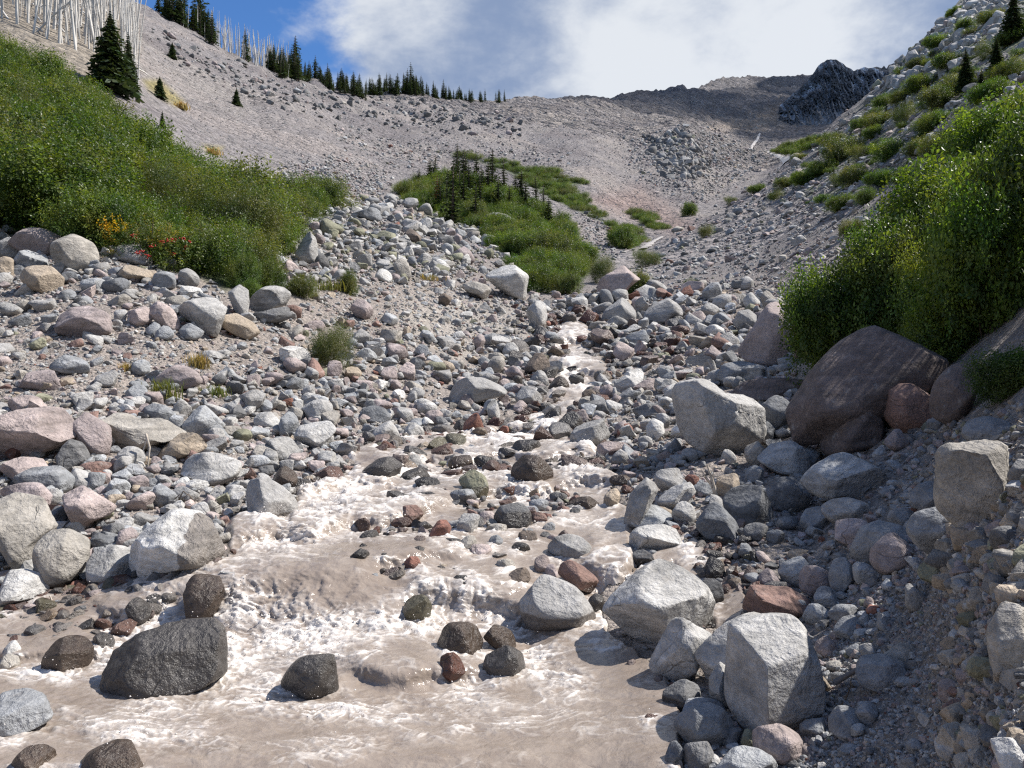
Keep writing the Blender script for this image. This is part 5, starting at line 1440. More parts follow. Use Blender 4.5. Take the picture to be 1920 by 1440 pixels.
FIELD = [(-60, 790), (200, 750), (300, 725), (480, 705), (560, 690), (700, 640), (860, 650), (1040, 640), (1040, 745), (900, 802), (690, 838), (630, 905), (540, 978), (440, 962), (420, 1045), (-60, 1120)]
stones('cobbles', FIELD, 1500, (15, 38), W_DRY, lift=0.4)
stones('cobbles', FIELD, 3800, (5, 14), W_DRY, lift=0.2)
SLOPE = [(-60, 470), (180, 480), (350, 530), (520, 560), (640, 600), (560, 690), (300, 730), (-60, 800)]
stones('rubble', SLOPE, 340, (12, 40), W_DRY, sink=0.35)
stones('rubble', SLOPE, 3200, (3.5, 11), W_DRY, sink=0.35)
HEAP = [(-60, 440), (170, 450), (420, 540), (330, 570), (120, 520), (-60, 520)]
stones('rubble', HEAP, 130, (12, 32), W_DRY)
MORAINE = [(535, 440), (590, 400), (640, 385), (710, 375), (800, 400), (860, 425), (985, 455), (1000, 490), (930, 490), (860, 520), (760, 525), (640, 530), (530, 545), (520, 500)]
stones('rubble', MORAINE, 560, (11, 30), W_GREENISH, lift=0.3)
stones('rubble', MORAINE, 2600, (4, 11), W_GREENISH, lift=0.2)
stones('rubble', [(640, 300), (720, 330), (750, 390), (650, 390), (520, 350), (540, 310)], 1400, (3, 9), W_SCREE, keep=lambda p, r, d: 0.9 + 0 * p)
SCAR = [(560, 540), (760, 525), (960, 500), (1060, 590), (1040, 640), (860, 655), (690, 640), (620, 600)]
stones('rubble', SCAR, 260, (9, 24), W_DRY, sink=0.35)
stones('rubble', SCAR, 2300, (3, 9), W_DRY, sink=0.35)
FLAT = [(1000, 570), (1110, 545), (1300, 545), (1480, 560), (1560, 620), (1480, 700), (1490, 790), (1300, 870), (1170, 900), (1110, 830), (1060, 790), (1120, 730), (1130, 690), (1090, 600), (1000, 610)]
stones('cobbles', FLAT, 760, (14, 40), W_DRY, lift=0.4)
stones('cobbles', FLAT, 3000, (4, 13), W_DRY, lift=0.2)
RIBBON = [(1058, 596), (1098, 594), (1112, 640), (1136, 690), (1118, 725), (1080, 750), (1052, 790), (960, 806), (1008, 766), (1026, 738), (1048, 700), (1034, 655)]


def off_ribbon(p, r, d):
    return 1 - 0.88 * sstep(-4, 6, poly_sd(p, r, RIBBON))


RAPID = [(960, 590), (1150, 585), (1300, 600), (1260, 680), (1140, 700), (1110, 790), (1000, 800), (960, 720)]
stones('cobbles', RAPID, 300, (13, 34), W_WET, avoid_water=False, wet=0.75, sink=0.3, keep=off_ribbon)
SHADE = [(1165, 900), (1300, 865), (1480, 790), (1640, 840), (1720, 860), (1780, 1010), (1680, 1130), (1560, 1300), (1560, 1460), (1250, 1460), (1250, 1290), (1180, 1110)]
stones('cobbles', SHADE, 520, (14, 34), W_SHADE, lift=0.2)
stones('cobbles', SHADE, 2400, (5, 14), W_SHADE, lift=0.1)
stones('cobbles', [(1260, 980), (1420, 1000), (1460, 1130), (1400, 1190), (1320, 1180), (1280, 1090)], 150, (14, 36), W_WET, avoid_water=False, wet=0.8)
GRAVEL = [(1560, 1080), (1720, 930), (1820, 900), (1960, 1000), (1960, 1470), (1450, 1470), (1540, 1300)]
stones('rubble', GRAVEL, 330, (12, 34), W_SHADE, sink=0.35, power=3)
stones('rubble', GRAVEL, 7500, (3.5, 12), W_SHADE, sink=0.3)
stones('rubble', [(1660, 800), (1960, 760), (1960, 1470), (1760, 1470), (1800, 1000), (1700, 930)], 5500, (3, 22), W_DIRT, sink=0.35, power=3)
RSLOPE = [(1190, 500), (1240, 460), (1420, 350), (1520, 280), (1650, 165), (1800, 130), (1960, 60), (1960, 300), (1700, 420), (1640, 500), (1480, 580), (1200, 580)]
stones('dirt_clods', [(1720, 920), (1830, 930), (1960, 900), (1960, 1470), (1780, 1470), (1800, 1150)], 190, (16, 60), np.array([0, 3, 0, 0, 10, 4, 1, 0, 3, 0, 6, 16, 3.0]), sink=0.5, power=2)
stones('rubble', RSLOPE, 700, (9, 24), W_SCREE, flat=0.62, power=2.6)
stones('dirt_clods', [(1720, 920), (1830, 930), (1960, 900), (1960, 1470), (1780, 1470), (1800, 1150)], 190, (16, 60), np.array([0, 3, 0, 0, 10, 4, 1, 0, 3, 0, 6, 16, 3.0]), sink=0.5, power=2)
stones('rubble', RSLOPE, 7000, (3, 9), W_SCREE, flat=0.62)
stones('rubble', [(1500, 480), (1650, 440), (1660, 560), (1480, 600)], 300, (5, 18), W_SCREE)
stones('rubble', [(1645, 165), (1720, 90), (1830, -5), (1905, -20), (1905, 70), (1790, 120), (1700, 180)], 900, (6, 24), np.array([30, 14, 4, 8, 1, 2, 1, 0, 0, 8, 8, 6, 2.0]), sink=0.4, power=2.4, flat=1.1)
SHALLOW = [(-60, 1110), (60, 1120), (250, 1090), (330, 1075), (330, 1160), (230, 1230), (120, 1255), (-60, 1260)]
stones('cobbles', SHALLOW, 420, (14, 40), W_WET, avoid_water=False, wet=0.8, sink=0.35)
stones('cobbles', SHALLOW, 700, (6, 14), W_WET, avoid_water=False, wet=0.8, sink=0.35)
BAR = [(830, 985), (930, 960), (1060, 955), (1080, 1010), (1060, 1060), (970, 1075), (880, 1040)]
stones('cobbles', BAR, 110, (12, 30), W_WET, avoid_water=False, wet=0.45, sink=0.2)
for bx in ([(700, 880), (830, 850), (860, 900), (740, 960)], [(330, 1040), (450, 1050), (440, 1150), (300, 1150)], [(1190, 1290), (1250, 1290), (1260, 1400), (1220, 1400)], [(600, 850), (700, 830), (690, 870), (620, 900)], [(540, 890), (650, 880), (600, 930), (540, 930)], [(1100, 790), (1180, 850), (1180, 960), (1120, 920)]):
    stones('cobbles', bx, 34, (12, 32), W_WET, avoid_water=False, wet=0.85, sink=0.3)
stones('cobbles', [(690, 850), (800, 830), (1000, 815), (1120, 850), (1150, 940), (1000, 960), (760, 960), (700, 900)], 230, (14, 46), W_WET, avoid_water=False, wet=0.9, sink=0.3)
stones('cobbles', [(640, 1040), (900, 1030), (980, 1120), (860, 1160), (680, 1120)], 54, (16, 46), W_WET, avoid_water=False, wet=1, sink=0.3)
stones('scree_stones', [(1210, 262), (1285, 246), (1335, 300), (1300, 335), (1250, 335)], 380, (5, 17), np.array([4, 6, 3, 1, 0, 2, 0, 0, 0, 2, 40, 4, 2.0]), flat=1.0, sink=0.35)
stones('cobbles', [(1010, 600), (1140, 600), (1150, 700), (1090, 760), (1010, 720)], 70, (16, 40), W_WET, avoid_water=False, wet=0.9, sink=0.25, keep=off_ribbon)
stones('rubble', [(1945, 480), (2600, 250), (2600, 1470), (1945, 1470)], 4200, (5, 30), W_DIRT, sink=0.35, power=2.6)
stones('cobbles', [(-600, 520), (-50, 470), (-50, 1100), (-600, 1120)], 900, (12, 44), W_DRY, lift=0.3)
stones('rubble', [(-600, 430), (-50, 450), (-50, 1100), (-600, 1120)], 2200, (4, 12), W_DRY)
# scree of the slopes up the valley
SCREE = [(262, 20), (330, 55), (480, 130), (620, 160), (800, 182), (950, 190), (1100, 190), (1280, 175), (1420, 200), (1440, 290), (1300, 400), (1200, 440), (1080, 400), (860, 290), (720, 330), (560, 370), (380, 280), (270, 130)]
stones('scree_stones', SCREE, 12000, (1.2, 3.4), W_SCREE, flat=0.6, power=2.4)
stones('scree_stones', [(290, 60), (480, 145), (700, 185), (960, 215), (980, 250), (760, 240), (520, 200), (330, 120)], 900, (5, 15), np.array([2, 5, 3, 1, 0, 6, 1, 0, 0, 0.5, 40, 2, 0.0]), power=2.4)
stones('scree_stones', [(620, 230), (700, 260), (880, 280), (1000, 275), (1090, 300), (960, 300), (860, 290), (720, 320), (640, 270)], 900, (3, 8), W_SCREE)
stones('scree_stones', [(1080, 400), (1130, 410), (1180, 470), (1150, 490), (1100, 460)], 500, (3, 9), W_SCREE)
stones('scree_stones', [(1170, 270), (1330, 240), (1440, 300), (1320, 380), (1200, 340)], 2200, (2.2, 7), W_SCREE)
# ------------------------------------------------------------------ plants
def leaf_material(name, trans=0.35, rough=0.42, inst=True, base=None, var=0.5):
    m = bpy.data.materials.new(name)
    m.use_nodes = True
    t = NT(m.node_tree)
    if inst:
        col = t.n('ShaderNodeAttribute', attribute_name='col', attribute_type='INSTANCER').outputs['Color']
    else:
        rgb = t.n('ShaderNodeRGB')
        rgb.outputs[0].default_value = (*base, 1)
        col = rgb.outputs[0]
    pos = t.n('ShaderNodeNewGeometry').outputs['Position']
    n = t.noise(pos, 1.1, 4, 0.6)
    k = t.remap(n, 0.3, 0.7, 1 - var * 0.6, 1 + var * 0.7)
    kc = t.n('ShaderNodeCombineColor', ins={0: t.math('MULTIPLY', k, k), 1: k, 2: t.math('MULTIPLY', k, 0.95)}).outputs[0]
    col = t.mix(1.0, col, kc, 'MULTIPLY')
    p = t.n('ShaderNodeBsdfPrincipled', ins={'Base Color': col, 'Roughness': rough})
    p.inputs['Specular IOR Level'].default_value = 0.3
    tr = t.n('ShaderNodeBsdfTranslucent', ins={0: t.mix(1.0, col, (1.9, 1.9, 0.6), 'MULTIPLY')})
    mx = t.n('ShaderNodeMixShader', ins={0: trans, 1: p.outputs[0], 2: tr.outputs[0]})
    t.n('ShaderNodeOutputMaterial', ins={0: mx.outputs[0]})
    return m


def plain_material(name, base, rough=0.85, var=0.3, scale=8.0):
    m = bpy.data.materials.new(name)
    m.use_nodes = True
    t = NT(m.node_tree)
    pos = t.n('ShaderNodeTexCoord').outputs['Object']
    k = t.remap(t.noise(pos, scale, 4, 0.6), 0.3, 0.7, 1 - var, 1 + var)
    kc = t.n('ShaderNodeCombineColor', ins={0: k, 1: k, 2: k}).outputs[0]
    col = t.mix(1.0, (*base, 1), kc, 'MULTIPLY')
    p = t.n('ShaderNodeBsdfPrincipled', ins={'Base Color': col, 'Roughness': rough})
    t.n('ShaderNodeOutputMaterial', ins={0: p.outputs[0]})
    return m


rr = random.Random(5)
M_LEAF = leaf_material('shrub_leaf')
M_TWIG = plain_material('shrub_bark', (0.16, 0.12, 0.085))
M_NEEDLE = leaf_material('conifer_needles', 0.12, 0.6, False, (0.040, 0.062, 0.030), 0.5)
M_BARK = plain_material('conifer_bark', (0.12, 0.09, 0.07))
M_SNAG = plain_material('bleached_wood', (0.50, 0.475, 0.44), 0.8, 0.35, 0.6)
M_DEAD = leaf_material('dead_needles', 0.1, 0.7, False, (0.20, 0.075, 0.035), 0.4)
M_DRIFT = plain_material('driftwood', (0.48, 0.42, 0.35), 0.85, 0.3, 20)


def tube(path, radii, sides=6):
    """closed tapered tube along a path: verts, quads"""
    path = np.asarray(path, float)
    n = len(path)
    vs, fs = [], []
    for i in range(n):
        tg = path[min(i + 1, n - 1)] - path[max(i - 1, 0)]
        tg = tg / (np.linalg.norm(tg) + 1e-9)
        a = np.cross(tg, [0.31, 0.2, 0.93] if abs(tg[2]) < 0.9 else [1, 0, 0.1])
        a /= np.linalg.norm(a) + 1e-9
        b = np.cross(tg, a)
        for k in range(sides):
            an = 2 * math.pi * k / sides
            vs.append(path[i] + radii[i] * (math.cos(an) * a + math.sin(an) * b))
    for i in range(n - 1):
        for k in range(sides):
            k2 = (k + 1) % sides
            fs.append((i * sides + k, i * sides + k2, (i + 1) * sides + k2, (i + 1) * sides + k))
    return np.array(vs), np.array(fs)


def join(parts):
    vs, fs, o = [], [], 0
    for v, f in parts:
        vs.append(v)
        fs.append(f + o)
        o += len(v)
    return np.concatenate(vs), np.concatenate(fs)


def sprig(seed, nl=22, L=0.42, ll=0.055, lw=0.032, spread=0.9):
    """a leafy twig along +z: leaves folded along the midrib"""
    r = np.random.default_rng(seed)
    vs, fs = [], []
    bend = r.normal(0, 0.25, 2)
    for i in range(nl):
        t_ = (i + 0.6) / nl
        base = np.array([bend[0] * t_ * t_ * L, bend[1] * t_ * t_ * L, t_ * L])
        a = i * 2.4 + r.normal(0, 0.4)
        el = r.uniform(-0.1, 0.9)
        dr = np.array([math.cos(a) * math.cos(el), math.sin(a) * math.cos(el), math.sin(el)])
        base = base + dr * r.uniform(0.0, 0.07) * spread * L / 0.42
        sd_ = np.cross(dr, [0, 0, 1.0])
        sd_ /= np.linalg.norm(sd_) + 1e-9
        sd_ = sd_ * math.cos(0.5 * r.normal()) + np.cross(dr, sd_) * math.sin(0.6 * r.normal())
        up = np.cross(sd_, dr)
        l = ll * r.uniform(0.7, 1.25)
        w2 = lw * r.uniform(0.8, 1.2) * 0.5
        k = len(vs)
        vs += [base, base + dr * l * 0.5 + sd_ * w2 + up * w2 * 0.35, base + dr * l, base + dr * l * 0.5 - sd_ * w2 + up * w2 * 0.35]
        fs += [(k, k + 1, k + 2), (k, k + 2, k + 3)]
    return np.array(vs), np.array(fs)


_sp = []
for i in range(6):
    v, f = sprig(40 + i, 26)
    _sp.append(mesh_np('leafy_twig', v, f, False, None, M_LEAF))
for i in range(4):
    v, f = sprig(60 + i, 30, 0.5, 0.05, 0.014)
    _sp.append(mesh_np('narrow_leafy_twig', v, f, False, None, M_LEAF))
G_LEAF = scatter_group('leaf_scatter', template_collection('leafy_twig', _sp))


CROWN_DATA = []


def undergrowth(name, items):
    """many small shrubs nobody could count, as one object"""
    PP, RR, SS, II, CC = [], [], [], [], []
    for p, rx, ry, h, v in items:
        P, rot, s, idx, cl = CROWN_DATA[v]
        k = np.arange(rr.randrange(3), len(P), 2)
        PP.append(P[k] * np.array([rx, ry, h]) + np.array(p))
        RR.append(rot[k])
        q_ = (s[k] * (rx * ry * h) ** (1 / 3) * 1.15)[:, None]
        SS.append(np.repeat(q_, 3, 1))
        II.append(idx[k])
        CC.append(cl[k] * rr.uniform(0.8, 1.15))
    if PP:
        me = points_mesh(name, np.concatenate(PP), np.concatenate(RR), np.concatenate(SS), np.concatenate(II), col=np.concatenate(CC))
        tag(scatter_object(name, me, G_LEAF), kind='stuff')


def crown_points(name, blobs, n, sz, cols, seed, tm=(0, 6), holes=-0.16, flat_bottom=0.0, freq=1.3):
    """leafy twigs through the outer part of a lumpy crown"""
    r = np.random.default_rng(seed)
    vol = np.array([b[3] * b[4] + b[3] * b[5] + b[4] * b[5] for b in blobs])
    bi = r.choice(len(blobs), n * 2, p=vol / vol.sum())
    tone = r.uniform(0.62, 1.3, len(blobs))[bi]
    B = np.array(blobs)[bi]
    d = r.normal(size=(n * 2, 3))
    d /= np.linalg.norm(d, axis=1)[:, None]
    rad = 0.45 + 0.62 * r.random(n * 2) ** 0.6
    rad = rad * np.where(r.random(n * 2) < 0.08, r.uniform(1.05, 1.28, n * 2), 1.0)
    lump = 1 + 0.30 * fbm(d * freq + B[:, :3] * 0.7 + seed, 3, seed)
    P = B[:, :3] + d * B[:, 3:6] * (rad * lump)[:, None]
    den = fbm(P * 1.7 / max(0.4, B[0, 3]) + seed, 3, seed + 4)
    ok = (P[:, 2] > flat_bottom) & (den > holes)
    P, d, tone = P[ok][:n], d[ok][:n], tone[ok][:n]
    n = len(P)
    ax = d * np.array([0.8, 0.8, 0.5]) + np.array([0, 0, 0.65]) + r.normal(0, 0.35, (n, 3))
    ax /= np.linalg.norm(ax, axis=1)[:, None]
    rot = np.stack([np.zeros(n), np.arccos(np.clip(ax[:, 2], -1, 1)), np.arctan2(ax[:, 1], ax[:, 0])], 1)
    s = sz * r.uniform(0.7, 1.3, n)
    cl = np.array(cols)[r.integers(0, len(cols), n)] * (r.uniform(0.75, 1.25, n) * tone)[:, None]
    CROWN_DATA.append((P, rot, s, r.integers(tm[0], tm[1], n), cl))
    return points_mesh(name, P, rot, np.stack([s, s, s], 1), r.integers(tm[0], tm[1], n), col=cl)


GREENS = [(0.076, 0.120, 0.028), (0.092, 0.138, 0.032), (0.066, 0.110, 0.028), (0.108, 0.146, 0.036)]
OLIVES = [(0.110, 0.135, 0.048), (0.094, 0.122, 0.044), (0.125, 0.145, 0.054), (0.078, 0.110, 0.038)]
LIMES = [(0.105, 0.165, 0.028), (0.140, 0.200, 0.034), (0.076, 0.130, 0.028), (0.056, 0.100, 0.026)]


def blob_set(seed, n=6, hgt=1.1):
    r = np.random.default_rng(seed)
    bl = [(0, 0, hgt * 0.45, 0.72, 0.72, hgt * 0.52)]
    for _ in range(n):
        a = r.uniform(0, 6.28)
        q_ = r.uniform(0.3, 0.72)
        rr_ = r.uniform(0.30, 0.52)
        bl.append((q_ * math.cos(a), q_ * math.sin(a), hgt * r.uniform(0.25, 0.8), rr_, rr_, rr_ * r.uniform(0.8, 1.2)))
    return bl


def stems_mesh(seed, n=5, h=0.9, spread=0.5, r0=0.022):
    r = np.random.default_rng(seed)
    out = []
    for _ in range(n):
        a = r.uniform(0, 6.28)
        e = np.array([math.cos(a) * spread * r.uniform(0.4, 1), math.sin(a) * spread * r.uniform(0.4, 1), h * r.uniform(0.7, 1)])
        pth = [np.array([0.06 * math.cos(a), 0.06 * math.sin(a), -0.15]), e * np.array([0.35, 0.35, 0.45]), e * np.array([0.7, 0.7, 0.8]), e]
        out.append(tube(pth, [r0, r0 * 0.8, r0 * 0.5, r0 * 0.2], 5))
    return out


CROWNS, STEMS = [], []
for i in range(6):
    CROWNS.append((crown_points('crown', blob_set(i + 3), 1000, 0.92, [GREENS, OLIVES, GREENS, OLIVES, LIMES, GREENS][i], 900 + i, (0, 6) if i != 3 else (6, 10))))
for i in range(5):
    v, f = stems_mesh(50 + i, 1, 0.95, 0.55)[0]
    STEMS.append(mesh_np('stem', v, f, True, None, M_TWIG))


def shrub(name, loc, rad, hgt, variant, label, group=None, cat='shrub', nst=3, crown=None):
    e = link(name, None, None, loc)
    e.rotation_euler = (0, 0, random.uniform(0, 6.28))
    e.scale = (rad, rad, hgt)
    tag(e, label, cat, group)
    c = link('crown', crown or CROWNS[variant], e)
    md = c.modifiers.new('scatter', 'NODES')
    md.node_group = G_LEAF
    c['kind'] = 'stuff'
    for k in range(nst):
        s_ = link('stem', STEMS[(variant + k) % 5], e)
        s_.rotation_euler = (0, 0, k * 2.1 + variant)
    return e


def shrub_px(px, row, wpx, hpx, variant, label, group=None, name='shrub', nst=2, sink=0.1, d=None, grid=None):
    d = d or dist_at(px, row, 1.5)
    if d is None:
        return None
    loc = world_at(px, d)
    rad = wpx * 0.5 / FPX * d / 1.35
    hg = hpx / FPX * d / 1.55
    loc.z -= sink * hg
    return shrub(name, loc, rad, hg * (1 + sink), variant, label, group, nst=nst)


TONE = {0: 'fresh green', 1: 'olive green', 2: 'plain green', 3: 'narrow-leaved olive', 4: 'yellow-green', 5: 'deep green'}


def size_word(x, a, b, words_=('short', 'middling', 'tall')):
    return words_[0] if x < a else (words_[1] if x < b else words_[2])


# ---- the thicket on the far side of the stony bank
placed = []
tries = 0
while len(placed) < 78 and tries < 9000:
    tries += 1
    x, r_ = rr.uniform(-330, 640), rr.uniform(60, 545)
    if poly_sd(np.array([x]), np.array([r_]), THICKET)[0] < 6:
        continue
    d = dist_at(x, r_, 13)
    if d is None or d < 14.5 or d > 75:
        continue
    rad = rr.uniform(1.25, 1.9) * (0.90 + d / 130)
    if poly_sd(np.array([x]), np.array([r_]), THICKET)[0] < 0.7 * rad / d * FPX and x > 180:
        continue
    p = world_at(x, d)
    if any((p - q_).length < 0.68 * (rad + rq) for q_, rq in placed):
        continue
    placed.append((p, rad))
for i, (p, rad) in enumerate(placed):
    v = rr.choice([0, 1, 2, 3, 5, 1, 0])
    p.z -= 0.15
    h = rad * rr.uniform(0.75, 1.05)
    if p.y < 19:
        rad *= 0.72
        h *= 0.72
    px_ = p.x / p.y * FPX + 960
    lab = '%s %s shrub %s in the thicket %s' % (size_word(rad, 1.6, 2.1, ('small', 'mid-sized', 'large')), TONE[v], 'at the foot' if p.y < 20 else 'low' if p.y < 30 else 'halfway up' if p.y < 44 else 'near the top',
                                          'above the boulder heap' if px_ < 180 else 'above the berry shrub' if px_ < 370 else 'toward the moraine')
    shrub('shrub', p, rad, h, v, lab, 'shrubs of the bank thicket', nst=2)
for px, row, w_, h_, v in ((500, 545, 90, 60, 2), (455, 540, 80, 70, 0), (590, 392, 110, 50, 2), (530, 392, 100, 60, 2), (470, 560, 50, 35, 4)):
    shrub_px(px, row, w_, h_, v, 'dense leafy green shrub merging into the thicket above the stony bank', 'shrubs of the bank thicket')
fill = 0
UND = []
for _ in range(5000):
    if fill >= 70:
        break
    x, r_ = rr.uniform(-60, 630), rr.uniform(200, 548)
    if poly_sd(np.array([x]), np.array([r_]), THICKET)[0] < 3:
        continue
    d = dist_at(x, r_, 13)
    if d is None or d > 60:
        continue
    p = world_at(x, d)
    rad = rr.uniform(0.55, 0.9) * (0.8 + d / 70)
    if any((p - q_).length < 0.62 * rq + 0.55 * rad for q_, rq in placed):
        continue
    placed.append((p.copy(), rad))
    p.z -= 0.1
    UND.append((p, rad * rr.uniform(0.85, 1.3), rad * rr.uniform(0.85, 1.3), rad * rr.uniform(0.8, 1.1), rr.choice([0, 1, 2, 5])))
    fill += 1
undergrowth('undergrowth', UND)
print('thicket', len(placed))

# ---- the berry shrub: yellow-green leaves, clusters of red berries
bl = [(0, 0, 0.4, 0.7, 0.5, 0.45), (0.5, -0.1, 0.35, 0.45, 0.4, 0.35), (-0.55, -0.1, 0.4, 0.4, 0.4, 0.4)]
bc = crown_points('crown', bl, 420, 0.62, [(0.095, 0.150, 0.030), (0.070, 0.120, 0.026), (0.22, 0.17, 0.030), (0.12, 0.15, 0.03), (0.085, 0.14, 0.03)], 77)
bp = world_at(285, dist_at(285, 498, 13))
bs = shrub('berry_shrub', bp, 1.0, 1.0, 0, 'berry shrub with red berry clusters and yellowing leaves at the thicket foot', crown=bc)
bs.rotation_euler = (0, 0, 0.2)
M_BERRY = plain_material('red_berry', (0.42, 0.022, 0.012), 0.4, 0.3)
M_YLEAF = leaf_material('yellow_leaf', 0.3, 0.5, False, (0.45, 0.30, 0.035), 0.3)
for k in range(13):
    a = rr.uniform(-0.2, 1.0)
    cpt = np.array([rr.uniform(-0.35, 0.95), -rr.uniform(0.38, 0.62), rr.uniform(0.1, 0.72)])
    parts = []
    for j in range(11):
        parts.append((ICO[1][0] * 0.016 + cpt + np.array([rr.gauss(0, 0.03), rr.gauss(0, 0.02), rr.gauss(0, 0.02)]), ICO[1][1]))
    link('berry_cluster', mesh_np('berry_cluster', *join(parts), True, None, M_BERRY), bs)
for k in range(3):
    parts = []
    for j in range(20):
        v, f = sprig(300 + k * 20 + j, 3, 0.08, 0.06, 0.03)
        parts.append((v + np.array([-0.72 + 0.25 * rr.gauss(0, 0.6), -0.38 + rr.gauss(0, 0.05), 0.62 + 0.1 * k + rr.gauss(0, 0.07)]), f))
    link('yellow_spray', mesh_np('yellow_spray', *join(parts), False, None, M_YLEAF), bs)

# ---- small plants on the bank
for px, row, w_, h_, v, lab in (
        (622, 690, 125, 85, 3, 'leafy bank shrub with thin stalks beside the chalky white boulder'),
        (568, 556, 70, 44, 1, 'low leafy shrub on the moraine foot below the tall pale slab'),
        (655, 552, 46, 48, 1, 'small shrub at the moraine foot beside a grey stone'),
        (1190, 556, 66, 52, 1, 'round shrub in front of the pale mauve slab-boulder'),
        (1128, 530, 74, 52, 3, 'straggly olive shrub beside the pale mauve slab-boulder'),
        (1212, 500, 80, 34, 3, 'low olive shrub behind the pale mauve slab-boulder'),
        (1165, 465, 66, 46, 0, 'dense round shrub beside the white thread of stream'),
        (1060, 552, 70, 45, 1, 'small shrub at the lower end of the mid-valley green'),
        (1293, 545, 34, 24, 3, 'tiny shrub at the toe of the shrubby slope'),
        (1325, 445, 40, 24, 3, 'tiny shrub on bare scree at the toe of the slope'),
        (1292, 405, 44, 26, 0, 'low shrub patch on the far side of the stream bend'),
        (1930, 560, 30, 30, 3, 'shrub out of the picture on the slope')):
    if px < 1900:
        shrub_px(px, row, w_, h_, v, lab)

M_GRASS = leaf_material('grass_blade', 0.25, 0.6, False, (0.13, 0.145, 0.045), 0.5)
M_DRYG = leaf_material('dry_grass_blade', 0.25, 0.7, False, (0.34, 0.24, 0.10), 0.4)


def tuft(px, row, wpx, hpx, label, mat, n=150):
    d = dist_at(px, row, 1.5)
    c = world_at(px, d)
    w2, h = wpx * 0.5 / FPX * d, hpx / FPX * d
    vs, fs = [], []
    for k in range(n):
        bx, by = rr.gauss(0, w2 * 0.45), rr.gauss(0, w2 * 0.3)
        a = rr.uniform(0, 6.28)
        ln = h * rr.uniform(0.5, 1.1)
        le = rr.uniform(0.1, 0.6) * ln
        wd = 0.007 * max(1, d / 12)
        s_ = np.array([-math.sin(a), math.cos(a), 0]) * wd
        b0 = np.array([bx, by, -0.03])
        m_ = b0 + np.array([math.cos(a) * le * 0.35, math.sin(a) * le * 0.35, ln * 0.6])
        e = b0 + np.array([math.cos(a) * le, math.sin(a) * le, ln * 0.95])
        k0 = len(vs)
        vs += [b0 - s_, b0 + s_, m_ + s_ * 0.7, m_ - s_ * 0.7, e]
        fs += [(k0, k0 + 1, k0 + 2), (k0, k0 + 2, k0 + 3), (k0 + 3, k0 + 2, k0 + 4)]
    o = link('grass_tuft', mesh_np('grass_tuft', np.array(vs), np.array(fs), False, None, mat), None, c)
    tag(o, label, 'grass tuft')


tuft(372, 690, 44, 34, 'reddish dry grass tuft alone on the dirt slope', M_DRYG)
tuft(308, 748, 56, 46, 'green grass tuft below the pinkish-purple boulder', M_GRASS, 220)
tuft(405, 742, 60, 26, 'sparse grass tuft between cobbles at the dirt slope foot', M_GRASS)
tuft(235, 694, 30, 20, 'thin yellow weed tuft beside a blue-grey block', M_DRYG, 80)
tuft(620, 545, 60, 24, 'pale grass tuft between the two moraine foot shrubs', M_GRASS)
tuft(800, 525, 44, 14, 'rusty dry grass below the upright tan fin', M_DRYG)
tuft(340, 205, 30, 16, 'yellow grass on the edge of the scree beside a small fir', M_DRYG)
tuft(398, 290, 30, 14, 'golden grass clump at the thicket rim on scree', M_DRYG)

# ---- green ground up the middle of the valley
placed = []
tries = 0
while len(placed) < 70 and tries < 6000:
    tries += 1
    x, r_ = rr.uniform(735, 1120), rr.uniform(330, 560)
    if poly_sd(np.array([x]), np.array([r_]), MIDGREEN)[0] < 4:
        continue
    d = dist_at(x, r_, 34)
    if d is None or d < 34 or d > 140:
        continue
    rad = rr.uniform(1.1, 1.7) * (0.7 + d / 170)
    if poly_sd(np.array([x]), np.array([r_]), MIDGREEN)[0] < 0.6 * rad / d * FPX:
        continue
    p = world_at(x, d)
    if any((p - q_).length < 0.62 * (rad + rq) for q_, rq in placed):
        continue
    placed.append((p, rad))
for p, rad in placed:
    v = rr.choice([5, 2, 2, 5, 0, 1])
    px_ = p.x / p.y * FPX + 960
    shrub('shrub', p - Vector((0, 0, 0.2)), rad, rad * rr.uniform(0.6, 1.0), v, '%s %s shrub %s of the green patch behind the moraine' % (size_word(rad, 1.2, 1.6, ('small', 'mid-sized', 'large')), TONE[v],
          'at the upper end' if px_ < 840 else 'among the young firs' if px_ < 960 else 'low' if px_ < 1050 else 'at the stream end'), 'shrubs of the mid-valley patch', nst=0)
UND = []
fill = 0
for _ in range(4000):
    if fill >= 70:
        break
    x, r_ = rr.uniform(735, 1120), rr.uniform(330, 560)
    if poly_sd(np.array([x]), np.array([r_]), MIDGREEN)[0] < 2:
        continue
    d = dist_at(x, r_, 34)
    if d is None or d > 140:
        continue
    p = world_at(x, d)
    rad = rr.uniform(0.5, 0.9) * (0.7 + d / 120)
    if any((p - q_).length < 0.6 * rq + 0.55 * rad for q_, rq in placed):
        continue
    placed.append((p.copy(), rad))
    UND.append((p - Vector((0, 0, 0.1)), rad, rad, rad * rr.uniform(0.7, 1.2), rr.choice([0, 1, 2, 5, 4])))
    fill += 1
undergrowth('undergrowth', UND)
print('mid', len(placed), fill)
k = 0
UND = []
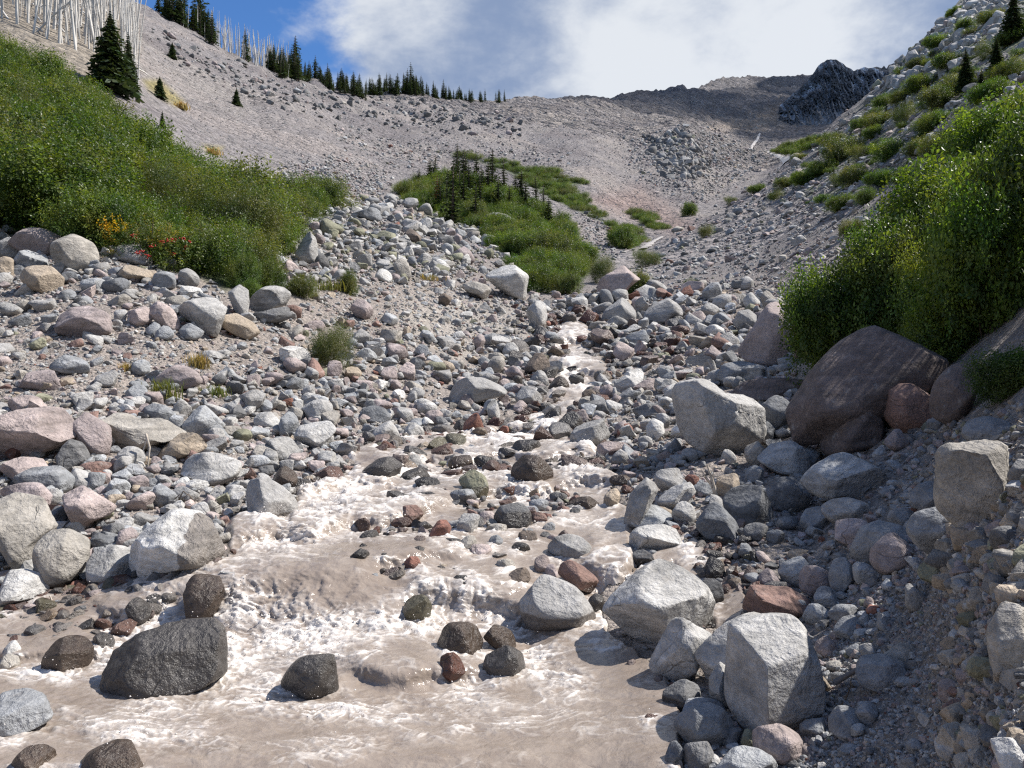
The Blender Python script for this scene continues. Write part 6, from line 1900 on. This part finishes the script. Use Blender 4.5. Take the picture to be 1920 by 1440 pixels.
for s_ in STREAKS:
    pl = np.array(s_, float)
    placed = []
    for _ in range(1500):
        x, r_ = rr.uniform(pl[:, 0].min(), pl[:, 0].max()), rr.uniform(pl[:, 1].min(), pl[:, 1].max())
        if poly_sd(np.array([x]), np.array([r_]), s_)[0] < 0:
            continue
        d = dist_at(x, r_, 50)
        if d is None:
            continue
        rad = 0.0068 * d * rr.uniform(0.8, 1.2) + 0.3
        p = world_at(x, d)
        if any((p - q_).length < 0.9 * (rad + rq) for q_, rq in placed):
            continue
        placed.append((p, rad))
        UND.append((p - Vector((0, 0, 0.3)), rad * rr.uniform(0.9, 1.5), rad, rad * rr.uniform(0.4, 0.6), rr.choice([0, 1, 2, 5])))
        k += 1
undergrowth('undergrowth', UND)
print('streak', k)

# ---- shrubs close by at the shaded bank
NEARC = []
for i in range(4):
    NEARC.append(crown_points('crown', blob_set(i + 23, 8, 1.25), 1650, 1.0, [LIMES, GREENS, LIMES, GREENS][i], 950 + i, (0, 6), holes=-0.24))
for px, row, d, w_, h_, v, lab in (
        (1565, 712, 11.6, 205, 200, 0, 'rounded bright green shrub between the mauve slab and the huge brown boulder'),
        (1700, 640, 11.2, 260, 250, 1, 'leafy shrub right behind the top of the huge brown boulder'),
        (1850, 715, 8.6, 260, 300, 2, 'dark leafy shrub hanging over the tall brown boulder'),
        (1800, 480, 13.5, 330, 215, 0, 'big sunlit lime-green shrub on the slope above the brown boulders'),
        (1945, 600, 9.0, 320, 360, 1, 'tall dark shrub at the picture edge over the dirt bank'),
        (1940, 345, 16.5, 300, 150, 2, 'sunlit shrub at the picture edge high on the slope'),
        (1690, 520, 14.8, 190, 170, 2, 'yellow-green shrub at the open end of the leafy bank'),
        (1900, 775, 5.9, 190, 110, 3, 'low dark leaves sprawling at the top of the dirt bank'),
        (1770, 650, 9.8, 170, 190, 3, 'shaded shrub pressed between two larger ones over the reddish block'),
        (1775, 705, 9.1, 190, 150, 2, 'leafy branches drooping over the end of the huge brown boulder'),
        (1640, 640, 12.2, 140, 120, 1, 'small shrub joining the rounded one to the big leafy mass'),
        (1860, 560, 11.0, 260, 250, 0, 'dense leafy shrub in the middle of the bank foliage'),
        (2130, 560, 7.2, 420, 330, 1, 'tall shrub beyond the picture edge shading the dirt bank'),
        (2230, 560, 5.8, 380, 230, 3, 'shrub beyond the picture edge shading the gravel')):
    loc = world_at(px, d)
    shrub('shrub', loc - Vector((0, 0, 0.12)), w_ * 0.5 / FPX * d / 1.3, h_ / FPX * d / 1.6, v, lab, None, crown=NEARC[v], nst=4)

# ---- shrubs over the slope on the far side of the bank
SLOPESH = [(1580, 300, 90, 60), (1547, 325, 80, 40), (1613, 300, 80, 50), (1600, 345, 70, 46), (1663, 300, 90, 44), (1573, 395, 70, 44), (1597, 440, 56, 46), (1420, 360, 50, 26), (1370, 384, 40, 20),
           (1473, 352, 50, 30), (1510, 345, 56, 34), (1747, 245, 90, 60), (1763, 205, 90, 50), (1730, 172, 80, 40), (1697, 232, 80, 44), (1647, 238, 70, 44), (1653, 204, 60, 40), (1610, 244, 60, 36),
           (1560, 270, 40, 26), (1530, 330, 50, 30), (1690, 190, 70, 36), (1800, 170, 90, 50), (1850, 190, 100, 60), (1820, 240, 90, 50), (1890, 150, 100, 60), (1780, 130, 70, 34), (1850, 110, 80, 40),
           (1720, 290, 80, 40), (1660, 345, 70, 40), (1635, 260, 60, 36), (1500, 300, 40, 22), (1700, 345, 80, 46), (1570, 350, 50, 30), (1680, 410, 60, 44), (1540, 380, 40, 26), (1620, 385, 50, 34),
           (1760, 290, 80, 50), (1800, 290, 90, 60), (1900, 240, 110, 70), (1720, 130, 50, 26), (1760, 90, 50, 26), (1810, 60, 60, 26), (1860, 40, 60, 26), (1900, 80, 80, 44), (1455, 375, 36, 22), (1740, 60, 40, 18), (1790, 30, 50, 20)]
for i, (px, row, w_, h_) in enumerate(SLOPESH):
    v = [1, 0, 3, 1, 4, 5][i % 6]
    e = shrub_px(px, row, w_, h_, v, '%s %s shrub on the rubble slope %s' % (size_word(w_, 55, 80, ('small', 'mid-sized', 'broad')), TONE[v], 'near its toe' if px < 1530 else 'in the middle of the green band' if px < 1680 else
                 'below the pale crags' if row < 150 else 'just above the leafy bank' if row > 280 else 'beside the dark firs'), 'shrubs on the rocky slope', nst=0)
    if e:
        e.scale = (e.scale[0] * rr.uniform(0.7, 1.25), e.scale[1] * rr.uniform(0.7, 1.1), e.scale[2] * rr.uniform(0.6, 0.95))

placed = []
UND = []
for _ in range(3000):
    if len(placed) >= 130:
        break
    x, r_ = rr.uniform(1440, 1918), rr.uniform(-10, 420)
    if poly_sd(np.array([x]), np.array([r_]), RIGHTGREEN)[0] < -4 or rr.random() > 0.35 + 0.9 * float(fbm(np.array([[x * 0.012, r_ * 0.02, 2.0]]), 2, 98)[0]):
        continue
    d = dist_at(x, r_, 10)
    if d is None or d > 150 or d < 14:
        continue
    p = world_at(x, d)
    rad = rr.uniform(7, 22) / FPX * d * 0.6
    if any((p - q_).length < 0.7 * (rad + rq) for q_, rq in placed):
        continue
    placed.append((p.copy(), rad))
    UND.append((p - Vector((0, 0, 0.12)), rad * rr.uniform(0.8, 1.7), rad * rr.uniform(0.8, 1.4), rad * rr.uniform(0.35, 0.8), rr.choice([0, 1, 3, 4, 5, 0])))
undergrowth('undergrowth', UND)


# ---- conifers and dead trees
def conifer_mesh(seed, levels, per, seg, R_=0.2, droop=0.35):
    r = np.random.default_rng(seed)
    vs, fs = [], []
    for l in range(levels):
        t_ = (l + 0.5) / levels
        z = 0.06 + 0.93 * t_
        rad = R_ * (1 - t_) ** 0.82 * r.uniform(0.75, 1.15) + 0.008
        for b in range(per):
            a = 2 * math.pi * (b + r.uniform(-0.3, 0.3)) / per + l * 1.3
            ln = rad * r.uniform(0.7, 1.2)
            c_, s_ = math.cos(a), math.sin(a)
            side = np.array([-s_, c_, 0])
            for q_ in range(seg):
                for sgn in (-1, 1, 0):
                    f0 = (q_ + 0.15) / seg
                    p0 = np.array([c_ * ln * f0, s_ * ln * f0, z - droop * ln * f0 ** 1.5])
                    l2 = ln * (0.46 if sgn else 0.34) * (1.15 - 0.5 * f0) * r.uniform(0.7, 1.3)
                    dv = np.array([c_, s_, -droop]) * 0.75 + side * sgn * 0.8 + np.array([0, 0, r.normal(0, 0.25) + (0.25 if sgn == 0 else -0.1)])
                    dv /= np.linalg.norm(dv)
                    wv = np.cross(dv, [0, 0, 1.0]) + np.array([0, 0, r.normal(0, 0.5)])
                    wv = wv / (np.linalg.norm(wv) + 1e-9) * l2 * 0.30
                    k0 = len(vs)
                    vs += [p0 - wv * 0.4, p0 + dv * l2 * 0.45 + wv, p0 + dv * l2, p0 + dv * l2 * 0.45 - wv]
                    fs += [(k0, k0 + 1, k0 + 2, k0 + 3)]
    return np.array(vs), np.array(fs)


CON_FAR, CON_NEAR = [], []
for i in range(4):
    CON_FAR.append(mesh_np('conifer_crown', *conifer_mesh(i + 5, 15, 5, 3, [0.16, 0.20, 0.24, 0.18][i]), False, None, M_NEEDLE))
for i in range(3):
    CON_NEAR.append(mesh_np('conifer_crown', *conifer_mesh(i + 25, 30, 8, 5, [0.30, 0.22, 0.34][i]), False, None, M_NEEDLE))
TRUNK = mesh_np('conifer_trunk', *tube([(0, 0, -0.05), (0.004, 0, 0.5), (0, 0.003, 0.97)], [0.022, 0.014, 0.003], 6), True, None, M_BARK)
DEADC = mesh_np('dead_crown', *conifer_mesh(91, 13, 5, 3, 0.15), False, None, M_DEAD)


def conifer(loc, h, mesh, label, group=None, wide=1.0):
    e = link('conifer', None, None, loc)
    e.scale = (h * wide, h * wide, h)
    e.rotation_euler = (rr.gauss(0, 0.015), rr.gauss(0, 0.015), rr.uniform(0, 6.28))
    tag(e, label, 'conifer', group)
    link('crown', mesh, e)
    link('trunk', TRUNK, e)
    return e


SNAGS = []
for i in range(7):
    r = np.random.default_rng(400 + i)
    lean = r.normal(0, 0.035, 2)
    pth = [(0, 0, -0.05)] + [(lean[0] * t_ + 0.004 * r.normal(), lean[1] * t_ + 0.004 * r.normal(), t_) for t_ in (0.25, 0.5, 0.75, 1.0)]
    parts = [tube(pth, [0.0108, 0.0090, 0.0072, 0.0048, 0.0016], 6)]
    br = []
    for k in range(int(r.integers(9, 22))):
        z = r.uniform(0.25, 0.97)
        a = r.uniform(0, 6.28)
        ln = r.uniform(0.02, 0.085) * (1.25 - z)
        b0 = np.array([lean[0] * z, lean[1] * z, z])
        e = b0 + np.array([math.cos(a) * ln, math.sin(a) * ln, ln * r.uniform(-0.5, 0.4)])
        br.append(tube([b0, (b0 + e) / 2 + np.array([0, 0, 0.004]), e], [0.0026, 0.0018, 0.0006], 4))
    SNAGS.append((mesh_np('snag_trunk', *parts[0], True, None, M_SNAG), mesh_np('snag_branches', *join(br), True, None, M_SNAG)))


def snag(loc, h, label, group, lean=0.03):
    t_, b_ = SNAGS[rr.randrange(7)]
    e = link('dead_tree', None, None, loc)
    e.scale = (h * rr.uniform(0.8, 1.3), h * rr.uniform(0.8, 1.3), h)
    e.rotation_euler = (rr.gauss(0, lean), rr.gauss(0, lean), rr.uniform(0, 6.28))
    tag(e, label, 'dead tree', group)
    link('trunk', t_, e)
    link('branches', b_, e)
    return e


def on_ground(px, row, dmin=20):
    d = dist_at(px, row, dmin)
    return (None, None) if d is None else (world_at(px, d), d)


for px, row, hp, m_, wd, lab in ((208, 172, 155, 0, 1.0, 'largest dark fir standing above the thicket in front of dead trees'), (243, 176, 118, 1, 0.75, 'slender dark fir touching the largest fir'),
                                 (323, 111, 32, 2, 0.9, 'small fir alone high on the grey scree'), (299, 184, 42, 2, 0.9, 'small bushy fir on yellow grass at the scree edge'),
                                 (443, 198, 34, 2, 0.85, 'small dark fir alone low on the scree face'), (304, 240, 34, 1, 0.8, 'thin dark fir at the rim of the thicket')):
    p, d = on_ground(px, row, 30)
    if p:
        conifer(p, hp / FPX * d, CON_NEAR[m_], lab, None, wd)
for i, (px, row, hp) in enumerate(((857, 345, 46), (870, 352, 48), (893, 356, 40), (923, 360, 48), (945, 376, 44), (965, 385, 36), (977, 385, 46), (1005, 395, 38), (1020, 405, 40), (848, 420, 70), (806, 345, 30),
                                   (814, 350, 32), (833, 350, 28), (785, 352, 22), (880, 380, 44), (905, 385, 40), (838, 400, 44), (862, 395, 46), (935, 400, 44), (850, 375, 50), (875, 365, 46), (900, 405, 46), (868, 402, 50), (915, 375, 42), (890, 420, 44), (955, 405, 40), (985, 410, 40), (840, 385, 40), (858, 362, 44), (826, 400, 40), (1030, 430, 34))):
    p, d = on_ground(px, row, 36)
    if p:
        conifer(p, hp / FPX * d * rr.uniform(1.45, 1.9), CON_FAR[i % 4], 'young dark fir %s of the mid-valley shrubs' % ('at the upper end' if px < 842 else 'in the dense middle clump' if px < 900 else 'at the stream side' if px < 950 else 'on the lower open side'), 'firs in the mid-valley patch', 1.5)
p, d = on_ground(820, 392, 36)
conifer(p, 70 / FPX * d, DEADC, 'rust-red dead fir among the mid-valley shrubs')
for px, row, hp, wd, lab in ((1812, 172, 84, 1.0, 'dark fir on the rocky slope above the lime-green shrub'), (1900, 80, 100, 1.1, 'dark fir at the picture edge high on the slope'), (1868, 140, 70, 1.1, 'fir between the two darker ones on the rocky slope'),
                             (1840, 190, 60, 1.1, 'squat fir below the others on the rocky slope')):
    p, d = on_ground(px, row, 8)
    if p:
        conifer(p, hp / FPX * d, CON_NEAR[1], lab, None, wd * 1.1)
for i in range(14):
    px, row = rr.uniform(1560, 1760), 0
    row = 330 - (px - 1560) * 0.9 + rr.uniform(-30, 20)
    p, d = on_ground(px, row, 30)
    if p:
        conifer(p, rr.uniform(14, 26) / FPX * d, CON_FAR[i % 4], 'tiny fir dotted over the shrubby slope', 'tiny firs on the shrubby slope', 1.3)

# the skyline trees
RX = np.array([250, 290, 330, 380, 430, 480, 530, 570, 620, 680, 740, 800, 850, 900, 950], float)


def crest(px):
    """skyline of the ground at a bearing: (row, distance)"""
    dd = np.exp(np.linspace(math.log(120), math.log(900), 500))
    r_ = 720 - FPX * (ground_z(np.full(dd.shape, px), dd) - EYE) / dd
    k_ = int(np.argmin(r_))
    return r_[k_], dd[k_]


n_c = n_s = 0
for i in range(215):
    px = rr.choice([rr.uniform(295, 400), rr.uniform(500, 560), rr.uniform(560, 800), rr.uniform(560, 830), rr.uniform(560, 830), rr.uniform(640, 850), rr.uniform(832, 950)])
    row, d = crest(px)
    d *= rr.uniform(0.955, 1.03)
    p = world_at(px, d)
    hp = {0: rr.uniform(36, 72), 1: rr.uniform(30, 58), 2: rr.uniform(20, 42), 3: rr.uniform(13, 28)}[0 if px < 400 else 1 if px < 560 else 2 if px < 800 else 3]
    if rr.random() < 0.06:
        hp *= 1.5
    wd = rr.uniform(0.9, 1.45)
    a_, b_ = (46, 60) if px < 400 else (36, 50) if px < 560 else (25, 35) if px < 800 else (17, 23)
    conifer(p, hp / FPX * d, CON_FAR[i % 4], '%s %s dark conifer %s' % (size_word(hp, a_, b_), 'slim' if wd < 1.15 else 'broad', 'at the top of the scree by the burnt stand' if px < 345 else 'beside the highest bleached ridge trees' if px < 420 else
            'among the bleached trees on the ridge' if px < 548 else 'where the bleached ridge row ends' if px < 620 else 'in the thick of the ridge treeline' if px < 700 else
            'in the lower ridge treeline' if px < 810 else 'in the last clump of the ridge treeline'), 'conifers along the ridge', wd)
    n_c += 1
for px, hp in ((461, 62), (318, 44), (345, 70), (615, 44), (936, 26), (880, 24), (466, 34), (545, 60)):
    row, d = crest(px)
    conifer(world_at(px, d * 0.99), hp / FPX * d, CON_FAR[1], 'dark conifer standing taller than its neighbours on the ridge', 'taller ridge conifers', 1.1)
EXTRA = []
for i in range(210):
    px = rr.choice([rr.uniform(310, 560), rr.uniform(390, 530), rr.uniform(390, 560), rr.uniform(420, 560), rr.uniform(640, 800)])
    row, d = crest(px)
    d *= rr.uniform(0.98, 1.06)
    hp = rr.uniform(26, 70) if px < 560 else rr.uniform(10, 24)
    if i >= 130:
        EXTRA.append((world_at(px, d), hp / FPX * d))
        continue
    e = snag(world_at(px, d), hp / FPX * d, '%s bleached dead tree %s' % (size_word(hp, 38, 54) if px < 560 else 'small', 'beside the highest ridge conifers' if px < 380 else 'in the upper part of the ridge row' if px < 440 else
             'in the dense middle of the ridge row' if px < 500 else 'at the lower end of the ridge row' if px < 565 else 'in front of the ridge treeline'), 'dead trees along the ridge')
    e.scale = (e.scale[0] * 1.7, e.scale[1] * 1.7, e.scale[2])
n = 0
for i in range(14000):
    if n >= 560:
        break
    px, d = rr.uniform(-60, 262), rr.uniform(72, 160)
    p = world_at(px, d)
    row = 720 - FPX * (p.z - EYE) / d
    if row > 60 + max(0, px - 0) * 0.72 + 8 or (px > 225 and row < 30):
        continue
    hh_ = rr.choice([rr.uniform(8, 14), rr.uniform(3, 9), rr.uniform(5, 11)])
    if n >= 160:
        EXTRA.append((p, hh_))
        n += 1
        continue
    snag(p, hh_, '%s pale dead tree %s' % (size_word(hh_, 6.5, 10), 'right behind the largest fir' if 165 < px < 235 else 'at the scree edge of the burnt stand' if px >= 235 else 'in the middle of the burnt stand' if px > 70 else
         'over the upper thicket in the burnt stand'), 'dead trees of the burnt stand', 0.06)
    n += 1
parts = []
for _ in range(60):            # fallen trunks under the burnt stand
    px, d = rr.uniform(-40, 262), rr.uniform(74, 130)
    a, b = world_at(px, d), world_at(px + rr.uniform(-50, 50), d + rr.uniform(-5, 5))
    parts.append(tube([a + Vector((0, 0, 0.25)), (a + b) / 2 + Vector((0, 0, 0.35)), b + Vector((0, 0, 0.3))], [0.11, 0.09, 0.04], 5))
for p, h in EXTRA:
    lx, ly = rr.gauss(0, 0.06), rr.gauss(0, 0.04)
    for me in SNAGS[rr.randrange(7)]:
        v = np.empty(len(me.vertices) * 3)
        me.vertices.foreach_get('co', v)
        f = np.array([q_.vertices[:] for q_ in me.polygons])
        v = v.reshape(-1, 3) * h
        v[:, 0] += lx * v[:, 2]
        v[:, 1] += ly * v[:, 2]
        parts.append((v + np.array(p), f))
tag(link('dead_trees', mesh_np('dead_trees', *join(parts), True, None, M_SNAG)), kind='stuff')
print('snags', n)
for k, (px, row, an) in enumerate(((15, 35, 0.7), (100, 45, -0.9), (120, 60, 0.5), (70, 60, 1.1))):
    p, d = on_ground(px, row, 50)
    if p:
        snag(p, 8.0, ['fallen pale trunk leaning at the top of the thicket', 'pale trunk leaning across the burnt stand', 'broken pale tree tilted among standing dead trees', 'pale twisted log lying above the thicket'][k], 'leaning dead trees', 0.01)
        bpy.context.scene.collection.objects[-1]
for o in [o for o in COL.objects if o.get('group') == 'leaning dead trees']:
    o.rotation_euler[1] = rr.choice([-1, 1]) * rr.uniform(0.6, 1.0)


# ---- driftwood and roots
def branchy(name, px, row, label, spec, mat=M_DRIFT, d=None, cat='driftwood', lift=0.0):
    d = d or dist_at(px, row, 1.5)
    c = world_at(px, d)
    parts = []
    for pts, r0 in spec:
        pts = [np.array([(x - px) / FPX * d, -0.02 * q_, (row - y) / FPX * d + lift]) for q_, (x, y) in enumerate(pts)]
        parts.append(tube(pts, np.linspace(r0, r0 * 0.35, len(pts)), 5))
    o = link(name, mesh_np(name, *join(parts), True, None, mat), None, c - Vector((0, 0.12, 0)))
    tag(o, label, cat)


branchy('driftwood', 1335, 935, 'pale splintered driftwood stump standing among boulders', [([(1338, 935), (1328, 900), (1318, 873)], 0.022), ([(1336, 932), (1324, 905), (1308, 885)], 0.014), ([(1330, 915), (1314, 896), (1303, 893)], 0.010),
        ([(1334, 930), (1330, 898), (1330, 880)], 0.010)], lift=0.02)
branchy('driftwood', 1560, 1300, 'grey weathered stick lying beside the upright block', [([(1545, 1275), (1580, 1250), (1612, 1230)], 0.016)], plain_material('grey_wood', (0.20, 0.175, 0.155)), lift=0.03)
branchy('twig', 1555, 1310, 'thin brown twig standing in gravel by the upright block', [([(1550, 1312), (1562, 1290), (1567, 1265), (1566, 1240)], 0.004), ([(1562, 1290), (1575, 1275)], 0.002)], M_TWIG, cat='twig')
branchy('roots', 140, 1085, 'dry tangled roots caught on the round grey-tan boulder', [([(112, 1052), (122, 1070), (140, 1080), (160, 1082)], 0.006), ([(125, 1066), (140, 1090), (150, 1096)], 0.005), ([(130, 1075), (150, 1066), (163, 1055)], 0.005),
        ([(140, 1080), (158, 1072), (164, 1062)], 0.004), ([(120, 1080), (146, 1078), (162, 1076)], 0.004)], cat='roots', lift=0.05, d=5.75)
branchy('driftwood', 290, 880, 'broken dry branch hanging down the cobbles below the tan boulder', [([(283, 830), (292, 855), (290, 890)], 0.016), ([(286, 838), (280, 860), (287, 872)], 0.010)], lift=0.1)
branchy('roots', 355, 945, 'dark bundle of dry stalks beside the large cream boulder', [([(340, 950), (355, 925), (375, 940)], 0.008), ([(345, 945), (365, 930), (380, 948)], 0.006), ([(338, 940), (350, 930), (362, 950)], 0.006)], M_TWIG, cat='roots', lift=0.04)
